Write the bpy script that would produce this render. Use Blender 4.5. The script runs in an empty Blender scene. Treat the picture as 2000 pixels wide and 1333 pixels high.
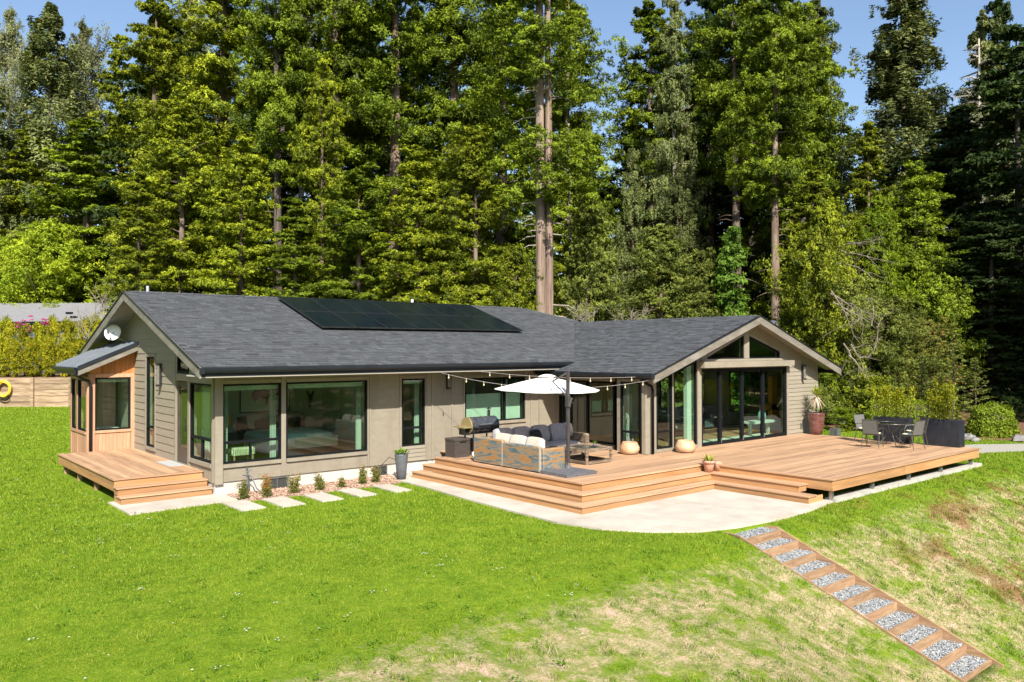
import bpy, math, random
import numpy as np
from mathutils import Vector, Matrix
random.seed(7)
rng = np.random.default_rng(7)
S = bpy.context.scene
COL = S.collection

# ------------------------------------------------------------------ camera
CAM = Vector((0.0, 0.0, 3.05))
YAW, PIT, ROL = math.radians(40.344), math.radians(0.623), math.radians(-0.118)
FWD = Vector((math.sin(YAW)*math.cos(PIT), math.cos(YAW)*math.cos(PIT), math.sin(PIT)))
RGT = FWD.cross(Vector((0, 0, 1))).normalized()
UPV = RGT.cross(FWD)
r2 = RGT*math.cos(ROL)+UPV*math.sin(ROL); u2 = -RGT*math.sin(ROL)+UPV*math.cos(ROL)
cd = bpy.data.cameras.new('camera'); cam = bpy.data.objects.new('camera', cd); COL.objects.link(cam)
cam.matrix_world = Matrix(((r2.x, u2.x, -FWD.x, CAM.x), (r2.y, u2.y, -FWD.y, CAM.y), (r2.z, u2.z, -FWD.z, CAM.z), (0, 0, 0, 1)))
cd.sensor_width = 36; cd.lens = 36*1554/2000; cd.clip_end = 3000; cd.clip_start = 0.1
S.camera = cam
S.render.resolution_x = 1024; S.render.resolution_y = 682
# ------------------------------------------------------------------ light
SUN = Vector((-0.55, -1.0, 0.98)).normalized()       # towards the sun
el = math.asin(SUN.z); az = math.atan2(SUN.x, SUN.y)
W = bpy.data.worlds.new('World'); S.world = W; W.use_nodes = True
nt = W.node_tree; bg = nt.nodes['Background']
sky = nt.nodes.new('ShaderNodeTexSky'); sky.sky_type = 'NISHITA'; sky.sun_disc = False
sky.sun_elevation = el; sky.sun_rotation = az; sky.altitude = 100; sky.air_density = 1.0; sky.dust_density = 1.2; sky.ozone_density = 1.5
nt.links.new(sky.outputs[0], bg.inputs[0]); bg.inputs[1].default_value = 0.098
sl = bpy.data.lights.new('sun', 'SUN'); sl.energy = 4.8; sl.angle = math.radians(0.5); sl.color = (1.0, 0.95, 0.86)
so = bpy.data.objects.new('sun', sl); COL.objects.link(so); so.rotation_euler = SUN.to_track_quat('Z', 'Y').to_euler()
so.location = (0, 0, 60)
S.view_settings.view_transform = 'Standard'; S.view_settings.look = 'None'; S.view_settings.gamma = 1
S.view_settings.use_curve_mapping = False
S.view_settings.exposure = 1.02
try:
    S.cycles.max_bounces = 8; S.cycles.transparent_max_bounces = 16
except Exception: pass

# ------------------------------------------------------------------ helpers
FH = Vector((math.sin(YAW), math.cos(YAW), 0)); RH = Vector((math.cos(YAW), -math.sin(YAW), 0))
def at(px, D, z=0.0):                       # a ground point D metres out in the direction of column px
    p = FH*D + RH*((px-1000)/1554*D); return Vector((p.x, p.y, z))
def ztop(py, D): return CAM.z + (683-py)/1554*D

OFF = {}                                     # world offset of each root
class MB:
    def __init__(s): s.v = []; s.f = []; s.t = []; s.cur = 0.5
    def add(s, vs, fs, tint=None):
        n = len(s.v); s.v += [tuple(v) for v in vs]; s.f += [tuple(i+n for i in f) for f in fs]
        s.t += [s.cur if tint is None else tint]*len(fs)
    def box(s, x0, x1, y0, y1, z0, z1, tint=None):
        if x0 > x1: x0, x1 = x1, x0
        if y0 > y1: y0, y1 = y1, y0
        s.add([(x0,y0,z0),(x1,y0,z0),(x1,y1,z0),(x0,y1,z0),(x0,y0,z1),(x1,y0,z1),(x1,y1,z1),(x0,y1,z1)],
              [(0,3,2,1),(4,5,6,7),(0,1,5,4),(1,2,6,5),(2,3,7,6),(3,0,4,7)], tint)
    def bar(s, p0, p1, w, h, up=(0,0,1)):
        p0 = Vector(p0); p1 = Vector(p1); d = (p1-p0).normalized(); a = d.cross(Vector(up))
        if a.length < 1e-4: a = d.cross(Vector((1,0,0)))
        a.normalize(); b = a.cross(d); a *= w/2; b *= h/2
        s.add([p0-a-b, p0+a-b, p0+a+b, p0-a+b, p1-a-b, p1+a-b, p1+a+b, p1-a+b],
              [(0,3,2,1),(4,5,6,7),(0,1,5,4),(1,2,6,5),(2,3,7,6),(3,0,4,7)])
    def tube(s, pts, r, n=8, closed=False):
        pts = [Vector(p) for p in pts]; m = len(pts); rr = r if isinstance(r, (list, tuple)) else [r]*m
        vs = []; fs = []
        ref = Vector((0,0,1))
        for i, p in enumerate(pts):
            a = pts[(i-1) % m] if (closed or i > 0) else p; b = pts[(i+1) % m] if (closed or i < m-1) else p
            d = (b-a).normalized()
            if abs(d.dot(ref)) > 0.97: ref = Vector((1,0,0)) if abs(d.x) < 0.9 else Vector((0,1,0))
            u = d.cross(ref).normalized(); w = u.cross(d)
            for k in range(n):
                q = 2*math.pi*k/n; vs.append(p+(u*math.cos(q)+w*math.sin(q))*rr[i])
        mm = m if closed else m-1
        for i in range(mm):
            for k in range(n):
                a = i*n+k; b = i*n+(k+1) % n; j = ((i+1) % m)*n
                fs.append((a, b, j+(k+1) % n, j+k))
        if not closed:
            fs.append(tuple(range(n))[::-1]); fs.append(tuple((m-1)*n+k for k in range(n)))
        s.add(vs, fs)
    def lathe(s, prof, c=(0,0,0), n=28):
        vs = []; fs = []; m = len(prof)
        for r, z in prof:
            for k in range(n):
                q = 2*math.pi*k/n; vs.append((c[0]+r*math.cos(q), c[1]+r*math.sin(q), c[2]+z))
        for i in range(m-1):
            for k in range(n):
                a = i*n+k; b = i*n+(k+1) % n; fs.append((a, b, b+n, a+n))
        if prof[0][0] > 1e-4: fs.append(tuple(range(n))[::-1])
        if prof[-1][0] > 1e-4: fs.append(tuple((m-1)*n+k for k in range(n)))
        s.add(vs, fs)
    def prism(s, poly, vec, tint=None):
        poly = [Vector(p) for p in poly]; vec = Vector(vec); n = len(poly)
        nn = Vector((0,0,0))
        for i in range(n): nn += poly[i].cross(poly[(i+1) % n])
        if nn.dot(vec) < 0: poly = poly[::-1]
        vs = poly+[p+vec for p in poly]
        s.add(vs, [tuple(range(n))[::-1], tuple(range(n, 2*n))]+[(i, (i+1) % n, (i+1) % n+n, i+n) for i in range(n)], tint)
    def pillow(s, c, sx, sy, sz, rot=None, n=10, p=0.26):
        vs = []; fs = []
        R = rot or Matrix.Identity(3)
        for side in (1, -1):
            for i in range(n+1):
                for j in range(n+1):
                    u = -1+2*i/n; v = -1+2*j/n
                    u2_ = math.copysign(abs(u)**0.8, u); v2_ = math.copysign(abs(v)**0.8, v)
                    h = max(0.0, (1-u2_**4)*(1-v2_**4))**p
                    k = 1-0.06*(1-h)
                    vs.append(Vector(c)+R @ Vector((u2_*sx*k, v2_*sy*k, side*sz*h)))
        m = (n+1)**2
        for sd in range(2):
            for i in range(n):
                for j in range(n):
                    a = sd*m+i*(n+1)+j; q = (a, a+n+1, a+n+2, a+1)
                    fs.append(q if sd == 0 else q[::-1])
        s.add(vs, fs)
    def build(s, name, mat, parent=None, smooth=False, loc=None, kind=None, label=None, tint=False):
        me = bpy.data.meshes.new(name)
        if parent is not None: off = OFF[parent.name]
        elif loc is not None: off = Vector(loc)
        else:
            a = np.array(s.v); off = Vector(((a[:,0].min()+a[:,0].max())/2, (a[:,1].min()+a[:,1].max())/2, a[:,2].min()))
        me.from_pydata([(v[0]-off.x, v[1]-off.y, v[2]-off.z) for v in s.v], [], s.f)
        me.materials.append(mat)
        if tint:
            at_ = me.attributes.new('tint', 'FLOAT', 'FACE'); at_.data.foreach_set('value', s.t)
        if smooth: me.polygons.foreach_set('use_smooth', [True]*len(me.polygons))
        me.update()
        o = bpy.data.objects.new(name, me); COL.objects.link(o)
        if parent is not None: o.parent = parent
        else: o.location = off
        OFF[o.name] = off
        if kind: o['kind'] = kind
        if label: o['label'] = label
        return o
def smooth_by_angle(o, deg=40):
    try:
        o.data.set_sharp_from_angle(angle=math.radians(deg))
    except Exception: pass
def tag(o, label=None, cat=None, group=None, kind=None):
    if label: o['label'] = label
    if cat: o['category'] = cat
    if group: o['group'] = group
    if kind: o['kind'] = kind
    return o
def empty(name, loc, label=None, cat=None, group=None, rz=0):
    o = bpy.data.objects.new(name, None); COL.objects.link(o); o.location = loc; o.empty_display_size = 0.2
    o.rotation_euler = (0, 0, rz)
    OFF[o.name] = Vector(loc); tag(o, label, cat, group); return o
def root0(name): return empty(name, (0, 0, 0))
def copy_tree(o, parent=None):
    c = o.copy(); COL.objects.link(c)
    if parent: c.parent = parent
    for ch in o.children: copy_tree(ch, c)
    return c
UNIT = {}
def piece(name, parent, x0, x1, y0, y1, z0, z1, mat, kind=None):
    """one board or block: a shared unit box, scaled"""
    key = mat.name+name
    if key not in UNIT:
        m = MB(); m.box(-.5, .5, -.5, .5, -.5, .5)
        me = bpy.data.meshes.new(name); me.from_pydata(m.v, [], m.f); me.materials.append(mat); UNIT[key] = me
    o = bpy.data.objects.new(name, UNIT[key]); COL.objects.link(o); off = OFF[parent.name]
    o.parent = parent
    o.location = ((x0+x1)/2-off.x, (y0+y1)/2-off.y, (z0+z1)/2-off.z); o.scale = (abs(x1-x0), abs(y1-y0), abs(z1-z0))
    return o

# ------------------------------------------------------------------ materials
def nodes(name):
    m = bpy.data.materials.new(name); m.use_nodes = True; nt = m.node_tree
    return m, nt, nt.nodes, nt.links, nt.nodes['Principled BSDF']
def mixc(N, L, fac, a, b, typ='MIX'):
    n = N.new('ShaderNodeMix'); n.data_type = 'RGBA'; n.blend_type = typ
    for i, x in ((0, fac), (6, a), (7, b)):
        if isinstance(x, (int, float)): n.inputs[i].default_value = x
        elif isinstance(x, tuple): n.inputs[i].default_value = (*x, 1)
        else: L.new(x, n.inputs[i])
    return n.outputs[2]
def mth(N, L, op, a, b=None, clamp=False):
    n = N.new('ShaderNodeMath'); n.operation = op; n.use_clamp = clamp
    for i, x in ((0, a), (1, b)):
        if x is None: continue
        if isinstance(x, (int, float)): n.inputs[i].default_value = x
        else: L.new(x, n.inputs[i])
    return n.outputs[0]
def rampn(N, L, fac, stops):
    r = N.new('ShaderNodeValToRGB'); L.new(fac, r.inputs[0]); e = r.color_ramp.elements
    while len(e) > 1: e.remove(e[-1])
    for i, (p, c) in enumerate(stops):
        x = e[0] if i == 0 else e.new(p)
        x.position = p; x.color = (*c, 1) if isinstance(c, tuple) else (c, c, c, 1)
    return r.outputs[0]
def coords(N, L, scale, rnd=True, obj=False):
    if obj: src = N.new('ShaderNodeTexCoord').outputs['Object']
    else: src = N.new('ShaderNodeNewGeometry').outputs['Position']
    v = N.new('ShaderNodeVectorMath'); v.operation = 'MULTIPLY'; L.new(src, v.inputs[0]); v.inputs[1].default_value = scale
    if not rnd: return v.outputs[0]
    oi = N.new('ShaderNodeObjectInfo'); k = mth(N, L, 'MULTIPLY', oi.outputs['Random'], 137.0)
    a = N.new('ShaderNodeVectorMath'); a.operation = 'ADD'; L.new(v.outputs[0], a.inputs[0]); L.new(k, a.inputs[1])
    return a.outputs[0]
def noise(N, L, vec, scale=1, detail=4, rough=0.6, dist=0):
    n = N.new('ShaderNodeTexNoise'); L.new(vec, n.inputs['Vector']); n.inputs['Scale'].default_value = scale
    n.inputs['Detail'].default_value = detail; n.inputs['Roughness'].default_value = rough; n.inputs['Distortion'].default_value = dist
    return n.outputs[0]
def pm(name, c1, c2=None, scale=(4, 4, 4), rough=0.6, detail=4, bump=0.0, rnd=0.0, metal=0.0, spec=0.5, lo=0.3, hi=0.7, tint=0.0,
       c3=None, s3=(0.7, 0.7, 0.7), obj=False, coat=0, dist=0, bdist=0.01):
    m, nt, N, L, B = nodes(name)
    c2 = c2 or c1; v = coords(N, L, scale, obj=obj); n = noise(N, L, v, 1, detail, dist=dist)
    col = rampn(N, L, n, [(lo, c1), (hi, c2)])
    if c3:
        n3 = noise(N, L, coords(N, L, s3, obj=obj), 1, 5, 0.65); f = rampn(N, L, n3, [(0.48, 0.0), (0.68, 0.8)])
        col = mixc(N, L, f, col, c3)
    if rnd or tint:
        f = None
        if rnd:
            oi = N.new('ShaderNodeObjectInfo'); f = mth(N, L, 'MULTIPLY_ADD', oi.outputs['Random'], 2*rnd); f.node.inputs[2].default_value = 1-rnd
        if tint:
            at_ = N.new('ShaderNodeAttribute'); at_.attribute_name = 'tint'; g = mth(N, L, 'MULTIPLY_ADD', at_.outputs['Fac'], 2*tint); g.node.inputs[2].default_value = 1-tint
            f = g if f is None else mth(N, L, 'MULTIPLY', f, g)
        cc = N.new('ShaderNodeCombineColor'); [L.new(f, cc.inputs[i]) for i in range(3)]
        col = mixc(N, L, 1.0, col, cc.outputs[0], 'MULTIPLY')
    L.new(col, B.inputs['Base Color']); B.inputs['Metallic'].default_value = metal
    B.inputs['Specular IOR Level'].default_value = spec
    rr = mth(N, L, 'MULTIPLY_ADD', n, 0.2); rr.node.inputs[2].default_value = max(rough-0.1, 0.02); L.new(rr, B.inputs['Roughness'])
    if coat: B.inputs['Coat Weight'].default_value = coat
    if bump:
        b = N.new('ShaderNodeBump'); b.inputs['Strength'].default_value = bump; b.inputs['Distance'].default_value = bdist
        L.new(n, b.inputs['Height']); L.new(b.outputs[0], B.inputs['Normal'])
    return m
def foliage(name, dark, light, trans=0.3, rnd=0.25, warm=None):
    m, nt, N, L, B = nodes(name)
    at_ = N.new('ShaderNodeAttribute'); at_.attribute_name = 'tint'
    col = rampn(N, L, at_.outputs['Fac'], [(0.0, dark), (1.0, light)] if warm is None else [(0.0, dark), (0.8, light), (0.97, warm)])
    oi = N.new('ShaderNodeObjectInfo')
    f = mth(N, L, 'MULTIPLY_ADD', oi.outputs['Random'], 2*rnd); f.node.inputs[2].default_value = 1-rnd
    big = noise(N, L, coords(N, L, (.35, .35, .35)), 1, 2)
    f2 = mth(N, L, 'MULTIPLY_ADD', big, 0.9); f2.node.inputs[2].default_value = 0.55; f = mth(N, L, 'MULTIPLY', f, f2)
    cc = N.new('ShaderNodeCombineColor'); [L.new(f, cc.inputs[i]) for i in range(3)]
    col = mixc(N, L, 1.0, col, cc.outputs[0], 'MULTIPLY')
    L.new(col, B.inputs['Base Color']); B.inputs['Roughness'].default_value = 0.6; B.inputs['Specular IOR Level'].default_value = 0.15
    tr = N.new('ShaderNodeBsdfTranslucent'); L.new(mixc(N, L, 1.0, col, (1.25, 1.15, 0.4), 'MULTIPLY'), tr.inputs[0])
    mx = N.new('ShaderNodeMixShader'); mx.inputs[0].default_value = trans
    L.new(B.outputs[0], mx.inputs[1]); L.new(tr.outputs[0], mx.inputs[2]); L.new(mx.outputs[0], N['Material Output'].inputs[0])
    return m
def glassmat(name, tint=(.82, .93, .87), refl=1.0):
    m, nt, N, L, B = nodes(name); N.remove(B)
    t = N.new('ShaderNodeBsdfTransparent'); t.inputs[0].default_value = (*tint, 1)
    g = N.new('ShaderNodeBsdfGlossy'); g.inputs['Roughness'].default_value = 0.015; g.inputs[0].default_value = (.9, .97, .93, 1)
    fr = N.new('ShaderNodeFresnel'); fr.inputs[0].default_value = 1.8
    ge = N.new('ShaderNodeNewGeometry'); ff_ = mth(N, L, 'MULTIPLY', mth(N, L, 'MULTIPLY', fr.outputs[0], refl, True), mth(N, L, 'SUBTRACT', 1.0, ge.outputs['Backfacing']))
    mx = N.new('ShaderNodeMixShader'); L.new(ff_, mx.inputs[0]); L.new(t.outputs[0], mx.inputs[1]); L.new(g.outputs[0], mx.inputs[2])
    L.new(mx.outputs[0], N['Material Output'].inputs[0]); return m

M = {}
TAUPE = (.228, .198, .148); TAUPE2 = (.268, .235, .178)
M['paint'] = pm('taupe_paint', TAUPE, TAUPE2, (3, 3, 9), 0.65, bump=.15, rnd=.05, c3=(.20, .172, .128), s3=(2.2, 2.2, .6))
M['siding'] = pm('taupe_siding', TAUPE, TAUPE2, (3, 3, 20), 0.65, bump=.2, rnd=.06)
M['fascia'] = pm('weathered_fascia_paint', (.13, .115, .09), (.19, .17, .135), (1.2, 1.2, 6), 0.7, bump=.3, c3=(.235, .22, .19), s3=(1.5, 1.5, 3))
M['dark'] = pm('dark_bronze_metal', (.007, .008, .010), (.010, .011, .012), (3, 3, 3), 0.6, spec=.08)
M['gutter'] = pm('dark_gutter_metal', (.012, .015, .020), (.02, .024, .03), (2, 2, 2), 0.4, spec=.3)
M['metroof'] = pm('grey_standing_seam_metal', (.13, .15, .17), (.17, .19, .215), (2, 2, 2), 0.38, spec=.6)
M['shingle'] = pm('charcoal_shingle', (.05, .053, .058), (.088, .092, .098), (22, 22, 22), 0.9, detail=6, bump=.4, tint=.36, spec=.2)
M['cedar'] = pm('cedar_board', (.34, .12, .03), (.54, .22, .06), (14, 14, 1.2), 0.55, bump=.2, rnd=.3, dist=.3)
M['cedarpale'] = pm('weathered_cedar', (.38, .19, .105), (.50, .28, .17), (14, 14, 1.2), 0.65, bump=.2, rnd=.16)
def deckm(name, sc, c1=(.335, .19, .103), c2=(.53, .33, .19), c3=(.21, .128, .078)):
    return pm(name, c1, c2, sc, 0.62, detail=6, bump=.15, rnd=.2, c3=c3, s3=tuple(x*.35 for x in sc), dist=.4)
M['deckx'] = deckm('deck_board_lengthwise', (0.9, 26, 26)); M['decky'] = deckm('deck_board_crosswise', (26, 0.9, 26))
M['fasx'] = deckm('deck_fascia_lengthwise', (.8, 9, 14), (.32, .155, .058), (.45, .25, .11), (.25, .14, .07))
M['fasy'] = deckm('deck_fascia_crosswise', (9, .8, 14), (.32, .155, .058), (.45, .25, .11), (.25, .14, .07))
M['concrete'] = pm('pale_concrete', (.39, .345, .285), (.50, .445, .375), (1.4, 1.4, 1.4), 0.85, detail=8, bump=.1, c3=(.34, .295, .235), s3=(.9, .9, .9))
M['founda'] = pm('painted_foundation', (.40, .385, .345), (.50, .48, .435), (3, 3, 3), 0.85, bump=.2)
M['footing'] = pm('rough_concrete', (.33, .31, .27), (.46, .44, .39), (5, 5, 5), 0.9, bump=.4)
M['glass'] = glassmat('window_glass')
M['screen'] = pm('dark_screen', (.03, .032, .03), None, (5, 5, 5), .8)
M['blind'] = pm('pale_roller_blind', (.46, .48, .41), (.54, .56, .48), (2, 2, 2), .8)
M['curtain'] = pm('pale_curtain', (.30, .32, .27), (.42, .44, .38), (20, 20, .3), .85, bump=.2)
M['inwall'] = pm('interior_wall_paint', (.44, .45, .39), (.50, .51, .44), (1, 1, 1), .85)
M['infloor'] = pm('interior_wood_floor', (.32, .17, .08), (.46, .27, .14), (.8, 12, 1), .35, bump=.05)
M['inceil'] = pm('interior_ceiling', (.40, .38, .33), None, (1, 1, 1), .9)
M['white'] = pm('white_fabric', (.78, .77, .74), (.82, .81, .78), (3, 3, 3), .85)
M['white_paint'] = pm('white_paint', (.75, .75, .75), (.8, .8, .8), (3, 3, 3), .45)
M['canopy'] = pm('white_canopy_fabric', (.80, .78, .74), (.82, .80, .77), (2, 2, 2), .9)
M['solar'] = pm('solar_cell_glass', (.003, .006, .010), (.006, .012, .02), (6, 1.5, 1.5), .15, spec=.22)
M['alu'] = pm('brushed_aluminium', (.5, .5, .5), (.6, .6, .6), (6, 6, 6), .35, metal=.9)
M['steel'] = pm('galvanised_steel', (.30, .31, .33), (.42, .44, .46), (5, 5, 5), .35, metal=.85)
M['brass'] = pm('tan_enamel', (.33, .26, .12), (.40, .32, .16), (5, 5, 5), .4, metal=.4)
M['black'] = pm('black_enamel', (.015, .015, .016), (.03, .03, .032), (5, 5, 5), .3, coat=.3)
M['barrel'] = pm('worn_black_enamel', (.025, .03, .038), (.05, .055, .065), (4, 4, 4), .28, coat=.3, c3=(.13, .10, .08), s3=(9, 3, 9))
M['greyfab'] = pm('grey_cushion_fabric', (.27, .255, .26), (.35, .335, .34), (8, 8, 8), .9, bump=.2)
M['creamfab'] = pm('cream_cushion_fabric', (.40, .345, .28), (.50, .445, .375), (4, 4, 4), .9, bump=.15)
M['darkfab'] = pm('dark_patterned_fabric', (.008, .009, .012), (.05, .05, .055), (25, 25, 25), .9, lo=.5, hi=.62)
M['brownres'] = pm('brown_resin', (.045, .035, .030), (.065, .052, .045), (5, 5, 20), .6, bump=.3)
M['stoneslab'] = pm('dark_paver_slab', (.07, .07, .078), (.12, .12, .13), (8, 8, 8), .8, bump=.3)
M['pole'] = pm('dark_pole_metal', (.04, .035, .035), (.06, .055, .055), (3, 3, 3), .4)
M['peach'] = pm('peach_ceramic', (.44, .24, .125), (.52, .32, .18), (3, 3, 3), .6, c3=(.54, .40, .27), s3=(3, 3, 3))
M['terra'] = pm('weathered_terracotta', (.40, .19, .115), (.50, .28, .19), (6, 6, 6), .85, bump=.2, c3=(.50, .36, .29), s3=(5, 5, 5))
M['redpot'] = pm('oxblood_glaze', (.085, .022, .018), (.15, .05, .04), (4, 4, 12), .25, coat=.5, c3=(.14, .10, .095), s3=(3, 3, 8))
M['greypot'] = pm('slate_pot', (.075, .085, .095), (.11, .12, .13), (4, 4, 10), .5)
M['planter'] = pm('black_planter', (.010, .013, .019), (.02, .024, .032), (5, 5, 5), .45)
M['soil'] = pm('potting_soil', (.04, .025, .015), (.08, .05, .03), (20, 20, 20), .95, bump=.5)
M['mesh'] = pm('grey_sling_mesh', (.08, .08, .075), (.13, .13, .12), (60, 60, 60), .6)
M['chairfr'] = pm('grey_bronze_tube', (.07, .065, .055), (.11, .10, .085), (5, 5, 5), .4, metal=.5)
M['seatpad'] = pm('pale_green_seat_pad', (.62, .62, .42), (.72, .71, .52), (6, 6, 6), .9)
M['tglass'] = glassmat('table_glass', (.55, .62, .6), 1.3)
M['timber'] = pm('weathered_timber', (.19, .12, .07), (.40, .295, .19), (.8, .8, 9), .8, bump=.4, rnd=.3, c3=(.13, .08, .045), s3=(.6, .6, 5))
M['treated'] = pm('treated_timber', (.20, .115, .058), (.37, .24, .135), (2.0, 2.0, 14), .75, bump=.3, rnd=.13, dist=1.2, c3=(.24, .13, .07), s3=(1.5, 1.5, 9))
M['yellow'] = pm('yellow_hose_rubber', (.65, .36, .02), (.75, .45, .04), (5, 5, 5), .5)
M['bark'] = pm('redwood_bark', (.06, .04, .028), (.19, .13, .092), (5, 5, .5), .9, detail=6, bump=1, bdist=.05, rnd=.3, c3=(.24, .19, .15), s3=(1.5, 1.5, .5))
M['barkpale'] = pm('pale_bark', (.20, .17, .14), (.40, .35, .29), (4, 4, .8), .9, bump=.6)
M['barkdark'] = pm('dark_bark', (.06, .045, .035), (.13, .10, .08), (5, 5, .8), .9, bump=.8)
M['pipe'] = pm('grey_vent_pipe', (.35, .37, .39), None, (5, 5, 5), .6)
M['nbroof'] = pm('pale_grey_shingle', (.16, .16, .165), (.21, .21, .215), (2, 2, 14), .9, bump=.2)
M['nbwall'] = pm('blue_grey_siding', (.06, .08, .11), (.08, .10, .13), (2, 2, 9), .8)
M['bulb'] = pm('bulb_glass', (.5, .43, .3), None, (5, 5, 5), .15)
M['cord'] = pm('pale_cord', (.26, .24, .22), None, (5, 5, 5), .7)
M['rock'] = pm('mossy_rock', (.09, .085, .08), (.26, .25, .235), (4, 4, 4), .9, detail=8, bump=.6)
M['rubmat'] = pm('grey_doormat', (.30, .31, .30), (.42, .42, .40), (60, 60, 60), .95, bump=.4)
# ------------------------------------------------------------------ terrain
def sst(a, b, x):
    t = np.clip((x-a)/(b-a), 0, 1); return t*t*(3-2*t)
WP0 = np.array([9.65, 58.8]); wf = np.array([FH.x, FH.y]); wr = np.array([RH.x, RH.y])
def terrain(x, y):
    x = np.asarray(x, float); y = np.asarray(y, float)
    z = -0.56+0.0*x
    yc = 8.95+0.0*x
    t = (yc-y)/0.22
    drop = 0.22*np.where(t > 30, t, np.log1p(np.exp(np.clip(t, -30, 30))))
    g = 0.14*sst(2.5, 8, x)+0.255*sst(8.5, 12.6, x)
    z = z-g*np.minimum(drop, 16)
    z = z+0.05*np.sin(x*.9+1)*np.sin(y*.7)*sst(9, 5, y)*sst(3, 8, x)*(1-sst(12.4, 13, x)*sst(15.6, 14.9, x))
    # raised bed behind the timber retaining wall
    dx = x-WP0[0]; dy = y-WP0[1]; w = dx*wf[0]+dy*wf[1]; l = dx*wr[0]+dy*wr[1]
    # cut for the gravel stair
    z = z-0.42*((x > 13.39) & (x < 14.65) & (y < 9.22) & (y > 4.93))
    return z
def tz(x, y): return float(terrain(x, y))
def axis(a, b, fine0, fine1, d0, growth=1.13):
    xs = list(np.arange(fine0, fine1, d0)); d = d0; x = fine0
    lo = []
    while x > a: d *= growth; x -= d; lo.append(x)
    d = d0; x = fine1; hi = []
    while x < b: hi.append(x); d *= growth; x += d
    hi.append(b)
    return np.array(lo[::-1]+xs+hi)
gx = np.unique(np.concatenate([axis(-900, 900, -2, 30, .3, 1.07), [13.375, 13.395, 14.645, 14.665]])); gy = np.unique(np.concatenate([axis(-900, 900, 2, 22, .3, 1.07), [4.92, 4.94, 9.21, 9.23]]))
GX, GY = np.meshgrid(gx, gy); GZ = terrain(GX, GY)
nxx, nyy = len(gx), len(gy)
gv = np.stack([GX.ravel(), GY.ravel(), GZ.ravel()], 1)
ii = np.arange((nxx-1)*(nyy-1)); r_, c_ = ii//(nxx-1), ii % (nxx-1); a_ = r_*nxx+c_
gf = np.stack([a_, a_+1, a_+nxx+1, a_+nxx], 1)
def mesh_np(name, verts, faces, mat, nper=3, tint=None, smooth=False):
    me = bpy.data.meshes.new(name); me.vertices.add(len(verts)); me.vertices.foreach_set('co', np.asarray(verts, np.float32).ravel())
    nf = len(faces); me.loops.add(nf*nper); me.loops.foreach_set('vertex_index', np.asarray(faces, np.int32).ravel())
    me.polygons.add(nf); me.polygons.foreach_set('loop_start', np.arange(nf, dtype=np.int32)*nper)
    try: me.polygons.foreach_set('loop_total', np.full(nf, nper, np.int32))
    except Exception: pass
    me.materials.append(mat)
    if tint is not None:
        t = me.attributes.new('tint', 'FLOAT', 'FACE'); t.data.foreach_set('value', np.asarray(tint, np.float32))
    if smooth: me.polygons.foreach_set('use_smooth', np.ones(nf, bool))
    me.update(calc_edges=True); me.validate()
    return me

def drymask_nodes(N, L):
    """0 lush lawn .. 1 straw-dry bank, in world space"""
    P = N.new('ShaderNodeNewGeometry').outputs['Position']
    sx = N.new('ShaderNodeSeparateXYZ'); L.new(P, sx.inputs[0])
    v1 = N.new('ShaderNodeVectorMath'); v1.operation = 'MULTIPLY'; L.new(P, v1.inputs[0]); v1.inputs[1].default_value = (1, 1, 0)
    n1 = noise(N, L, v1.outputs[0], 1.1, 5, 0.62); n2 = noise(N, L, v1.outputs[0], 5.0, 4, 0.7)
    nn = mth(N, L, 'ADD', mth(N, L, 'MULTIPLY', n1, .62), mth(N, L, 'MULTIPLY', n2, .38))
    # weight: how far below the crest
    wy = N.new('ShaderNodeMapRange'); wy.interpolation_type = 'SMOOTHSTEP'; L.new(mth(N, L, 'ADD', sx.outputs[1], mth(N, L, 'MULTIPLY', n1, 2.2)), wy.inputs[0])
    wy.inputs[1].default_value = 11.1; wy.inputs[2].default_value = 8.8; wy.inputs[3].default_value = 0; wy.inputs[4].default_value = 1
    wx = N.new('ShaderNodeMapRange'); wx.interpolation_type = 'SMOOTHSTEP'; L.new(sx.outputs[0], wx.inputs[0])
    wx.inputs[1].default_value = 2.0; wx.inputs[2].default_value = 4.4; wx.inputs[3].default_value = 0; wx.inputs[4].default_value = 1
    w = mth(N, L, 'MULTIPLY', wy.outputs[0], wx.outputs[0])
    th = mth(N, L, 'MULTIPLY_ADD', w, -0.335); th.node.inputs[2].default_value = 0.80
    d = mth(N, L, 'SUBTRACT', nn, th)
    f = N.new('ShaderNodeMapRange'); f.interpolation_type = 'SMOOTHSTEP'; L.new(d, f.inputs[0]); f.inputs[1].default_value = -0.075; f.inputs[2].default_value = 0.10
    f.inputs[3].default_value = 0; f.inputs[4].default_value = 1
    return P, sx, v1.outputs[0], n1, n2, f.outputs[0], w
def mottle(N, L, v, col):
    a = noise(N, L, v, 7.5, 5, 0.75); b = noise(N, L, v, 1.7, 4, 0.65)
    f = rampn(N, L, mth(N, L, 'ADD', mth(N, L, 'MULTIPLY', a, .6), mth(N, L, 'MULTIPLY', b, .4)), [(.36, (.52, .62, .45)), (.46, (.85, .92, .8)), (.54, (1.06, 1.02, 1.0)), (.64, (1.45, 1.2, 1.7))])
    return mixc(N, L, 1.0, col, f, 'MULTIPLY')
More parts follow.
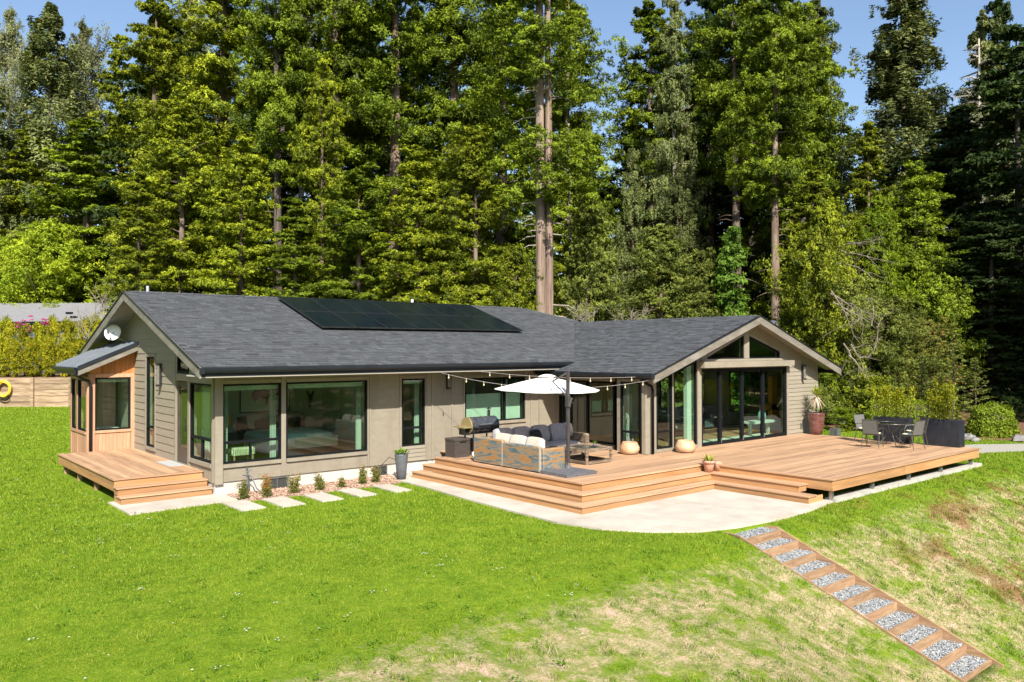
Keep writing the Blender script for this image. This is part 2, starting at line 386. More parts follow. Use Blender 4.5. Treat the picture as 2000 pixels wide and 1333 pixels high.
def ground_mat():
    m, nt, N, L, B = nodes('lawn_and_bank')
    P, sx, v, n1, n2, dry, w = drymask_nodes(N, L)
    n3 = noise(N, L, v, 0.45, 4, 0.6); n4 = noise(N, L, v, 26, 4, 0.75); n5 = noise(N, L, v, 3.0, 5, 0.7)
    g = rampn(N, L, n4, [(0.3, (.05, .105, .005)), (0.52, (.145, .22, .012)), (0.72, (.245, .30, .028))])
    g = mixc(N, L, rampn(N, L, n3, [(0.4, 0.0), (0.62, .55)]), g, (.17, .26, .018))
    g = mixc(N, L, rampn(N, L, n5, [(0.60, 0.0), (0.74, .5)]), g, (.32, .34, .10))
    d = rampn(N, L, n4, [(0.3, (.28, .20, .11)), (0.5, (.44, .34, .21)), (0.7, (.60, .50, .36))])
    d = mixc(N, L, rampn(N, L, n5, [(0.46, 0.0), (0.6, .75)]), d, (.16, .20, .03))
    col = mixc(N, L, dry, g, d)
    # brown moss patches on the upper right bank
    mx_ = N.new('ShaderNodeMapRange'); L.new(sx.outputs[0], mx_.inputs[0]); mx_.inputs[1].default_value = 15.2; mx_.inputs[2].default_value = 18
    n6 = noise(N, L, v, 0.8, 5, 0.65); rf = rampn(N, L, n6, [(0.50, 0.0), (0.60, .75)])
    rf = mth(N, L, 'MULTIPLY', mth(N, L, 'MULTIPLY', rf, mx_.outputs[0]), w)
    col = mixc(N, L, rf, col, mixc(N, L, n4, (.12, .045, .02), (.30, .16, .07)))
    # woodland floor far off
    dt = N.new('ShaderNodeVectorMath'); dt.operation = 'DOT_PRODUCT'; L.new(P, dt.inputs[0]); dt.inputs[1].default_value = (FH.x, FH.y, 0)
    ff = N.new('ShaderNodeMapRange'); L.new(dt.outputs['Value'], ff.inputs[0]); ff.inputs[1].default_value = 51.0; ff.inputs[2].default_value = 52.5
    x3 = N.new('ShaderNodeMapRange'); L.new(mth(N, L, 'ADD', sx.outputs[0], mth(N, L, 'MULTIPLY', n1, 2)), x3.inputs[0]); x3.inputs[1].default_value = 35.0; x3.inputs[2].default_value = 36.0
    fm = mth(N, L, 'MAXIMUM', ff.outputs[0], x3.outputs[0])
    col = mixc(N, L, fm, col, mixc(N, L, n4, (.10, .055, .03), (.26, .15, .09)))
    col = mottle(N, L, v, col)
    L.new(col, B.inputs['Base Color']); B.inputs['Roughness'].default_value = .95; B.inputs['Specular IOR Level'].default_value = .1
    b = N.new('ShaderNodeBump'); b.inputs['Strength'].default_value = .9; b.inputs['Distance'].default_value = .04; L.new(n4, b.inputs['Height']); L.new(b.outputs[0], B.inputs['Normal'])
    return m
M['ground'] = ground_mat()
gme = mesh_np('ground', gv, gf, M['ground'], 4, smooth=True)
go = bpy.data.objects.new('ground', gme); COL.objects.link(go); go['kind'] = 'structure'

# ------------------------------------------------------------------ grass blades (uncountable)
def blade_mat():
    m, nt, N, L, B = nodes('grass_blade')
    P, sx, v, n1, n2, dry, w = drymask_nodes(N, L)
    at_ = N.new('ShaderNodeAttribute'); at_.attribute_name = 'tint'; t = at_.outputs['Fac']
    n3 = noise(N, L, v, 0.45, 4, 0.6)
    g = rampn(N, L, t, [(0.0, (.045, .115, .004)), (0.45, (.175, .28, .016)), (0.85, (.30, .385, .03)), (1.0, (.48, .48, .16))])
    g = mixc(N, L, rampn(N, L, n3, [(0.4, 0.0), (0.62, .45)]), g, (.22, .32, .02))
    d = rampn(N, L, t, [(0.0, (.27, .18, .09)), (0.3, (.46, .36, .22)), (0.5, (.60, .50, .34)), (.6, (.13, .24, .012)), (1.0, (.24, .33, .03))])
    col = mixc(N, L, dry, g, d)
    mx_ = N.new('ShaderNodeMapRange'); L.new(sx.outputs[0], mx_.inputs[0]); mx_.inputs[1].default_value = 15.2; mx_.inputs[2].default_value = 18
    n6 = noise(N, L, v, 0.8, 5, 0.65); rf = rampn(N, L, n6, [(0.50, 0.0), (0.60, .75)])
    rf = mth(N, L, 'MULTIPLY', mth(N, L, 'MULTIPLY', rf, mx_.outputs[0]), w)
    col = mixc(N, L, rf, col, rampn(N, L, t, [(0, (.10, .035, .015)), (.6, (.26, .13, .05)), (.7, (.16, .20, .02)), (1, (.30, .32, .05))]))
    col = mottle(N, L, v, col)
    L.new(col, B.inputs['Base Color']); B.inputs['Roughness'].default_value = .6; B.inputs['Specular IOR Level'].default_value = .15
    tr = N.new('ShaderNodeBsdfTranslucent'); L.new(col, tr.inputs[0])
    mx = N.new('ShaderNodeMixShader'); mx.inputs[0].default_value = .35
    L.new(B.outputs[0], mx.inputs[1]); L.new(tr.outputs[0], mx.inputs[2]); L.new(mx.outputs[0], N['Material Output'].inputs[0])
    return m
M['blade'] = blade_mat()
SLAB = [(12.15, 19.8), (11.78, 18.7), (11.72, 17.2), (11.55, 15.5), (11.45, 13.6), (11.4, 12.0), (11.65, 11.0), (12.2, 10.2), (12.95, 9.6), (13.9, 9.35), (15.2, 9.22), (16.6, 9.25), (17.95, 9.45), (17.95, 13), (17.9, 19.8)]
STONES = [(6.93, 7.48, 17.5, 18.72), (7.83, 8.38, 17.32, 18.5), (8.8, 9.34, 17.28, 18.42), (9.78, 10.28, 17.26, 18.42), (10.78, 11.26, 17.22, 18.38)]
def in_poly(x, y, poly):
    c = np.zeros(x.shape, bool); j = len(poly)-1
    for i in range(len(poly)):
        xi, yi = poly[i]; xj, yj = poly[j]
        c ^= ((yi > y) != (yj > y)) & (x < (xj-xi)*(y-yi)/(yj-yi+1e-12)+xi); j = i
    return c
GP = [(27.4, 11.5), (29.3, 10.9), (31.3, 10.0), (33.0, 8.9), (37, 6.0), (39, 6.6), (34.4, 10.3), (32.6, 11.6), (30, 12.2), (27.4, 12.6)]
def blocked(x, y):
    b = in_poly(x, y, SLAB)
    for (x0, x1, y0, y1) in STONES: b |= (x > x0-.01) & (x < x1+.01) & (y > y0-.01) & (y < y1+.01)
    b |= in_poly(x, y, GP)
    b |= (x > 4.93) & (x < 7.36) & (y > 18.8) & (y < 27)              # entry deck and its slab
    b |= (x > 7.1) & (y > 18.35) & (x < 18.9) & (y < 31)                        # planting bed and house
    b |= (x > 13.3) & (x < 14.75) & (y < 9.5) & (y > 4.8)            # gravel stair
    b |= (x > 17.6) & (x < 27.1) & (y > 9.35)                        # deck footing
    b |= (x > 27.0) & (x < 28.4) & (y > 15)
    b |= (x > 6.8) & (y > 19.8) & (x < 28) & (y < 31)
    return b
NB = 640000
ang = rng.uniform(YAW-math.radians(38), YAW+math.radians(36), NB*2)
u = rng.uniform(0, 1, NB*2); R0, R1 = 7.0, 62.0
rad = (R0**0.35+u*(R1**0.35-R0**0.35))**(1/0.35)
bx, by = rad*np.sin(ang), rad*np.cos(ang)
keep = ~blocked(bx+rng.normal(0, .03, len(bx)), by+rng.normal(0, .03, len(bx))) & ((bx*wf[0]+by*wf[1]) < 51) & (bx < 35)
# thinner on the dry bank
bank = (by < 9.6) & (bx > 4)
keep &= ~(bank & (rng.uniform(0, 1, len(bx)) < .35))
bx, by, rad = bx[keep][:NB], by[keep][:NB], rad[keep][:NB]
n = len(bx); bz = terrain(bx, by)-.012
k = np.clip(rad/10, .9, 6)
hgt = rng.uniform(.012, .036, n)*np.clip(k, .9, 2.0); wid = rng.uniform(.004, .0075, n)*k
ca = rng.uniform(0, 2*np.pi, n); la = rng.uniform(0, 2*np.pi, n); ln = rng.uniform(.1, 1.0, n)*hgt
# longer tufts standing out of the sward, thickest on the bank
tcx = rng.uniform(-1, 33, 4200); tcy = rng.uniform(3, 22, 4200); kk = ~blocked(tcx, tcy) & (rng.uniform(0, 1, 4200) < np.where(tcy < 9.6, .85, .16)); tcx, tcy = tcx[kk], tcy[kk]
tn = 34; tx_ = np.repeat(tcx, tn)+rng.normal(0, .05, len(tcx)*tn); ty_ = np.repeat(tcy, tn)+rng.normal(0, .05, len(tcx)*tn)
bx = np.concatenate([bx, tx_]); by = np.concatenate([by, ty_]); bz = np.concatenate([bz, terrain(tx_, ty_)-.01]); m_t = len(tx_)
hgt = np.concatenate([hgt, np.repeat(rng.uniform(.05, .13, len(tcx)), tn)*rng.uniform(.5, 1, m_t)]); wid = np.concatenate([wid, rng.uniform(.004, .008, m_t)*np.clip(np.hypot(tx_, ty_)/12, 1, 2)])
n = len(bx); ca = rng.uniform(0, 2*np.pi, n); la = rng.uniform(0, 2*np.pi, n); ln = rng.uniform(.1, 1.0, n)*hgt
p0 = np.stack([bx-np.cos(ca)*wid, by-np.sin(ca)*wid, bz], 1); p1 = np.stack([bx+np.cos(ca)*wid, by+np.sin(ca)*wid, bz], 1)
p2 = np.stack([bx+np.cos(la)*ln, by+np.sin(la)*ln, bz+hgt], 1)
bv = np.stack([p0, p1, p2], 1).reshape(-1, 3)
bm_ = mesh_np('grass', bv, np.arange(3*n).reshape(-1, 3), M['blade'], 3, tint=rng.beta(2, 2, n))
o = bpy.data.objects.new('grass', bm_); COL.objects.link(o); tag(o, 'short green lawn grass, drying to straw on the bank', 'grass', kind='stuff')
# broad-leaved weeds and tufts standing in the lawn
b_ = MB(); b_.prism([(WP0[0]+wr[0]*l_+wf[0]*d_, WP0[1]+wr[1]*l_+wf[1]*d_, -.6) for l_, d_ in ((-60, .06), (16, .06), (16, 24), (-60, 24))], (0, 0, 1.9)); b_.build('raised_bed', pm('raised_bed_mulch', (.14, .07, .04), (.34, .19, .12), (6, 6, 6), .95, bump=.6), loc=(0, 0, 0), kind='structure')
nw = 2600; wx_ = []; 
cx = rng.uniform(-1, 30, 1500); cy = rng.uniform(4, 20, 1500)
kk = ~blocked(cx, cy); cx, cy = cx[kk], cy[kk]; kk = rng.uniform(0, 1, len(cx)) < np.where(cy < 9.5, .8, .3); cx, cy = cx[kk], cy[kk]
m = len(cx); per = 22
X = np.repeat(cx, per)+rng.normal(0, .055, m*per); Y = np.repeat(cy, per)+rng.normal(0, .055, m*per); Z = terrain(X, Y)+rng.uniform(.005, .05, m*per)
a1 = rng.uniform(0, 2*np.pi, m*per); sz_ = rng.uniform(.015, .035, m*per)
q0 = np.stack([X, Y, Z], 1); q1 = q0+np.stack([np.cos(a1)*sz_, np.sin(a1)*sz_, rng.uniform(0, .02, m*per)], 1)
q2 = q0+np.stack([np.cos(a1+1.2)*sz_, np.sin(a1+1.2)*sz_, rng.uniform(0, .025, m*per)], 1)
M['weed'] = foliage('broad_leaved_weed', (.05, .12, .01), (.14, .27, .02), .3, 0)
wm = mesh_np('weeds', np.stack([q0, q1, q2], 1).reshape(-1, 3), np.arange(3*m*per).reshape(-1, 3), M['weed'], 3, tint=rng.uniform(0, 1, m*per))
o = bpy.data.objects.new('weeds', wm); COL.objects.link(o); tag(o, 'dark green clover and broad-leaved weeds dotted over the lawn and bank', 'weeds', kind='stuff')

# daisies
dx_ = rng.uniform(0, 9, 260); dy_ = rng.uniform(7, 30, 260); cl2 = rng.uniform(0, 1, 260) < .5; k_ = ~blocked(dx_, dy_); dx_, dy_ = dx_[k_], dy_[k_]
for q_ in range(3): dx_ = np.concatenate([dx_, dx_[:60]+rng.normal(0, .05, 60)]); dy_ = np.concatenate([dy_, dy_[:60]+rng.normal(0, .05, 60)])
nd = len(dx_); dz_ = terrain(dx_, dy_)+.045; s_ = rng.uniform(.008, .016, nd); c_d = np.stack([dx_, dy_, dz_], 1)
dv = np.stack([c_d+np.stack([s_*np.cos(a), s_*np.sin(a), 0*s_], 1) for a in (0, 1.57, 3.14, 4.71)], 1).reshape(-1, 3)
dm = mesh_np('daisies', dv, np.arange(4*nd).reshape(-1, 4), M['white_paint'], 4); o = bpy.data.objects.new('daisies', dm); COL.objects.link(o); tag(o, 'tiny white daisies sprinkled over the left lawn', 'flowers', kind='stuff')
# ------------------------------------------------------------------ patio, path, bed
b = MB(); b.prism([(x, y, -.66) for x, y in SLAB], (0, 0, .14)); b.build('patio', M['concrete'], loc=(0, 0, 0), kind='structure')
b = MB(); b.prism([(4.9, 18.68, -.62), (7.36, 18.86, -.62), (7.36, 20.3, -.62), (4.9, 20.5, -.62)], (0, 0, .10)); b.build('concrete_landing', M['concrete'], loc=(0, 0, 0), kind='structure')
nm = ['nearest to the entry deck', 'second from the entry deck', 'middle one of the row', 'second from the patio', 'nearest to the patio and the tall grey pot']
for i, (x0, x1, y0, y1) in enumerate(STONES):
    b = MB(); w = lambda: random.uniform(-.02, .02)
    b.prism([(x0+w(), y0+w(), -.62), (x1+w(), y0+w(), -.62), (x1+w(), y1+w(), -.62), (x0+w(), y1+w(), -.62)], (0, 0, .095))
    tag(b.build('stepping_stone', M['concrete']), 'pale square concrete stepping stone, '+nm[i], 'paving stone', 'stepping stones in front of the house')
def scatter_bits(name, poly, zf, n, size, mat, label, cat, flat=.5, kind='stuff', zj=.02):
    xs = np.array([p[0] for p in poly]); ys = np.array([p[1] for p in poly])
    X = rng.uniform(xs.min(), xs.max(), n*3); Y = rng.uniform(ys.min(), ys.max(), n*3); k = in_poly(X, Y, poly); X, Y = X[k][:n], Y[k][:n]; n = len(X)
    Z = zf(X, Y)+rng.uniform(0, zj, n); C = np.stack([X, Y, Z], 1); r = rng.uniform(.5, 1, n)[:, None]*size
    a = rng.uniform(0, 2*np.pi, n); vs = []
    for q in range(4):
        aa = a+q*np.pi/2+rng.normal(0, .25, n); vs.append(C+r*np.stack([np.cos(aa), np.sin(aa), rng.uniform(-.25, .25, n)], 1))
    vs.append(C+np.stack([np.zeros(n), np.zeros(n), r[:, 0]*flat], 1))
    V = np.stack(vs, 1).reshape(-1, 3); b0 = np.arange(n)*5
    F = np.concatenate([np.stack([b0+q, b0+(q+1) % 4, b0+4], 1) for q in range(4)], 0)
    tt = np.tile(rng.uniform(0, 1, n), 4)
    me = mesh_np(name, V, F, mat, 3, tint=tt)
    o = bpy.data.objects.new(name, me); COL.objects.link(o); return tag(o, label, cat, kind=kind)
def bitmat(name, stops, rough=.9):
    m, nt, N, L, B = nodes(name); a = N.new('ShaderNodeAttribute'); a.attribute_name = 'tint'
    L.new(rampn(N, L, a.outputs['Fac'], stops), B.inputs['Base Color']); B.inputs['Roughness'].default_value = rough; return m
M['gravel'] = bitmat('blue_grey_gravel', [(0, (.05, .055, .06)), (.35, (.18, .20, .215)), (.8, (.34, .36, .37)), (1, (.52, .50, .46))])
M['mulch'] = bitmat('bark_mulch', [(0, (.16, .08, .05)), (.5, (.42, .26, .18)), (1, (.66, .48, .36))])
BED = [(7.4, 19.75), (12.15, 19.75), (11.85, 18.75), (11.6, 18.35), (9.5, 18.42), (7.45, 18.62)]
b = MB(); b.prism([(x, y, -.62) for x, y in BED], (0, 0, .075)); b.build('planting_bed', pm('bed_soil', (.22, .13, .09), (.38, .25, .18), (14, 14, 14), .95, bump=.6), loc=(0, 0, 0), kind='structure')
scatter_bits('bark_mulch', BED, lambda x, y: -.545+0*x, 5200, .035, M['mulch'], 'reddish bark mulch and pebbles along the foundation', 'mulch', .35)
# gravel path on the far right of the big deck
GP = [(27.4, 11.5), (29.3, 10.9), (31.3, 10.0), (33.0, 8.9), (37, 6.0), (39, 6.6), (34.4, 10.3), (32.6, 11.6), (30, 12.2), (27.4, 12.6)]
b = MB(); b.prism([(x, y, -.70) for x, y in GP], (0, 0, .155)); pth = b.build('path', pm('gravel_path', (.24, .225, .19), (.38, .36, .31), (30, 30, 30), .95, bump=.6), loc=(0, 0, 0), kind='structure')
# ================================================================== HOUSE
house = empty('house', (16, 22, -.62))
tag(house, 'single-storey taupe house with charcoal shingle roof, two gables and wide dark-framed windows', 'house')
H = house
class Fr:
    """wall frame: origin, along-wall axis u, outward normal n; z up"""
    def __init__(s, O, u, n): s.O = Vector(O); s.u = Vector(u); s.n = Vector(n)
    def P(s, u, z, n=0.0): return s.O+s.u*u+s.n*n+Vector((0, 0, z))
    def box(s, b, u0, u1, z0, z1, n0, n1):
        p = s.P(u0, z0, n0); q = s.P(u1, z1, n1); b.box(p.x, q.x, p.y, q.y, p.z, q.z)
    def poly(s, b, pts, n0, n1): b.prism([s.P(u, z, n0) for u, z in pts], s.n*(n1-n0))
    def piece(s, name, parent, u0, u1, z0, z1, n0, n1, mat):
        p = s.P(u0, z0, n0); q = s.P(u1, z1, n1); return piece(name, parent, min(p.x, q.x), max(p.x, q.x), min(p.y, q.y), max(p.y, q.y), p.z, q.z, mat)
FS = Fr((0, 19.75, 0), (1, 0, 0), (0, -1, 0))      # main south front, u = x
FW = Fr((7.12, 0, 0), (0, 1, 0), (-1, 0, 0))       # west gable wall, u = y
FG = Fr((0, 15.19, 0), (1, 0, 0), (0, -1, 0))      # wing gable wall, u = x
FB = Fr((17.97, 0, 0), (0, 1, 0), (-1, 0, 0))      # wing west window bump
FR = Fr((18.85, 0, 0), (0, 1, 0), (-1, 0, 0))      # recessed sliding doors
BS = Fr((0, 26.6, 0), (1, 0, 0), (0, -1, 0))       # cedar bay, south face
BW = Fr((5.8, 0, 0), (0, 1, 0), (-1, 0, 0))        # cedar bay, west face
def wall_holes(fr, u0, u1, z0, z1, holes, th, mat, name='wall', n1=0.0, pa=None):
    us = sorted({u0, u1}|{h[0] for h in holes}|{h[1] for h in holes}); zs = sorted({z0, z1}|{h[2] for h in holes}|{h[3] for h in holes})
    us = [u for u in us if u0 <= u <= u1]; zs = [z for z in zs if z0 <= z <= z1]
    b = MB()
    for i in range(len(us)-1):
        # merge vertical runs
        j = 0
        while j < len(zs)-1:
            uc = (us[i]+us[i+1])/2
            def hole(jj): zc = (zs[jj]+zs[jj+1])/2; return any(h[0] < uc < h[1] and h[2] < zc < h[3] for h in holes)
            if hole(j): j += 1; continue
            k = j
            while k < len(zs)-1 and not hole(k): k += 1
            fr.box(b, us[i], us[i+1], zs[j], zs[k], n1-th, n1); j = k
    return b.build(name, mat, pa or H)
def window(fr, u0, u1, z0, z1, vs=(), rails=(), low=(), fw=.045, mat='dark', name='window', n0=-.07, n1=.012, th=.04, pts=None, label=None):
    """dark frame with panes; rails = full-width bars; low = vertical bars below the first rail"""
    b = MB(); panes = []
    if pts is None:
        fr.box(b, u0, u0+fw, z0, z1, n0, n1); fr.box(b, u1-fw, u1, z0, z1, n0, n1)
        fr.box(b, u0+fw, u1-fw, z0, z0+fw, n0, n1-.002); fr.box(b, u0+fw, u1-fw, z1-fw, z1, n0, n1-.002)
        zc = z0+fw
        if rails:
            r = rails[0]; fr.box(b, u0+fw, u1-fw, r-th/2-.01, r+th/2+.01, n0, n1+.004)
            cuts = [u0+fw]+[x for x in low]+[u1-fw]
            for x in low: fr.box(b, x-th/2, x+th/2, z0+fw, r-th/2-.01, n0, n1-.004)
            for a, c in zip(cuts[:-1], cuts[1:]):
                aa = a+(th/2 if a in low else 0); c2 = c-(th/2 if c in low else 0)
                panes.append([(aa, z0+fw), (c2, z0+fw), (c2, r-th/2-.01), (aa, r-th/2-.01)])
            zc = r+th/2+.01
        cuts = [u0+fw]+list(vs)+[u1-fw]
        for x in vs: fr.box(b, x-fw*.7, x+fw*.7, zc, z1-fw, n0, n1-.004)
        for a, c in zip(cuts[:-1], cuts[1:]):
            aa = a+(fw*.7 if a in vs else 0); c2 = c-(fw*.7 if c in vs else 0)
            panes.append([(aa, zc), (c2, zc), (c2, z1-fw), (aa, z1-fw)])
    else:
        m = len(pts); cx_ = sum(p[0] for p in pts)/m; cz_ = sum(p[1] for p in pts)/m
        # inset polygon
        ins = []
        for i in range(m):
            a = Vector(pts[i-1]); c = Vector(pts[i]); d = Vector(pts[(i+1) % m])
            e1 = (c-a).normalized(); e2 = (d-c).normalized(); n1_ = Vector((-e1.y, e1.x)); n2_ = Vector((-e2.y, e2.x))
            k = fw/(1+n1_.dot(n2_)); q = c+(n1_+n2_)*k; ins.append((q.x, q.y))
        for i in range(m):
            j = (i+1) % m
            fr.poly(b, [pts[i], pts[j], ins[j], ins[i]], n0, n1)
        if rails:
            r = rails[0]; fr.box(b, ins[0][0], ins[1][0], r-th/2, r+th/2, n0, n1+.004)
        panes.append(ins)
    f = b.build(name, M[mat], H, label=label); OFF[f.name] = OFF[H.name]
    for p in panes:
        g = MB(); fr.poly(g, p, -.042, -.030); g.build('pane', M['glass'], f)
    return f
EZ = 2.65; YE = 18.70; SL = .333; YR = 25.1; ZR = EZ+SL*(YR-YE); XK = 6.45
def mz(y): return EZ+SL*(y-YE) if y < YR else ZR-SL*(y-YR)
XL, XR, XRg, YG = 17.69, 28.42, 23.08, 14.64; WZ = 2.345; WS = .337
def wz(x): return WZ+WS*(x-XL) if x < XRg else WZ+WS*(XR-x)
ZWR = wz(XRg)
# --- main south front
w_open = [(7.32, 8.86, .22, 2.2), (8.99, 11.41, .22, 2.2), (12.56, 13.36, .24, 2.2), (14.85, 17.32, .76, 2.16)]
wall_holes(FS, 7.12, 18.85, -.23, 2.44, w_open, .16, M['paint'])
window(FS, 7.32, 8.86, .22, 2.2, rails=(.74,), low=(8.05,))
window(FS, 8.99, 11.41, .22, 2.2)
window(FS, 12.56, 13.36, .24, 2.2, rails=(.76,))
window(FS, 14.85, 17.32, .76, 2.16, vs=(16.47,))
for (u0, u1) in ((7.13, 7.325),): FS.piece('corner_post', H, u0, u1, -.27, 2.43, .002, .05, M['paint'])
for u in (8.86, 11.41, 11.5-.02, 13.40, 13.60, 14.33, 14.79, 17.34, 17.57, 17.93, 18.6):
    wdt = .125 if abs(u-8.86) < .01 else .05
    FS.piece('batten', H, u, u+wdt, -.225, 2.43, .002, .026, M['paint'])
FS.piece('batten', H, 12.48, 12.545, -.225, 2.43, .002, .026, M['paint'])
for (u0, u1, z) in ((7.33, 8.85, .12), (9.0, 11.40, .12), (14.8, 17.33, .68)):
    FS.piece('sill', H, u0, u1, z, z+.09, .002, .055, M['paint'])
for (u0, u1, z) in ((7.33, 8.85, 2.205), (9.0, 11.40, 2.205), (12.56, 13.38, 2.205), (14.8, 17.33, 2.165)):
    FS.piece('head_trim', H, u0, u1, z, z+.09, .002, .03, M['paint'])
def lap(fr, name, u0, u1, z0, z1, mat, ex, n=0.0):
    """one lapped board, thick at its foot"""
    b = MB(); o_ = .026
    P = [fr.P(u0, z0, n+o_), fr.P(u1, z0, n+o_), fr.P(u1, z0, n), fr.P(u0, z0, n), fr.P(u0, z1, n+.006), fr.P(u1, z1, n+.006), fr.P(u1, z1, n), fr.P(u0, z1, n)]
    b.add(P, [(0, 1, 2, 3), (4, 7, 6, 5), (0, 4, 5, 1), (3, 2, 6, 7), (0, 3, 7, 4), (1, 5, 6, 2)] if True else [])
    return b.build(name, mat, H)
z = -.21
while z < .19: lap(FS, 'siding_board', 12.56, 13.38, z, min(z+.118, .215), M['siding'], .12); z += .118
b = MB(); FS.box(b, 7.16, 11.63, -.62, -.24, -.2, -.04); FS.box(b, 12.08, 18.8, -.62, -.24, -.2, -.04)
f = b.build('foundation', M['founda'], H)
b = MB(); FS.box(b, 11.63, 12.08, -.62, -.52, -.2, -.04); b.build('foundation', M['founda'], H)
# foundation vents: dark openings framed in grey, the first with a small white tap
def vent(u0, u1, z0, z1, n):
    b = MB(); FS.box(b, u0, u0+.04, z0, z1, -.038, .0); FS.box(b, u1-.04, u1, z0, z1, -.038, .0); FS.box(b, u0+.04, u1-.04, z1-.03, z1, -.038, -.002)
    v = b.build('crawlspace_vent', M['steel'], H); OFF[v.name] = OFF[H.name]
    b = MB(); FS.box(b, u0+.04, u1-.04, z0, z1-.03, -.036, -.028); b.build('screen', M['screen'], v)
    b = MB(); FS.box(b, (u0+u1)/2-.008, (u0+u1)/2+.008, z0, z1-.03, -.026, -.012); b.build('mullion', M['steel'], v)
vent(8.45, 9.08, -.60, -.25, 0); vent(11.64, 12.07, -.52, -.25, 0)
# --- west gable wall (u = y)
def gtop(y): return mz(y)-.09
wholes = [(24.5, 25.33, .2, 2.86), (21.6, 22.58, .02, 2.22), (19.85, 21.45, .24, 2.2), (21.58, 22.56, 2.44, 3.02)]
wall_holes(FW, 19.75+.004, 30.4, -.23, 2.42, wholes, .16, M['paint'])
b = MB()
FW.poly(b, [(19.76, 2.42), (21.58, 2.42), (21.58, gtop(21.58)), (19.76, gtop(19.76))], -.16, 0)
FW.poly(b, [(21.58, 3.02), (22.56, 3.02), (22.56, gtop(22.56)), (21.58, gtop(21.58))], -.16, 0)
FW.poly(b, [(22.56, 2.42), (24.5, 2.42), (24.5, gtop(24.5)), (22.56, gtop(22.56))], -.16, 0)
FW.poly(b, [(24.5, 2.86), (25.33, 2.86), (25.33, gtop(25.33)), (25.1, gtop(25.1)), (24.5, gtop(24.5))], -.16, 0)
FW.poly(b, [(25.33, 2.42), (30.4, 2.42), (30.4, gtop(30.4)), (25.33, gtop(25.33))], -.16, 0)
b.build('gable_wall', M['paint'], H)
window(FW, 24.5, 25.33, .2, 2.86, rails=(.78,))
window(FW, 19.85, 21.45, .24, 2.2, rails=(.80,), low=(20.62,))
window(FW, 21.62, 22.52, 2.46, 2.98, vs=(), pts=None)
# door with tall glass
b = MB(); FW.box(b, 21.62, 21.73, .02, 2.2, -.08, -.005); FW.box(b, 22.42, 22.54, .02, 2.2, -.08, -.005); FW.box(b, 21.73, 22.42, .02, .42, -.08, -.008); FW.box(b, 21.73, 22.42, 2.06, 2.2, -.08, -.008)
dr = b.build('front_door', pm('dark_brown_door', (.05, .038, .03), (.07, .055, .045), (3, 3, 3), .45), H); OFF[dr.name] = OFF[H.name]
g = MB(); FW.box(g, 21.73, 22.42, .42, 2.06, -.05, -.035); g.build('pane', M['glass'], dr)
g = MB(); g.bar(FW.P(21.69, .9, .06), FW.P(21.69, 1.25, .06), .025, .02); g.bar(FW.P(21.69, .95, -.01), FW.P(21.69, .95, .06), .02, .02); g.bar(FW.P(21.69, 1.2, -.01), FW.P(21.69, 1.2, .06), .02, .02); g.build('door_handle', M['black'], dr)
for (u0, u1, z0, z1) in ((19.76, 19.845, -.225, 2.42), (21.46, 21.6, -.2, 2.42), (22.58, 22.68, -.2, 2.42)): FW.piece('trim_board', H, u0, u1, z0, z1, .002, .035, M['paint'])
FW.piece('trim_board', H, 19.85, 21.45, 2.21, 2.42, .002, .03, M['paint']); FW.piece('trim_board', H, 21.61, 22.57, 2.23, 2.42, .002, .03, M['paint'])
FW.piece('sill', H, 19.86, 21.45, .13, .225, .002, .055, M['paint'])
for (u0, u1) in ((24.4, 24.495), (25.335, 25.43)): FW.piece('trim_board', H, u0, u1, .1, 2.95, .002, .032, M['paint'])
FW.piece('trim_board', H, 24.5, 25.33, 2.865, 2.95, .002, .032, M['paint']); FW.piece('trim_board', H, 24.5, 25.33, .1, .195, .002, .045, M['paint'])
ex = .212; z = -.22
while z < 4.25:
    t = z+ex
    def cl(u0, u1):
        # clip to the slope
        ylo = YE+(t+.27-EZ)/SL; yhi = 2*YR-ylo
        return max(u0, ylo), min(u1, yhi)
    segs = [(22.69, 24.39, -9, 9), (25.44, 26.59 if z < 3.05 else 30.3, -9, 9)]
    if z > 2.95: segs = [(22.69, 30.3, 0, 9)]
    if z > 3.1: segs = [(21.0, 30.3, 0, 9)]
    for (u0, u1, _, _) in segs:
        a, c = cl(u0, u1)
        if c-a > .15: lap(FW, 'siding_board', a, c, z, t, M['siding'], ex)
    z += ex
b = MB(); FW.box(b, 19.95, 30.3, -.62, -.24, -.2, -.04); b.build('foundation', M['founda'], H)
# --- north and east closing walls (with openings that let light through)
b = MB(); b.box(7.13, 22.9, 30.42, 30.56, -.6, 2.5)
b.build('wall', M['paint'], H)
FE = Fr((27.66, 0, 0), (0, 1, 0), (1, 0, 0))
wall_holes(FE, 15.35, 30.4, -.3, 2.45, [(17.2, 19.0, .5, 2.15), (20.2, 22.6, .1, 2.15)], .14, M['paint'], n1=.14)
window(FE, 17.2, 19.0, .5, 2.15, n0=.06, n1=.15); window(FE, 20.2, 22.6, .1, 2.15, n0=.06, n1=.15)
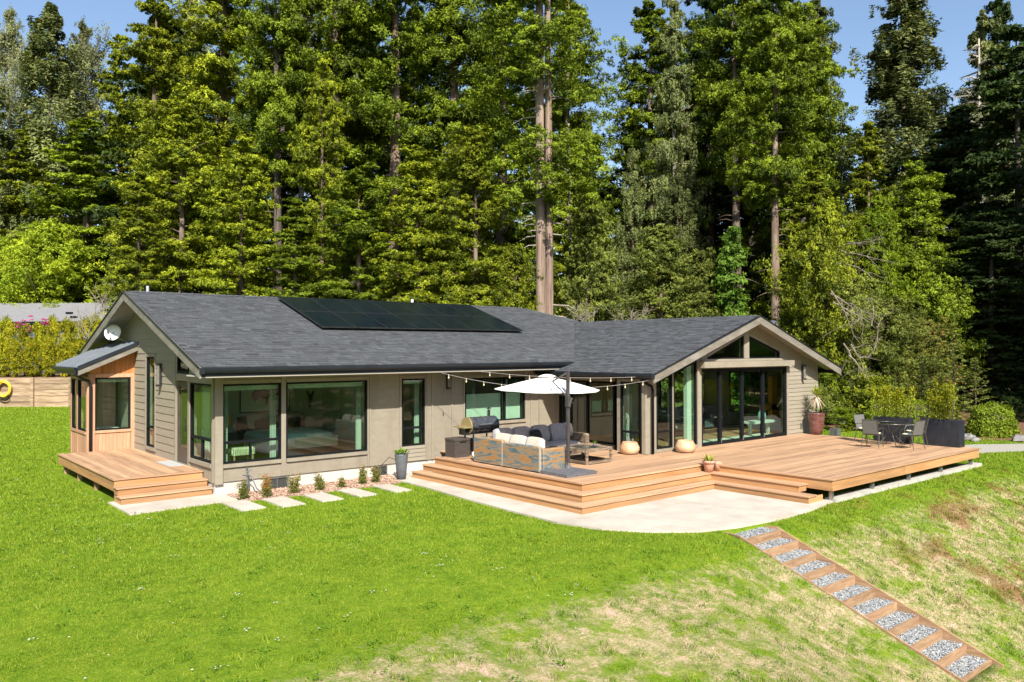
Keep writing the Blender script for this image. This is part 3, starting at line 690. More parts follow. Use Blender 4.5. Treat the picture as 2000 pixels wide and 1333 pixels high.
# --- wing gable (u = x)
def wt(x): return wz(x)-.09
G0, G1 = 17.97, 27.80
PL, PR = 20.44, 20.64                         # pillar
ghol = [(20.64, 25.60, .02, 2.42), (18.2, 19.24, .10, 2.0), (19.30, 20.44, .10, 2.0), (17.98, 18.2, .1, 2.0)]
wall_holes(FG, G0, G1, -.12, 2.0, [(20.64, 25.60, .02, 2.42), (18.50, 19.24, .10, 2.42), (19.31, 20.44, .10, 2.42)], .16, M['paint'])
b = MB()
FG.poly(b, [(17.97, 2.0), (18.50, 2.0), (18.50, wt(18.5)), (17.97, wt(17.97))], -.16, 0)
FG.poly(b, [(19.24, 2.0), (19.31, 2.0), (19.31, wt(19.31)), (19.24, wt(19.24))], -.16, 0)
FG.poly(b, [(20.44, 2.0), (20.64, 2.0), (20.64, wt(20.64)), (20.44, wt(20.44))], -.16, 0)
FG.poly(b, [(20.64, 2.42), (25.6, 2.42), (25.6, 2.74), (20.64, 2.74)], -.16, 0)
FG.poly(b, [(25.6, 2.0), (27.80, 2.0), (27.80, wt(27.80)), (25.6, wt(25.6))], -.16, 0)
FG.poly(b, [(20.64, 2.74), (21.02, 2.74), (21.02, wt(21.02)), (20.64, wt(20.64))], -.16, 0)
FG.poly(b, [(25.2, 2.74), (25.6, 2.74), (25.6, wt(25.6)), (25.2, wt(25.2))], -.16, 0)
FG.poly(b, [(23.0, 2.74), (23.3, 2.74), (23.3, wt(23.3)), (23.08, wt(23.08)), (23.0, wt(23.0))], -.16, 0)
# above the sloped heads
FG.poly(b, [(21.02, 2.80), (23.0, 3.50), (23.0, wt(23.0)), (21.02, wt(21.02))], -.16, 0)
FG.poly(b, [(23.3, 3.50), (25.2, 2.96), (25.2, wt(25.2)), (23.3, wt(23.3))], -.16, 0)
FG.poly(b, [(18.50, 2.10), (19.24, 2.32), (19.24, wt(19.24)), (18.50, wt(18.5))], -.16, 0)
FG.poly(b, [(19.31, 2.34), (20.44, 2.70), (20.44, wt(20.44)), (19.31, wt(19.31))], -.16, 0)
b.build('gable_wall', M['paint'], H)
window(FG, 0, 0, 0, 0, pts=[(18.50, .10), (19.24, .10), (19.24, 2.32), (18.50, 2.10)], rails=(.60,))
window(FG, 0, 0, 0, 0, pts=[(19.31, .10), (20.44, .10), (20.44, 2.70), (19.31, 2.34)])
window(FG, 0, 0, 0, 0, pts=[(21.02, 2.74), (23.0, 2.74), (23.0, 3.50), (21.02, 2.80)])
window(FG, 0, 0, 0, 0, pts=[(23.3, 2.74), (25.2, 2.74), (25.2, 2.96), (23.3, 3.50)])
window(FG, 20.64, 25.60, .02, 2.42, vs=(21.68, 22.91, 24.15), fw=.085, name='folding_door', n1=.03)
for u in (21.68, 22.91, 24.15):
    p = FG.P(u, .05, .04); b = MB(); b.bar(p, p+Vector((0, 0, .14)), .02, .03); b.build('door_bolt', M['steel'], H)
FG.piece('pillar_trim', H, 20.445, 20.635, -.1, 2.66, .002, .05, M['paint'])
FG.piece('corner_post', H, 17.86, 18.15, 0.01, 2.12, -.02, .12, M['paint'])
FG.piece('sill', H, 18.16, 20.44, .01, .09, .002, .05, M['paint'])
FG.piece('sill_shadow_board', H, 18.16, 20.44, -.1, .005, .002, .02, M['paint'])
FG.piece('awning_box', H, 20.45, 25.68, 2.47, 2.66, .005, .30, M['paint'])
b = MB(); FG.box(b, 23.0, 23.29, 2.745, wt(23.0)-.10, .002, .035); b.build('king_post_trim', M['paint'], H)
b = MB(); FG.poly(b, [(21.0, 2.805), (22.99, 3.51), (22.99, 3.59), (21.0, 2.885)], .002, .03); FG.poly(b, [(23.31, 3.505), (25.22, 2.965), (25.22, 3.045), (23.31, 3.585)], .002, .03)
FG.box(b, 20.66, 25.6, 2.665, 2.735, .002, .05); b.build('window_trim', M['paint'], H)
FG.piece('trim_board', H, 25.61, 25.72, .0, 2.46, .002, .04, M['paint'])
ex = .1465; z = -.10
while z < 3.05:
    t = z+ex; xe = XR-(t+.25-WZ)/WS; u0 = 25.73 if z < 2.45 else 25.73
    if min(27.80, xe)-u0 > .1: lap(FG, 'siding_board', u0, min(27.80, xe), z, t, M['siding'], ex)
    z += ex
# --- wing west side: bump window and recessed doors
wall_holes(FB, 15.19, 16.35, -.12, 2.18, [(15.36, 16.12, .02, 2.08)], .14, M['paint'])
window(FB, 15.36, 16.12, .04, 2.08, rails=(.60,))
b = MB(); b.box(17.97, 18.85, 16.27, 16.35, -.12, 2.3); b.build('return_wall', M['paint'], H)
wall_holes(FR, 16.35, 19.75, -.12, 2.44, [(16.6, 19.70, .02, 2.02)], .14, M['paint'])
window(FR, 16.6, 19.70, .02, 2.02, vs=(17.2, 18.38, 19.16), fw=.06, name='sliding_door')
# downspout with bent top on the wing corner
def downspout(pts, r=.04):
    b = MB(); b.tube(pts, r, 10); return b.build('downspout', M['dark'], H, smooth=True)
downspout([(17.78, 14.98, 2.14), (17.80, 15.0, 2.08), (18.02, 14.97, 1.98), (18.06, 14.96, 1.85), (18.06, 14.96, .02)])
# ------------------------------------------------------------------ roofs
def clip_s(poly, t):
    xs = []
    for i in range(len(poly)):
        (s0, t0), (s1, t1) = poly[i], poly[(i+1) % len(poly)]
        if (t0-t)*(t1-t) <= 0 and t0 != t1: xs.append(s0+(s1-s0)*(t-t0)/(t1-t0))
    return (min(xs), max(xs)) if len(xs) >= 2 else None
def shingles(E, a, bdir, poly, name='shingle', ex=.143, th=.012):
    E = Vector(E); a = Vector(a).normalized(); bd = Vector(bdir).normalized(); nn = a.cross(bd).normalized()
    if nn.z < 0: nn = -nn
    mb = MB(); T = max(p[1] for p in poly); k = 0; t = 0.0
    rr = random.Random(3)
    while t < T-.02:
        t1 = min(t+ex, T-.001); c = clip_s(poly, (t+t1)/2)
        if c and c[1]-c[0] > .05:
            s = c[0]-rr.uniform(0, .25); row = rr.uniform(-.08, .08)
            while s < c[1]:
                w = rr.choice((.16, .2, .26, .33)); s0 = max(s, c[0]); s1 = min(s+w-.006, c[1]); s += w
                if s1-s0 < .02: continue
                h = th*rr.uniform(.7, 2.0); dt = rr.choice((0, 0, .012))
                p = lambda ss, tt, hh: E+a*ss+bd*tt+nn*hh
                mb.add([p(s0, t-dt, .002+h), p(s1, t-dt, .002+h), p(s1, t1+.01, .006), p(s0, t1+.01, .006), p(s0, t-dt, -.004), p(s1, t-dt, -.004)],
                       [(0, 1, 2, 3), (4, 5, 1, 0), (4, 0, 3), (1, 5, 2)], min(1, max(0, .5+row+rr.gauss(0, .17))))
        t += ex; k += 1
    # consistent winding
    o = mb.build(name, M['shingle'], H, tint=True, kind='stuff'); return o
XV0, YVr = 18.6, YE+(ZWR-EZ)/SL
cs = math.sqrt(1+SL*SL); cw = math.sqrt(1+WS*WS)
# roof decks (solid, thick)
def deck_poly(pts, th=.05, name='roof_deck', mat='gutter'):
    b = MB(); b.prism(pts, (0, 0, -th)); return b.build(name, M[mat], H)
deck_poly([(XK, YE, mz(YE)-.008), (XV0, YE, mz(YE)-.008), (XRg, YVr, ZWR-.008), (23.5, 23.4, mz(23.4)-.008), (21.8, YR, ZR-.008), (XK, YR, ZR-.008)])
deck_poly([(XK, YR+.001, ZR-.008), (21.8, YR+.001, ZR-.008), (28.4, 31.5, mz(31.5)-.01), (XK, 31.5, mz(31.5)-.008)])
deck_poly([(21.8, YR, ZR-.012), (28.4, YE, mz(YE)-.012), (28.4, 31.5, mz(31.5)-.012)], name='hip_deck')
deck_poly([(XL, YG, WZ-.008), (XRg, YG, ZWR-.008), (XRg, YVr, ZWR-.008), (XV0, YE, wz(XV0)-.008), (XV0-.02, 19.7, wz(XV0)-.01), (XL, 19.7, WZ-.008)])
deck_poly([(XR, YG, wz(XR)-.008), (XRg+.001, YG, ZWR-.008), (XRg+.001, YVr+.3, ZWR-.008), (XR, YVr+.3, wz(XR)-.008)])
T1 = (YR-YE)*cs
shingles((XK, YE, EZ), (1, 0, 0), (0, 1, SL), [(0, 0), (XV0-XK, 0), (XRg-XK, (YVr-YE)*cs), (23.5-XK, (23.4-YE)*cs), (21.8-XK, T1), (0, T1)])
T2 = (XRg-XL)*cw
shingles((XL, YG, WZ), (0, 1, 0), (1, 0, WS), [(0, 0), (4.9, 0), (4.9, .25), (YE-YG, (XV0-XL)*cw), (YVr-YG, T2), (0, T2)])
# ridge caps
def ridge_caps(p0, p1, up=(0, 0, 1)):
    p0 = Vector(p0); p1 = Vector(p1); d = (p1-p0); n = int(d.length/.2); d.normalize(); side = d.cross(Vector((0, 0, 1))).normalized(); mb = MB()
    for i in range(n):
        a = p0+d*i*.2; c = a+d*.23; h0, h1 = .035, .02
        mb.add([a+side*.13+Vector((0, 0, h0-.045)), a+Vector((0, 0, h0)), a-side*.13+Vector((0, 0, h0-.045)), c+side*.13+Vector((0, 0, h1-.045)), c+Vector((0, 0, h1)), c-side*.13+Vector((0, 0, h1-.045))],
               [(0, 1, 4, 3), (1, 2, 5, 4), (0, 2, 1)], random.uniform(.3, .8))
    return mb.build('ridge_cap', M['shingle'], H, tint=True, kind='stuff')
ridge_caps((21.8, YR, ZR), (XK, YR, ZR)); ridge_caps((XRg, YVr, ZWR), (XRg, YG, ZWR)); ridge_caps((23.5, 23.4, mz(23.4)), (21.8, YR, ZR))
# fascia boards, rakes
def rake(p0, p1, nrm, h=.25, th=.045, mat='fascia', n_='rake_board'):
    p0 = Vector(p0); p1 = Vector(p1); b = MB(); b.prism([p0, p1, p1-Vector((0, 0, h)), p0-Vector((0, 0, h))], Vector(nrm)*th); return b.build(n_, M[mat], H)
d_ = .012
rake((XK, YE, mz(YE)-d_), (XK, YR, ZR-d_), (-1, 0, 0)); rake((XK, YR+.003, ZR-d_), (XK, 31.5, mz(31.5)-d_), (-1, 0, 0))
rake((XL, YG, WZ-d_), (XRg, YG, ZWR-d_), (0, -1, 0)); rake((XRg+.003, YG, ZWR-d_), (XR, YG, WZ-d_), (0, -1, 0))
# thin dark drip edge above the rakes
def drip(p0, p1, nrm): 
    p0 = Vector(p0)+Vector(nrm)*.06; p1 = Vector(p1)+Vector(nrm)*.06; b = MB(); b.bar(p0, p1, .03, .028); b.build('drip_edge', M['gutter'], H)
drip((XK, YE, mz(YE)), (XK, YR, ZR), (-1, 0, 0)); drip((XK, YR, ZR), (XK, 31.5, mz(31.5)), (-1, 0, 0))
drip((XL, YG, WZ), (XRg, YG, ZWR), (0, -1, 0)); drip((XRg, YG, ZWR), (XR, YG, WZ), (0, -1, 0))
# soffits
b = MB(); b.prism([(XK, YE+.03, 2.425), (XV0-.7, YE+.03, 2.425), (XV0-.7, 19.74, 2.425), (XK, 19.74, 2.425)], (0, 0, .03)); b.build('soffit', M['inceil'], H)
b = MB(); b.prism([(XK+.01, YE+.05, mz(YE+.05)-.075), (XK+.01, YR, ZR-.075), (7.12, YR, ZR-.075), (7.12, YE+.05, mz(YE+.05)-.075)], (0, 0, -.02)); b.prism([(XK+.01, 31.4, mz(31.4)-.075), (XK+.01, YR+.01, ZR-.075), (7.12, YR+.01, ZR-.075), (7.12, 31.4, mz(31.4)-.075)], (0, 0, -.02)); b.build('soffit', M['paint'], H)
b = MB(); b.prism([(XL+.05, YG+.01, wz(XL+.05)-.075), (XRg, YG+.01, ZWR-.075), (XRg, 15.18, ZWR-.075), (XL+.05, 15.18, wz(XL+.05)-.075)], (0, 0, -.02))
b.prism([(XR-.05, YG+.01, wz(XR-.05)-.075), (XRg+.01, YG+.01, ZWR-.075), (XRg+.01, 15.18, ZWR-.075), (XR-.05, 15.18, wz(XR-.05)-.075)], (0, 0, -.02)); b.build('soffit', M['paint'], H)
b = MB(); b.prism([(XL+.03, 15.2, 2.185), (18.84, 15.2, 2.185), (18.84, 19.74, 2.185), (XL+.03, 19.74, 2.185)], (0, 0, .03)); b.build('soffit', M['inceil'], H)
# gutters (half-round trough with lip) with pale underside board
def gutter(p0, p1, out, depth=.11, h=.115, name='gutter'):
    p0 = Vector(p0); p1 = Vector(p1); o_ = Vector(out); z_ = Vector((0, 0, 1)); prof = [(0, 0), (0, -h), (depth*.55, -h), (depth*.9, -h*.55), (depth, -.012), (depth, .008), (depth-.014, .008), (depth-.016, -.02), (depth*.5, -h*.75), (.01, -h*.8), (.01, 0)]
    b = MB(); b.prism([p0+o_*x+z_*y for x, y in prof], p1-p0); return b.build(name, M['gutter'], H)
gutter((XK-.02, YE-.005, EZ-.02), (XV0-.05, YE-.005, EZ-.02), (0, -1, 0))
b = MB(); b.box(XK, XV0-.62, YE, YE+.035, 2.435, 2.63); b.build('fascia_board', M['gutter'], H)
b = MB(); b.box(XK-.03, XV0-.70, YE-.015, YE+.06, 2.405, 2.43); b.build('soffit_edge_trim', pm('pale_trim', (.30, .27, .22), None, (3, 3, 3), .6), H)
b = MB(); b.prism([(XV0-.62, YE, 2.60), (XV0-.62, YE, 2.43), (XV0-.08, YE, 2.60)], (0, .04, 0)); b.build('fascia_return', M['gutter'], H)
gutter((XL-.005, YG-.03, WZ-.02), (XL-.005, 18.8, WZ-.02), (-1, 0, 0)); 
b = MB(); b.box(XL, XL+.035, YG+.05, 19.5, 2.185, WZ-.03); b.build('fascia_board', M['gutter'], H)
gutter((XR+.005, YG-.03, WZ-.02), (XR+.005, 22, WZ-.02), (1, 0, 0)); b = MB(); b.box(XR-.035, XR, YG+.05, 22, 2.15, WZ-.03); b.build('fascia_board', M['gutter'], H)
b = MB(); b.box(XL-.1, XL+.02, YG-.05, YG-.0, WZ-.14, WZ+.0); b.box(XK-.05, XK+.03, YE-.12, YE-.0, EZ-.15, EZ-.01); b.build('gutter_end_cap', M['gutter'], H)
# vent pipes through the roof
def pipe(x, y, z0, z1, r, mat='pipe'):
    b = MB(); b.tube([(x, y, z0), (x, y, z1)], r, 12); b.build('vent_pipe', M[mat], H)
pipe(7.35, 26.1, 4.3, 5.05, .045); pipe(16.75, 25.6, 4.5, 4.98, .05, 'white_paint')
# wing flue with louvred cap
fx, fy = 25.95, 15.9
b = MB(); b.lathe([(.09, 3.0), (.09, 3.72), (.13, 3.76), (.13, 3.80), (.10, 3.82)], (fx, fy, 0), 16)
for k in range(8):
    q = k*math.pi/4; b.bar((fx+.14*math.cos(q), fy+.14*math.sin(q), 3.80), (fx+.14*math.cos(q), fy+.14*math.sin(q), 4.02), .05, .02, (math.cos(q), math.sin(q), 0))
b.lathe([(.17, 4.02), (.17, 4.04), (.02, 4.10)], (fx, fy, 0), 16); b.lathe([(.17, 3.79), (.17, 3.81)], (fx, fy, 0), 16); b.build('flue', M['steel'], H)
# ------------------------------------------------------------------ cedar bay
BX0, BX1, BY0, BY1 = 5.80, 7.12, 26.6, 28.85
window(BS, 6.0, 6.99, .62, 2.22)
window(BW, 26.78, 27.85, .58, 2.15, name='window'); window(BW, 28.05, 28.7, .58, 2.15)
# framing members
for (u0, u1, z0, z1) in ((5.80, 5.99, .02, 2.35), (7.0, 7.115, .02, 2.35)): BS.piece('corner_board', H, u0, u1, z0-.25, z1, -.05, .02, M['cedarpale'])
BS.piece('sill', H, 5.99, 7.0, .54, .615, -.03, .045, M['cedarpale']); BS.piece('head_trim', H, 5.99, 7.0, 2.225, 2.34, -.03, .035, M['cedarpale'])
for (u0, u1) in ((26.6, 26.77), (27.86, 28.04), (28.71, 28.85)): BW.piece('corner_board', H, u0+.003, u1, -.23, 2.25, -.05, .02, M['cedarpale'])
BW.piece('sill', H, 26.77, 28.71, .5, .575, -.03, .04, M['cedarpale']); BW.piece('head_trim', H, 26.77, 28.71, 2.155, 2.25, -.03, .03, M['cedarpale'])
u = 6.0
while u < 6.98: BS.piece('cedar_board', H, u, u+.094, -.22, .535, -.02, .006+random.uniform(0, .004), M['cedarpale']); u += .099
def brt(x): return 2.56+.44*(x-5.42)
u = 5.85
while u < 7.1:
    t_ = min(u+.094, 7.112); b = MB(); BS.poly(b, [(u, 2.345), (t_, 2.345), (t_, brt(t_)-.15), (u, brt(u)-.15)], -.02, .006+random.uniform(0, .004)); b.build('cedar_board', M['cedar'], H); u += .099
u = 26.78
while u < 28.7: BW.piece('cedar_board', H, u, min(u+.094, 28.71), -.22, .495, -.02, .006, M['cedarpale']); u += .099
b = MB(); b.box(5.86, 7.1, 28.72, 28.84, -.23, 2.35); b.build('wall', M['cedarpale'], H)
b = MB(); b.box(5.86, 7.1, 26.65, 28.7, -.24, -.16); b.build('floor', M['infloor'], H)
b = MB(); b.box(5.9, 7.0, 26.68, 28.6, .50, .56); b.build('window_seat', M['blind'], H)
b = MB(); b.box(5.9, 6.98, 26.72, 26.76, 2.08, 2.2); b.build('roller_blind', M['blind'], H)
# standing seam roof
RX0, RX1, RY0, RY1 = 5.42, 7.10, 26.16, 29.25
b = MB(); b.prism([(RX0, RY0, brt(RX0)-.03), (RX1, RY0, brt(RX1)-.03), (RX1, RY1, brt(RX1)-.03), (RX0, RY1, brt(RX0)-.03)], (0, 0, .03)); br = b.build('metal_roof', M['metroof'], H); OFF[br.name] = OFF[H.name]
y = RY0+.33
while y < RY1:
    b = MB(); b.bar((RX0, y, brt(RX0)+.028), (RX1, y, brt(RX1)+.028), .03, .055); b.build('seam', M['metroof'], br); y += .335
b = MB(); b.prism([(RX0, RY0, brt(RX0)+.03), (RX1, RY0, brt(RX1)+.03), (RX1, RY0, brt(RX1)-.10), (RX0, RY0, brt(RX0)-.10)], (0, -.02, 0)); b.build('metal_flashing', M['gutter'], H)
b = MB(); b.prism([(RX0+.02, RY0+.0, brt(RX0)-.10), (RX1, RY0+.0, brt(RX1)-.10), (RX1, RY0+.0, brt(RX1)-.25), (RX0+.02, RY0+.0, brt(RX0)-.25)], (0, .04, 0)); b.build('rake_board', M['fascia'], H)
b = MB(); b.prism([(RX0+.03, RY0+.05, brt(RX0)-.12), (BX1, RY0+.05, brt(BX1)-.12), (BX1, RY1-.02, brt(BX1)-.12), (RX0+.03, RY1-.02, brt(RX0)-.12)], (0, 0, -.02)); b.build('soffit', M['paint'], H)
gutter((RX0-.005, RY0, brt(RX0)-.02), (RX0-.005, RY1, brt(RX0)-.02), (-1, 0, 0), .10, .12)
b = MB(); b.box(RX0, RX0+.03, RY0+.04, RY1, brt(RX0)-.22, brt(RX0)-.03); b.build('fascia_board', M['gutter'], H)
b = MB(); b.tube([(RX0-.04, RY0+.08, brt(RX0)-.12), (RX0-.03, RY0+.1, brt(RX0)-.22), (RX0+.1, RY0+.25, brt(RX0)-.3), (5.80, 26.50, 2.12), (5.86, 26.54, 2.0), (5.86, 26.54, .02)], .045, 10); b.build('downspout', M['gutter'], H, smooth=True)
# ------------------------------------------------------------------ interior shell (parts of the house)
def inbox(name, x0, x1, y0, y1, z0, z1, mat): return piece(name, H, x0, x1, y0, y1, z0, z1, M[mat])
inbox('floor', 7.3, 27.6, 19.93, 24.2, -.1, .0, 'infloor'); inbox('floor', 18.9, 27.6, 15.38, 19.92, -.1, .0, 'infloor'); inbox('floor', 18.0, 18.89, 15.38, 16.25, -.1, .0, 'infloor')
inbox('partition', 7.3, 12.3, 24.0, 24.1, 0, 2.42, 'inwall'); inbox('partition', 12.2, 12.3, 19.95, 23.99, 0, 2.42, 'inwall'); inbox('partition', 13.9, 13.98, 19.95, 23.9, 0, 2.42, 'inwall')
inbox('partition', 12.31, 18.8, 22.4, 22.5, 0, 2.42, 'inwall'); inbox('partition', 18.86, 27.6, 23.2, 23.3, 0, 2.42, 'inwall')
inbox('ceiling', 7.3, 18.8, 19.93, 24.0, 2.44, 2.47, 'inceil')
inbox('roller_blind', 7.38, 8.80, 19.92, 19.96, 2.03, 2.15, 'blind'); inbox('roller_blind', 9.05, 11.35, 19.92, 19.96, 2.03, 2.15, 'blind'); inbox('roller_blind', 12.6, 13.3, 19.92, 19.96, 2.05, 2.15, 'blind')
inbox('cellular_shade', 14.92, 16.42, 19.92, 19.95, .80, 1.65, 'blind'); inbox('cellular_shade', 16.52, 17.26, 19.92, 19.95, .80, 1.65, 'blind')
inbox('threshold_strip', 20.7, 25.5, 15.42, 16.15, 0.001, .012, 'blind')  # pale strip laid on the floor as a painted patch of sunlight
inbox('window_jamb', 20.2, 20.42, 15.37, 15.5, 0, 2.62, 'blind')
inbox('kitchen_cabinet', 20.6, 21.2, 17.5, 20.8, 0.0, 2.1, 'cedarpale'); inbox('kitchen_cabinet', 20.2, 20.6, 20.9, 22.6, 0, 2.1, 'brownres')
# ================================================================== DECKS
deck = empty('deck', (17, 13, -.52), 'large L-shaped timber deck with wide steps in front of the glazed gable', 'deck')
D = deck
def run_x(x0, x1, y0, y1, z1, th=.028, w=.138, gap=.005, pa=D, name='deck_board'):
    y = y0; 
    while y < y1-.03:
        e = min(y+w, y1); L = x1-x0
        if L > 6.5:
            c = x0+L*random.choice((.38, .5, .62)); piece(name, pa, x0, c-.002, y, e, z1-th, z1, M['deckx']); piece(name, pa, c+.002, x1, y, e, z1-th, z1, M['deckx'])
        else: piece(name, pa, x0, x1, y, e, z1-th, z1, M['deckx'])
        y += w+gap
def run_y(x0, x1, y0, y1, z1, th=.028, w=.138, gap=.005, pa=D, name='deck_board'):
    x = x0
    while x < x1-.03: piece(name, pa, x, min(x+w, x1), y0, y1, z1-th, z1, M['decky']); x += w+gap
XA, XB, XC = 12.95, 17.73, 26.75; YA, YB, YD = 12.80, 9.32, 15.17
# boards run along x; left part, then right part
run_x(XA+.14, XB+.137, YA+.14, 15.0, 0); run_x(XA+.14, 17.9, 15.0, 16.2, 0); run_x(XA+.14, 18.8, 16.2, 18.66, 0)
run_x(13.9, 18.8, 18.66, 19.72, 0)
run_x(XB+.14, XC-.02, YB+.14, YD-.02, 0)
# picture-frame nosing boards
def nose(x0, x1, y0, y1, z1, mat): piece('nosing_board', D, x0, x1, y0, y1, z1-.03, z1+.001, M[mat])
nose(XA, XB+.137, YA, YA+.137, 0, 'deckx'); nose(XA, XA+.137, YA+.14, 18.7, 0, 'decky'); nose(XB, XB+.137, YB, YA-.003, 0, 'decky'); nose(XB+.14, XC, YB, YB+.137, 0, 'deckx')
# fascia under the nosing
piece('fascia_board', D, XA+.03, XB+.029, YA+.03, YA+.055, -.173, -.031, M['fasx']); piece('fascia_board', D, XA+.03, XA+.055, YA+.056, 18.68, -.173, -.031, M['fasy'])
piece('fascia_board', D, XB+.03, XB+.055, YB+.03, YA+.03, -.275, -.031, M['fasy'])
piece('fascia_board', D, XB+.056, 21.6, YB+.03, YB+.055, -.275, -.031, M['fasx']); piece('fascia_board', D, 21.605, XC-.03, YB+.03, YB+.055, -.275, -.031, M['fasx'])
piece('fascia_board', D, XC-.055, XC-.03, YB+.056, YD, -.275, -.031, M['fasy'])
# two lower steps wrapping both faces
def step(k, z):
    o_ = .33*k; xa = XA-o_; ya = YA-o_; xb = XB-o_
    ye = 9.98 if k == 1 else 9.56
    w = .30+.045
    piece('step_board', D, xa, xb+.001, ya, ya+w, z-.03, z, M['deckx'])
    piece('step_board', D, xa, xa+w, ya+w+.003, 18.75+.05*k, z-.03, z, M['decky'])
    piece('step_board', D, xb+.003, xb+w+.03, ye, ya+w, z-.03, z-.0005, M['decky'])
    zb = z-.173
    piece('riser', D, xa+.03, xb+.03, ya+.03, ya+.055, zb+.002, z-.031, M['fasx']); piece('riser', D, xa+.03, xa+.055, ya+.056, 18.73+.05*k, zb+.002, z-.031, M['fasy'])
    piece('riser', D, xb+.031, xb+.055, ye+.03, ya+.054, zb+.002, z-.031, M['fasy'])
    piece('riser', D, xb+.056, XB+.02, ye+.03, ye+.055, zb+.002, z-.031, M['fasx'])
    piece('riser', D, xa+.056, xa+w, 18.70+.05*k, 18.73+.05*k, zb+.002, z-.031, M['fasx'])
step(1, -.173); step(2, -.347)
# substructure: joists, posts on footing
b = MB(); b.box(XB+.1, XC-.1, YB+.11, YB+.16, -.30, -.06); b.box(XB+.1, XC-.1, YB+1.9, YB+1.95, -.33, -.06); b.box(XC-.18, XC-.13, YB+.2, YD, -.30, -.06); b.build('beam', M['dark'], D)
for x in (17.9, 19.95, 22.05, 24.15, 26.35): piece('post', D, x, x+.09, YB+.12, YB+.2, -.52, -.275, M['steel'])
ft = MB(); ft.box(17.95, 27.0, YB+.05, YB+.33, -1.5, -.485); tag(ft.build('concrete_footing', M['footing']), 'long low concrete footing under the front edge of the big deck', 'footing')
# entry deck
ed = empty('entry_deck', (6.06, 23, -.52), 'small timber entry deck with two steps at the west gable door', 'deck')
EX0, EX1, EY0, EY1 = 5.0, 7.10, 20.44, 26.56
piece('nosing_board', ed, EX0, EX1, EY0, EY0+.137, -.03, 0, M['deckx']); piece('nosing_board', ed, EX0, EX0+.137, EY0+.14, EY1+.1, -.03, 0, M['decky'])
run_y(EX0+.143, EX1, EY0+.142, EY1, 0, pa=ed)
piece('fascia_board', ed, EX0+.03, EX0+.055, EY0+.056, EY1+.1, -.29, -.031, M['fasy']); piece('fascia_board', ed, EX0+.03, EX1-.01, EY0+.03, EY0+.055, -.29, -.031, M['fasx'])
for k, z in ((1, -.173), (2, -.347)):
    y0 = EY0-.30*k; x0 = EX0+.06*0; x1 = EX1+.01*k
    piece('step_board', ed, x0, x1, y0, y0+.33, z-.03, z, M['deckx'])
    zb = z-.173; piece('riser', ed, x0+.03, x1-.005, y0+.03, y0+.055, zb+.002, z-.031, M['fasx'])
    piece('stringer', ed, x0+.03, x0+.055, y0+.056, EY0+.028, zb+.002, z-.031, M['fasy'])
    piece('stringer', ed, x1-.03, x1-.006, y0+.056, EY0+.028, zb+.002, z-.031, M['fasy'])
for y in (20.75, 22.7, 24.6, 26.3): piece('post', ed, EX0+.12, EX0+.22, y, y+.1, -.6, -.29, M['treated'])
piece('beam', ed, EX0+.25, EX0+.30, EY0+.2, EY1, -.28, -.04, M['dark'])
# ------------------------------------------------------------------ timber-edged gravel stair down the bank
st = empty('garden_stair', (14.02, 6.9, -1.4), 'narrow hillside stair of timber-edged gravel treads running down the bank', 'stair')
SX0, SX1 = 13.40, 14.64; sy = [8.82-.386*i for i in range(11)]; sz = [-.62-.150*i for i in range(11)]
for i in range(11):
    rb_ = piece('riser_board', st, SX0+.002, SX1-.002, sy[i]-.0, sy[i]+.04, sz[i]-.19, sz[i]+random.uniform(-.012, .006), M['treated']); rb_.rotation_euler.z = math.radians(random.uniform(-.5, .5))
for i in range(10):
    poly = [(SX0, sy[i+1]+.04), (SX1, sy[i+1]+.04), (SX1, sy[i]), (SX0, sy[i])]
    zt = sz[i+1]+.008
    piece('tread_bed', st, SX0, SX1, sy[i+1]+.04, sy[i], zt-.12, zt-.03, M['footing'])
    g = scatter_bits('gravel', poly, lambda x, y, zt=zt: zt-.03+0*x, 1000, .019, M['gravel'], None, None, .6, kind='stuff', zj=.02); g.parent = st; g.location = -OFF[st.name]
for sx_ in (SX0, SX1):
    s0, s1 = (sx_-.04, sx_) if sx_ == SX0 else (sx_, sx_+.04)
    b = MB(); y0, z0 = sy[0]+.10, sz[0]+.045; y1, z1 = sy[10]-.04, sz[10]+.012
    if sx_ == SX1: y1 -= .13; z1 -= .05
    b.prism([(s0, y0, z0), (s0, y1, z1), (s0, y1, z1-.20), (s0, y0, z0-.22)], (s1-s0, 0, 0)); b.build('side_board', M['treated'], st)
    b = MB(); yy = 9.33 if sx_ == SX0 else 9.12; b.prism([(s0, y0+.002, z0), (s0, y0+.002, z0-.22), (s0+.1*(1 if sx_ == SX0 else -1), yy, z0-.2), (s0+.1*(1 if sx_ == SX0 else -1), yy, z0+.0)], (s1-s0, 0, 0)); b.build('side_board', M['treated'], st)
GT = [(13.42, 8.87), (14.62, 8.87), (14.60, 9.26), (14.2, 9.30), (13.9, 9.34), (13.42, 9.42)]
b = MB(); b.prism([(x, y, -.70) for x, y in GT], (0, 0, .06)); b.build('gravel_bed', M['footing'], st)
g = scatter_bits('gravel', GT, lambda x, y: -.635+0*x, 1300, .019, M['gravel'], None, None, .6, kind='stuff', zj=.02); g.parent = st; g.location = -OFF[st.name]

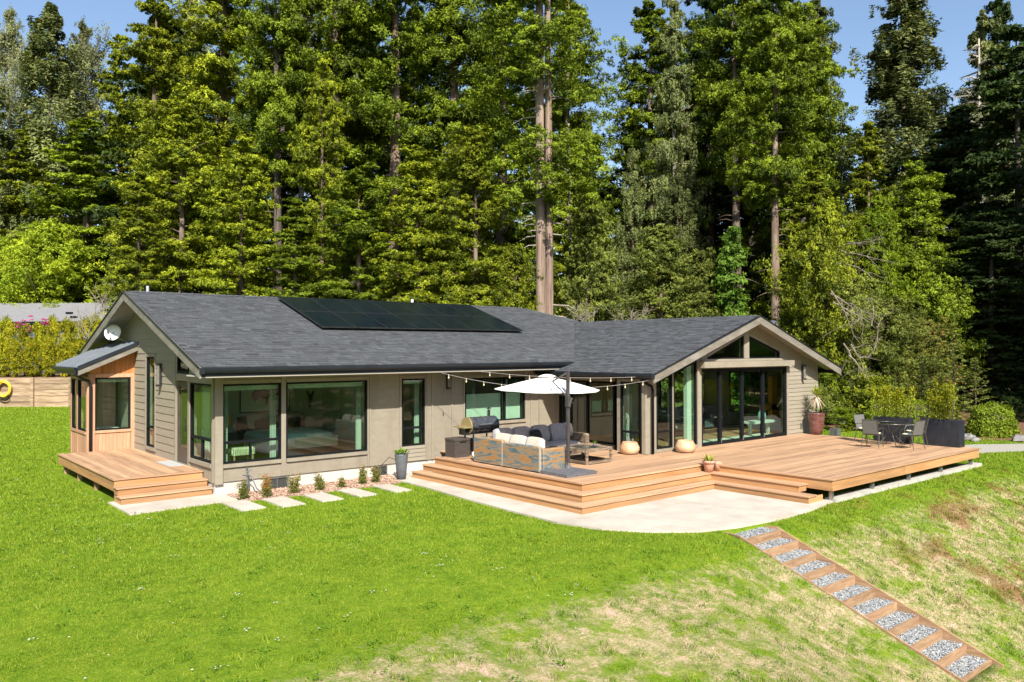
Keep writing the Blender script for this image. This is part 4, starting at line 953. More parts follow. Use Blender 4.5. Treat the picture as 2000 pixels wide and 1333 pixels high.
# ------------------------------------------------------------------ solar panels
bv = Vector((0, 1, SL)).normalized(); nv = Vector((0, -SL, 1)).normalized()
def solar(x, t, label):
    P = Vector((x, YE, EZ))+bv*t+nv*.13
    r = empty('solar_panel', P, label, 'solar panel', 'solar panels on the roof')
    w, l = 1.118, 1.675
    b = MB(); q = lambda a, c, h: P+Vector((1, 0, 0))*a+bv*c+nv*h
    def slab(a0, a1, c0, c1, h0, h1): b.prism([q(a0, c0, h0), q(a1, c0, h0), q(a1, c1, h0), q(a0, c1, h0)], nv*(h1-h0))
    slab(0, w, 0, .018, -.035, 0); slab(0, w, l-.018, l, -.035, 0); slab(0, .012, .018, l-.018, -.035, -.001); slab(w-.012, w, .018, l-.018, -.035, -.001); b.build('frame', M['framealu'], r)
    b = MB()
    slab(.0125, w-.0125, .0185, l-.0185, -.02, -.006); b.build('glass', M['solar'], r)
    b = MB(); slab(.1, .14, .2, .26, -.13, -.036); slab(w-.2, w-.16, .2, .26, -.13, -.036); slab(.1, .14, l-.3, l-.24, -.13, -.036); slab(0, w, .21, .25, -.06, -.036); slab(0, w, l-.28, l-.24, -.06, -.036); b.build('mount', M['dark'], r)
M['framealu'] = pm('dark_silver_frame', (.07, .07, .068), (.13, .125, .12), (5, 5, 5), .35, metal=.8)
od = ['first from the left', 'second from the left', 'third from the left', 'fourth, the middle one', 'third from the right', 'second from the right', 'last on the right']
T0 = (21.62-YE)*cs
for row in range(2):
    for i in range(7): solar(10.97+i*1.130, T0+row*1.69, 'black solar panel in the %s row, %s' % ('lower' if row == 0 else 'upper, ridge-side', od[i]))
# ------------------------------------------------------------------ satellite dish
cx, cy, cz = 6.62, 27.2, 3.62
dish = empty('satellite_dish', (7.0, 27.0, 3.25), 'round white satellite dish under the west gable eave', 'satellite dish')
nrm = (Vector((-.62, -.78, .25))).normalized(); a1_ = nrm.cross(Vector((0, 0, 1))).normalized(); a2_ = a1_.cross(nrm)
b = MB(); vs = []; fs = []; n_ = 28
for i, (r, h) in enumerate([(.0, -.06), (.09, -.052), (.18, -.03), (.25, 0), (.26, -.008), (.18, -.045), (.09, -.068), (0, -.076)]):
    for k in range(n_): q = 2*math.pi*k/n_; vs.append(Vector((cx, cy, cz))+a1_*r*math.cos(q)+a2_*r*math.sin(q)+nrm*h)
for i in range(7):
    for k in range(n_): fs.append((i*n_+k, i*n_+(k+1) % n_, (i+1)*n_+(k+1) % n_, (i+1)*n_+k))
b.add(vs, fs); b.build('reflector', M['white_paint'], dish, smooth=True)
c0 = Vector((cx, cy, cz)); b = MB(); b.bar(c0-a2_*.24, c0+nrm*.3-a2_*.10, .02, .02); b.build('feed_arm', M['steel'], dish)
b = MB(); b.tube([c0+nrm*.27-a2_*.12, c0+nrm*.32-a2_*.0], .035, 10); b.build('receiver', M['greypot'], dish)
b = MB(); b.tube([c0-nrm*.05, c0-nrm*.25-Vector((0, 0, .08)), Vector((7.10, 27.25, 3.3))], .022, 8); b.box(7.06, 7.1, 27.15, 27.35, 3.2, 3.4); b.build('mast', M['steel'], dish)
# ------------------------------------------------------------------ wall lamps
def sconce(fr, u, z0, z1, label, n=0.0):
    p = fr.P(u, z0, n); r = empty('wall_lamp', p, label, 'wall lamp', 'tall dark wall lamps')
    b = MB(); fr.box(b, u-.045, u+.045, z0+.05, z1+.02, n+.0, n+.035); fr.box(b, u-.055, u+.055, z1-.03, z1+.03, n+.035, n+.14); fr.box(b, u-.055, u+.055, z0-.0, z0+.06, n+.035, n+.14); b.build('bracket', M['black'], r)
    b = MB(); p0 = fr.P(u, z0+.06, n+.088); p1 = fr.P(u, z1-.03, n+.088); b.tube([p0, p1], .042, 12); b.build('glass_tube', M['bulb'] if False else pm('lamp_glass', (.10, .10, .09), (.2, .19, .17), (5, 5, 5), .1), r)
sconce(FW, 23.84, 2.02, 2.66, 'tall dark wall lamp on the west gable between window and door', .03)
sconce(FS, 14.18, 1.86, 2.32, 'tall dark wall lamp beside the grill wall, under the long eave', .0)
sconce(FG, 26.65, 1.94, 2.46, 'tall dark wall lamp on the right end of the wing gable', .03)
b = MB(); FG.box(b, 26.50, 26.58, .22, .38, .03, .07); tag(b.build('outlet_box', M['steel']), 'small grey outdoor outlet box low on the lapped gable wall', 'outlet box')
b = MB(); b.box(6.66, 7.06, 21.72, 22.86, .003, .018); tag(b.build('doormat', M['rubmat']), 'grey doormat in front of the west gable door', 'doormat')
# ================================================================== FURNITURE ON THE DECK
# cantilever umbrella
PX, PY = 14.17, 14.49
um = empty('umbrella', (PX, PY, 0), 'white cantilever umbrella open over the wicker sofa', 'umbrella')
for (x0, x1, y0, y1) in ((-.93, -.005, -.0, .55), (.005, .1, -.0, .0)): pass
for i, (x0, x1, y0, y1) in enumerate(((13.22, 13.73, 13.56, 14.05), (13.74, 14.25, 13.56, 14.05), (13.22, 13.73, 14.06, 14.55), (13.74, 14.25, 14.06, 14.42))):
    b = MB(); b.box(x0, x1, y0, y1, .002, .075); b.build('base_slab', M['stoneslab'], um)
b = MB(); b.lathe([(.075, .076), (.075, .12), (.045, .14), (.045, .2)], (PX-.12, PY-.12, 0), 14); b.build('base_socket', M['steel'], um)
PX -= .12; PY -= .12
b = MB(); b.bar((PX, PY, .14), (PX, PY, 2.52), .085, .055, (0, 1, 0)); b.build('pole', M['pole'], um)
b = MB(); b.bar((PX, PY, 1.6), (PX, PY, 1.86), .11, .10, (0, 1, 0)); b.bar((PX-.05, PY-.06, 1.62), (PX+.04, PY-.1, 1.84), .03, .05); b.tube([(PX+.05, PY, 1.7), (PX+.16, PY-.02, 1.7)], .012, 6); b.build('crank_housing', M['pole'], um)
cc_ = Vector((14.60, 15.72, 0)); ztop_ = 2.33; zr = 1.98; RC = 1.44; NR = 8; a0 = math.radians(12)
tiltv = Vector((-.2, .3, 0))*.06
def rimp(k, r=1.0, dz=0):
    q = a0+2*math.pi*k/NR; x = math.cos(q)*RC*r; y = math.sin(q)*RC*r
    h = ztop_-(ztop_-zr)*(r**1.15)+tiltv.x*x+tiltv.y*y
    return Vector((cc_.x+x, cc_.y+y, h+dz))
b = MB(); vs = []; fs = []; rings = [.07, .3, .55, .8, 1.0]
for ri in rings:
    for k in range(NR*4):
        kk_ = k/4; i0 = math.floor(kk_); f = kk_-i0; p = rimp(i0, ri)*(1-f)+rimp(i0+1, ri)*f; p.z -= .022*math.sin(math.pi*f)*ri; vs.append(p)
m_ = NR*4
for r in range(len(rings)-1):
    for k in range(m_): fs.append((r*m_+k, r*m_+(k+1) % m_, (r+1)*m_+(k+1) % m_, (r+1)*m_+k))
vs2 = [v-Vector((0, 0, .012)) for v in vs]; nn_ = len(vs)
b.add(vs+vs2, fs+[tuple(i+nn_ for i in f[::-1]) for f in fs]+[((len(rings)-1)*m_+k, (len(rings)-1)*m_+(k+1) % m_, (len(rings)-1)*m_+(k+1) % m_+nn_, (len(rings)-1)*m_+k+nn_) for k in range(m_)])
b.build('canopy', M['canopy'], um)
b = MB(); 
for k in range(NR*4):
    pass
vt = []; 
for r, z in ((.03, .05), (.16, .025), (.24, -.005)):
    for k in range(24): q = 2*math.pi*k/24; vt.append(Vector((cc_.x+r*math.cos(q), cc_.y+r*math.sin(q), ztop_+z+.012*math.sin(4*q))))
ft_ = []
for r in range(2):
    for k in range(24): ft_.append((r*24+k, r*24+(k+1) % 24, (r+1)*24+(k+1) % 24, (r+1)*24+k))
b.add(vt, ft_); b.build('canopy_vent', M['canopy'], um)
for k in range(NR):
    b = MB(); b.bar(rimp(k, .05, -.03), rimp(k, 1, -.02), .018, .018); b.build('rib', M['pole'], um)
b = MB(); b.tube([(cc_.x, cc_.y, ztop_-.03), (cc_.x, cc_.y, ztop_-.45)], .025, 8); b.build('hub', M['pole'], um)
b = MB(); e0 = Vector((PX, PY, 2.48)); e1 = Vector((PX-.02, PY+.0, 1.78)); knee = rimp(5.4, .62, .09)
knee = Vector((PX-.33, PY+.22, 2.25)); b.bar(e0, knee, .03, .04); b.bar(knee, Vector((PX, PY+.02, 1.86)), .022, .03); b.build('strut', M['pole'], um)
b = MB(); b.bar((PX, PY, 1.88), (cc_.x, cc_.y, ztop_-.40), .045, .05); b.build('arm', M['pole'], um)
# wicker
def stretch(N, L, x):
    o_ = mth(N, L, 'MULTIPLY_ADD', x, 3.0); o_.node.inputs[2].default_value = -1.0; return o_
def wicker(name, bright=True):
    m, nt, N, L, B = nodes(name)
    P = coords(N, L, (1, 1, 1)); 
    w1 = noise(N, L, coords(N, L, (1.6, 1.3, 8.5), rnd=False), 1, 3, .6, 1.6)
    w2 = noise(N, L, coords(N, L, (42, 42, 46), rnd=False), 1, 2, .7)
    wv = N.new('ShaderNodeTexWave'); wv.wave_type = 'BANDS'; wv.bands_direction = 'Z'; L.new(coords(N, L, (1, 1, 1), rnd=False), wv.inputs[0]); wv.inputs['Scale'].default_value = 2.2; wv.inputs['Distortion'].default_value = 11; wv.inputs['Detail'].default_value = 3; wv.inputs['Detail Scale'].default_value = .45
    s = mth(N, L, 'ADD', mth(N, L, 'MULTIPLY', stretch(N, L, w1), .6), mth(N, L, 'MULTIPLY', w2, .4))
    if bright: c = rampn(N, L, s, [(.25, (.08, .12, .14)), (.42, (.17, .20, .19)), (.52, (.30, .235, .15)), (.62, (.42, .21, .06)), (.80, (.34, .17, .07))])
    else: c = rampn(N, L, s, [(.25, (.10, .075, .055)), (.5, (.25, .18, .115)), (.75, (.36, .265, .17))])
    wx = N.new('ShaderNodeTexWave'); wx.bands_direction = 'DIAGONAL'; L.new(coords(N, L, (1, 1, 0), rnd=False), wx.inputs[0]); wx.inputs['Scale'].default_value = 17
    wz_ = N.new('ShaderNodeTexWave'); wz_.bands_direction = 'Z'; L.new(coords(N, L, (1, 1, 1), rnd=False), wz_.inputs[0]); wz_.inputs['Scale'].default_value = 13
    h = mth(N, L, 'MULTIPLY', mth(N, L, 'ADD', wx.outputs['Fac'], wz_.outputs['Fac']), .5)
    col = mixc(N, L, rampn(N, L, h, [(.12, 1.0), (.42, 0.0)]), c, (.025, .02, .015))
    L.new(col, B.inputs['Base Color']); B.inputs['Roughness'].default_value = .6
    bb = N.new('ShaderNodeBump'); bb.inputs['Strength'].default_value = .8; bb.inputs['Distance'].default_value = .01; L.new(h, bb.inputs['Height']); L.new(bb.outputs[0], B.inputs['Normal'])
    return m
M['wick'] = wicker('multicolour_wicker'); M['wickb'] = wicker('brown_wicker', False)
def rbox(b, x0, x1, y0, y1, z0, z1, r=.03):
    # box with chamfered vertical edges and top
    pts = [(x0+r, y0), (x1-r, y0), (x1, y0+r), (x1, y1-r), (x1-r, y1), (x0+r, y1), (x0, y1-r), (x0, y0+r)]
    n = 8; cx = (x0+x1)/2; cy = (y0+y1)/2
    vs = [(x, y, z0) for x, y in pts]+[(x, y, z1-r) for x, y in pts]+[(cx+(x-cx)*(1-r/abs(x1-x0)*2), cy+(y-cy)*(1-r/abs(y1-y0)*2), z1) for x, y in pts]
    fs = [tuple(range(n))[::-1], tuple(range(2*n, 3*n))]
    for k in range(2):
        for i in range(n): fs.append((k*n+i, k*n+(i+1) % n, (k+1)*n+(i+1) % n, (k+1)*n+i))
    b.add(vs, fs)
sofa = empty('sofa', (14.4, 16, 0), 'L-shaped wicker sectional sofa woven in orange, blue and tan', 'sofa')
def spart(name, x0, x1, y0, y1, z0, z1, mat='wick', r=.025):
    b = MB(); rbox(b, x0, x1, y0, y1, z0, z1, r); return b.build(name, M[mat], sofa)
SXL = 13.22
spart('backrest', SXL, SXL+.13, 15.99, 17.20, .03, .69); spart('backrest', SXL, SXL+.13, 14.55, 15.97, .03, .645)
spart('armrest', SXL+.132, 14.14, 14.52, 14.66, .03, .585)
b = MB(); b.box(SXL-.006, SXL+.04, 15.955, 15.985, .03, .66); b.box(SXL-.006, SXL+.03, 14.515, 14.55, .03, .63); b.build('corner_binding', pm('pale_wicker_binding', (.26, .24, .20), (.40, .37, .32), (30, 30, 30), .7), sofa)
spart('backrest', SXL+.14, 16.52, 17.07, 17.20, .03, .66, 'wickb'); spart('armrest', 16.53, 16.67, 16.15, 17.2, .03, .62, 'wickb')
spart('seat_base', SXL+.14, 14.12, 14.67, 17.06, .03, .27); spart('seat_base', 14.13, 16.52, 16.25, 17.06, .03, .27, 'wickb')
def cushion(name, c, sx, sy, sz, mat, rot, label, cat='cushion', group='sofa cushions'):
    b = MB(); b.pillow(c, sx, sy, sz, rot); o = b.build(name, M[mat], smooth=True); return tag(o, label, cat, group)
RX = lambda a: Matrix.Rotation(math.radians(a), 3, 'X'); RY = lambda a: Matrix.Rotation(math.radians(a), 3, 'Y'); RZ = lambda a: Matrix.Rotation(math.radians(a), 3, 'Z')
cushion('seat_cushion', (13.75, 15.02, .335), .37, .36, .075, 'greyfab', None, 'grey seat cushion at the front end of the sofa, beside the umbrella pole', group='seat cushions')
cushion('seat_cushion', (13.75, 15.74, .335), .37, .36, .075, 'greyfab', None, 'grey seat cushion in the middle of the short sofa side', group='seat cushions')
cushion('seat_cushion', (13.75, 16.62, .335), .37, .48, .075, 'greyfab', None, 'grey seat cushion in the inner corner of the sofa', group='seat cushions')
cushion('seat_cushion', (14.72, 16.65, .335), .57, .40, .075, 'greyfab', None, 'grey seat cushion left of centre on the long sofa side', group='seat cushions')
cushion('seat_cushion', (15.9, 16.65, .335), .60, .40, .075, 'greyfab', None, 'grey seat cushion at the right end of the long sofa side', group='seat cushions')
for i, (y, s) in enumerate(((14.98, 'nearest to the umbrella pole'), (15.62, 'in the middle of the three'), (16.22, 'furthest from the umbrella pole'))):
    cushion('back_cushion', (13.47, y, .60), .10, .325, .24, 'creamfab', RY(12) @ RZ(random.uniform(-5, 5)), 'cream back cushion on the short sofa side, '+s, group='cream back cushions')
b = None
for i, (x, s) in enumerate(((14.05, 'leftmost'), (14.72, 'second from the left'), (15.42, 'second from the right, behind the dark pillow'), (16.12, 'rightmost, beside the cream one'))):
    cushion('back_cushion', (x, 16.93, .63), .34, .10, .26, 'greyfab', RX(-12) @ RZ(random.uniform(-4, 4)), 'grey back cushion on the long sofa side, '+s, group='grey back cushions')
cushion('back_cushion', (16.46, 16.85, .70), .07, .18, .20, 'creamfab', RY(-10), 'small cream cushion tucked at the right end of the long sofa side')
cushion('throw_pillow', (15.12, 16.75, .58), .21, .07, .21, 'darkfab', RX(-20) @ RZ(8), 'small black patterned throw pillow on the grey cushions', 'pillow', None)
# coffee table
tb = empty('coffee_table', (15.58, 15.27, 0), 'low square brown wicker coffee table with a dark glass top', 'table')
TX0, TX1, TY0, TY1 = 15.06, 16.08, 14.70, 15.85
b = MB(); rbox(b, TX0, TX1, TY0, TY0+.10, .33, .42, .02); rbox(b, TX0, TX1, TY1-.10, TY1, .33, .42, .02); rbox(b, TX0, TX0+.1, TY0+.101, TY1-.101, .33, .419, .02); rbox(b, TX1-.1, TX1, TY0+.101, TY1-.101, .33, .419, .02); b.build('top_frame', M['wickb'], tb)
b = MB(); b.box(TX0+.1, TX1-.1, TY0+.1, TY1-.1, .385, .40); b.build('tabletop', pm('dark_table_glass', (.07, .07, .06), (.1, .1, .09), (3, 3, 3), .15), tb)
for x in (TX0+.01, TX1-.08):
    for y in (TY0+.01, TY1-.08): b = MB(); rbox(b, x, x+.07, y, y+.07, .0, .33, .012); b.build('leg', M['wickb'], tb)
b = MB(); b.box(TX0+.08, TX1-.08, TY0+.015, TY0+.075, .02, .085); b.box(TX0+.08, TX1-.08, TY1-.075, TY1-.015, .02, .085); b.box(TX0+.015, TX0+.075, TY0+.08, TY1-.08, .02, .085); b.box(TX1-.075, TX1-.015, TY0+.08, TY1-.08, .02, .085); b.build('stretcher', M['wickb'], tb)
def leaves(b, c, n, r, h, size, up=.6):
    for i in range(n):
        q = random.uniform(0, 6.28); t = random.uniform(.2, 1); d = Vector((math.cos(q)*r*t, math.sin(q)*r*t, h*random.uniform(.35, 1))); p = Vector(c)+d
        dr_ = (Vector((math.cos(q), math.sin(q), up))+Vector([random.gauss(0, .3) for _ in range(3)])).normalized(); s = dr_.cross(Vector((0, 0, 1)))
        if s.length < .1: continue
        s.normalize(); l = size*random.uniform(.6, 1.2); w = l*.35; m = p+dr_*l*.5+Vector((0, 0, .1*l))
        b.add([p, m-s*w, p+dr_*l, m+s*w], [(0, 1, 2), (0, 2, 3)], random.uniform(0, 1))
pp = empty('potted_plant', (15.63, 14.95, .421), 'tiny dark pot with a green sprig on the coffee table', 'potted plant')
b = MB(); b.lathe([(.045, .421), (.055, .46), (.06, .50), (.05, .50), (.048, .47)], (15.63, 14.95, 0), 14); b.build('pot', M['greypot'], pp, smooth=True)
b = MB(); leaves(b, (15.63, 14.95, .49), 26, .05, .07, .05); M['leafg'] = foliage('bright_leaf', (.05, .12, .01), (.20, .34, .03), .3, .1); b.build('leaves', M['leafg'], pp, tint=True)
# storage box
bx_ = empty('storage_box', (13.55, 18.4, 0), 'dark brown resin storage box left of the grill', 'storage box')
b = MB(); b.box(13.30, 13.82, 18.14, 18.62, .0, .47); b.build('box_body', M['brownres'], bx_)
b = MB(); rbox(b, 13.285, 13.835, 18.125, 18.635, .472, .535, .015); b.build('lid', M['brownres'], bx_)
b = MB(); b.box(13.46, 13.68, 18.115, 18.127, .43, .455); b.build('handle', M['black'], bx_)
# pellet grill
gr = empty('grill', (14.3, 18.25, 0), 'worn black barrel grill with chimney, tan end cap and side shelf', 'grill')
gy_, gz_ = 18.25, .86; gx0, gx1, gr_ = 13.78, 14.80, .25
b = MB(); vs = []; fs = []; n = 24
for i, x in enumerate((gx0+.03, gx1)):
    for k in range(n): q = 2*math.pi*k/n; vs.append((x, gy_+gr_*math.cos(q), gz_+gr_*1.0*math.sin(q)))
for k in range(n): fs.append((k, (k+1) % n, n+(k+1) % n, n+k))
fs.append(tuple(range(n, 2*n))); b.add(vs, fs); bo = b.build('barrel', M['barrel'], gr, smooth=True); smooth_by_angle(bo)
b = MB(); b.tube([(gx0-.01, gy_, gz_), (gx0+.035, gy_, gz_)], gr_+.006, 24); b.build('end_cap', M['brass'], gr)
b = MB(); b.box(gx0+.05, gx1-.02, gy_-gr_-.02, gy_-gr_+.05, gz_-.06, gz_-.02); b.build('front_rail', M['black'], gr)
b = MB(); b.tube([(gx0+.25, gy_-gr_-.06, gz_+.05), (gx0+.75, gy_-gr_-.06, gz_+.05)], .014, 8); b.bar((gx0+.28, gy_-gr_-.06, gz_+.05), (gx0+.28, gy_-gr_+.03, gz_+.06), .015, .015); b.bar((gx0+.72, gy_-gr_-.06, gz_+.05), (gx0+.72, gy_-gr_+.03, gz_+.06), .015, .015); b.build('handle', M['alu'], gr)
b = MB(); b.tube([(gx1-.12, gy_+.1, gz_+.2), (gx1-.12, gy_+.1, gz_+.42)], .045, 12); b.lathe([(.075, gz_+.45), (.06, gz_+.47), (.01, gz_+.51)], (gx1-.12, gy_+.1, 0), 12); b.tube([(gx1-.12, gy_+.1, gz_+.42), (gx1-.12, gy_+.1, gz_+.46)], .015, 6); b.build('chimney', M['black'], gr)
b = MB(); b.box(gx0-.30, gx0-.02, gy_-.30, gy_+.22, gz_-.03, gz_+.01); b.build('side_shelf', M['brass'], gr)
b = MB(); b.box(gx0-.16, gx0-.02, gy_-.16, gy_+.14, gz_-.24, gz_-.035); b.build('hopper', M['black'], gr)
for x in (gx0+.10, gx1-.12):
    for y in (gy_-.2, gy_+.2): b = MB(); b.bar((x, y, .06 if x < 14.2 else 0), (x, y, gz_-.14), .035, .035); b.build('leg', M['black'], gr)
b = MB(); b.box(gx0+.14, gx1-.1, gy_-.18, gy_+.18, .13, .155); b.box(gx0+.2, gx1-.2, gy_-.14, gy_+.16, .16, .5); b.build('lower_shelf', M['black'], gr)
for y in (gy_-.24, gy_+.24): b = MB(); b.tube([(gx0+.10, y-.02, .075), (gx0+.10, y+.02, .075)], .075, 16); b.build('wheel', M['white_paint'], gr)
# string lights: two strands
def strand(p0, p1, sag, bulbs, label):
    p0 = Vector(p0); p1 = Vector(p1); r = empty('string_lights', p0, label, 'string lights', 'strings of bulb lights over the deck')
    f = lambda t: p0.lerp(p1, t)-Vector((0, 0, sag*4*t*(1-t)))
    b = MB(); b.tube([f(i/24) for i in range(25)], .006, 5); b.build('cord', M['cord'], r)
    for t in bulbs:
        p = f(t); b = MB(); b.tube([p, p-Vector((0, 0, .05))], .012, 6); b.lathe([(.010, -.05), (.021, -.075), (.024, -.095), (.015, -.118), (.002, -.123)], tuple(p), 8); b.build('bulb', M['bulb'], r, smooth=True)
strand((13.2, 18.72, 2.40), (17.74, 14.72, 2.18), .34, [i/12+.04 for i in range(12)], 'front strand of bulb lights sagging from the long eave to the wing corner')
strand((14.6, 18.72, 2.41), (17.70, 15.1, 2.26), .10, [i/8+.07 for i in range(8)], 'higher, tauter strand of bulb lights behind the umbrella')
# ------------------------------------------------------------------ pots
def pot(name, c, prof, mat, label, soil_r, soil_z, cat='pot'):
    r = empty(name, c, label, cat); b = MB(); b.lathe(prof, c, 32); b.build('vessel', M[mat], r, smooth=True)
    b = MB(); b.lathe([(0.001, soil_z), (soil_r, soil_z-.004)], c, 20); b.build('soil', M['soil'], r); return r
RP = [(.17, 0), (.25, .04), (.29, .13), (.285, .21), (.24, .29), (.215, .345), (.20, .352), (.195, .33), (.20, .28)]
r1 = pot('round_pot', (17.66, 15.50, 0.001), RP, 'peach', 'squat round peach pot with bare white twigs, left of the wing corner post', .20, .29)
b = MB()
for i in range(9):
    q = i*.7; p = Vector((17.66+.1*math.cos(q), 15.5+.1*math.sin(q), .28)); b.tube([p, p+Vector((random.gauss(0, .03), random.gauss(0, .03), .12)), p+Vector((random.gauss(0, .05), random.gauss(0, .05), random.uniform(.16, .25)))], [.008, .006, .003], 5)
b.build('twigs', M['cord'], r1)
RP2 = [(r*1.05, z) for r, z in RP]
pot('round_pot', (19.18, 14.66, 0.001), RP2, 'peach', 'squat round peach pot in front of the sloped window', .20, .29)
TP = [(.10, 0), (.135, .18), (.15, .235), (.175, .24), (.178, .30), (.155, .305), (.15, .25)]
t1 = pot('terracotta_pot', (17.50, 12.62, -.172), TP, 'terra', 'larger terracotta pot with a spiky green succulent on the deck step', .145, .27)
b = MB()
for i in range(22):
    q = random.uniform(0, 6.28); l = random.uniform(.2, .36); e = random.uniform(.3, 1.3); d = Vector((math.cos(q)*math.cos(e), math.sin(q)*math.cos(e), math.sin(e))); s = d.cross(Vector((0, 0, 1))).normalized()
    p = Vector((17.50, 12.62, .08)); b.add([p-s*.012, p+d*l*.5-s*.028+Vector((0, 0, .01)), p+d*l-Vector((0, 0, .03)), p+d*l*.5+s*.028+Vector((0, 0, .01)), p+s*.012], [(0, 1, 3, 4), (1, 2, 3)], random.uniform(.3, 1))
b.build('succulent', foliage('succulent_leaf', (.10, .17, .02), (.36, .38, .05), .15, 0, warm=(.6, .45, .2)), t1, tint=True)
TP2 = [(.085, 0), (.12, .20), (.128, .235), (.118, .235), (.11, .2)]
pot('terracotta_pot', (17.80, 12.55, -.172), TP2, 'terra', 'smaller empty terracotta pot beside the succulent on the deck step', .11, .20)
RD = [(.19, 0), (.235, .2), (.275, .55), (.295, .73), (.30, .76), (.285, .775), (.265, .74), (.26, .7)]
rp = pot('tall_pot', (26.72, 14.66, 0.001), RD, 'redpot', 'big oxblood glazed pot holding a cordyline palm at the gable corner', .26, .72, 'pot')
cord = empty('cordyline', (26.72, 14.66, .72), 'spiky cordyline palm with green top and drooping straw leaves in the red pot', 'palm plant')
b = MB(); b.tube([(26.72, 14.66, .70), (26.75, 14.66, 1.1), (26.73, 14.64, 1.38)], [.035, .028, .03], 8); b.build('stem', M['barkdark'], cord)
def spikes(b, c, n, l0, l1, e0, e1, w, droop, t0=0., t1=1.):
    for i in range(n):
        q = random.uniform(0, 6.28); e = random.uniform(e0, e1); l = random.uniform(l0, l1); d = Vector((math.cos(q)*math.cos(e), math.sin(q)*math.cos(e), math.sin(e))); s = Vector((-math.sin(q), math.cos(q), 0)); p = Vector(c)
        pts = [p+d*l*t-Vector((0, 0, droop*l*t*t)) for t in (0, .35, .7, 1)]
        ww = [w*.5, w, w*.7, 0]
        vs = []
        for a, x in zip(pts, ww): vs += [a-s*x, a+s*x]
        b.add(vs, [(0, 1, 3, 2), (2, 3, 5, 4), (4, 5, 7, 6)], random.uniform(t0, t1))
b = MB(); spikes(b, (26.73, 14.64, 1.38), 80, .38, .62, .25, 1.45, .016, .25); b.build('green_leaves', foliage('cordyline_leaf', (.12, .18, .02), (.42, .46, .06), .25, 0), cord, tint=True)
b = MB(); spikes(b, (26.73, 14.64, 1.34), 60, .35, .6, -1.1, .1, .014, .5); b.build('dry_leaves', foliage('dry_leaf', (.30, .22, .14), (.62, .52, .40), .2, 0), cord, tint=True)
b = MB(); leaves(b, (26.72, 14.66, .74), 60, .28, .22, .1); b.build('underplanting', M['leafg'], rp, tint=True)
gp = pot('tall_pot', (11.93, 18.78, -.519), [(.125, 0), (.15, .3), (.185, .66), (.19, .69), (.178, .695), (.165, .66)], 'greypot', 'tall slate-grey tapered planter at the end of the shrub bed', .165, .65)
b = MB(); leaves(b, (11.93, 18.78, .12), 90, .19, .14, .09); spikes(b, (11.93, 18.78, .14), 3, .25, .35, 1.2, 1.5, .012, .05); b.build('leaves', M['leafg'], gp, tint=True)
# black box planters
def planter(x0, x1, y0, y1, z1, label, lx0, lx1, ly0, ly1, lh, plab):
    b = MB(); b.box(x0, x1, y0, y1, .001, z1-.0); o = b.build('box_planter', M['planter']); tag(o, label, 'planter', 'black box planters')
    md = o.modifiers.new('bevel', 'BEVEL'); md.width = .012; md.segments = 2
    s = empty('planter_shrub', ((lx0+lx1)/2, (ly0+ly1)/2, z1), plab, 'shrub', 'golden shrubs in the black planters')
    b = MB()
    stems = []
    for k in range(9):
        y = ly0+(ly1-ly0)*(k+.5)/9+random.gauss(0, .04); x = random.uniform(lx0+.05, lx1-.05); hh = lh*random.uniform(.62, 1.12); tx, ty = x+random.gauss(0, .12), y+random.gauss(0, .10); stems.append((x, y, tx, ty, hh, random.uniform(.09, .17)))
        b.tube([(x, y, z1-.02), ((x+tx)/2, (y+ty)/2, z1+hh*.5), (tx, ty, z1+hh*.95)], [.014, .010, .004], 5)
    b.build('stem', M['barkdark'], s)
    b = MB()
    for i in range(4600):
        x, y, tx, ty, hh, w_ = random.choice(stems); t = random.random()**.75; ww = w_*(1.15-.75*t)*(.6+.5*abs(math.sin(t*9+x*7)))
        d = Vector([random.gauss(0, 1) for _ in range(3)]).normalized(); e = d.cross(Vector((0, 0, 1)))
        if e.length < .1: continue
        e.normalize(); l = random.uniform(.025, .055); p = Vector((x+(tx-x)*t, y+(ty-y)*t, z1+.02+t*hh))+Vector((random.gauss(0, ww), random.gauss(0, ww), random.gauss(0, .03))); b.add([p, p+d*l*.6+e*l*.4, p+d*l*1.3, p+d*l*.6-e*l*.4], [(0, 1, 2, 3)], min(1, max(0, .2+.5*t+random.gauss(0, .22))))
    b.build('foliage', M['golden'], s, tint=True)
M['golden'] = foliage('golden_green_leaf', (.10, .15, .01), (.38, .40, .02), .3, .08, warm=(.55, .48, .04))
planter(26.36, 26.74, 9.76, 10.85, .83, 'large black box planter at the right corner of the deck', 26.42, 26.68, 9.95, 10.8, 1.08, 'tall golden-green shrub growing in the large black planter at the deck corner')
planter(26.36, 26.70, 11.28, 12.45, .80, 'long black box planter behind the patio table', 26.42, 26.62, 11.35, 12.35, 1.0, 'golden-green shrub growing in the planter behind the patio table')
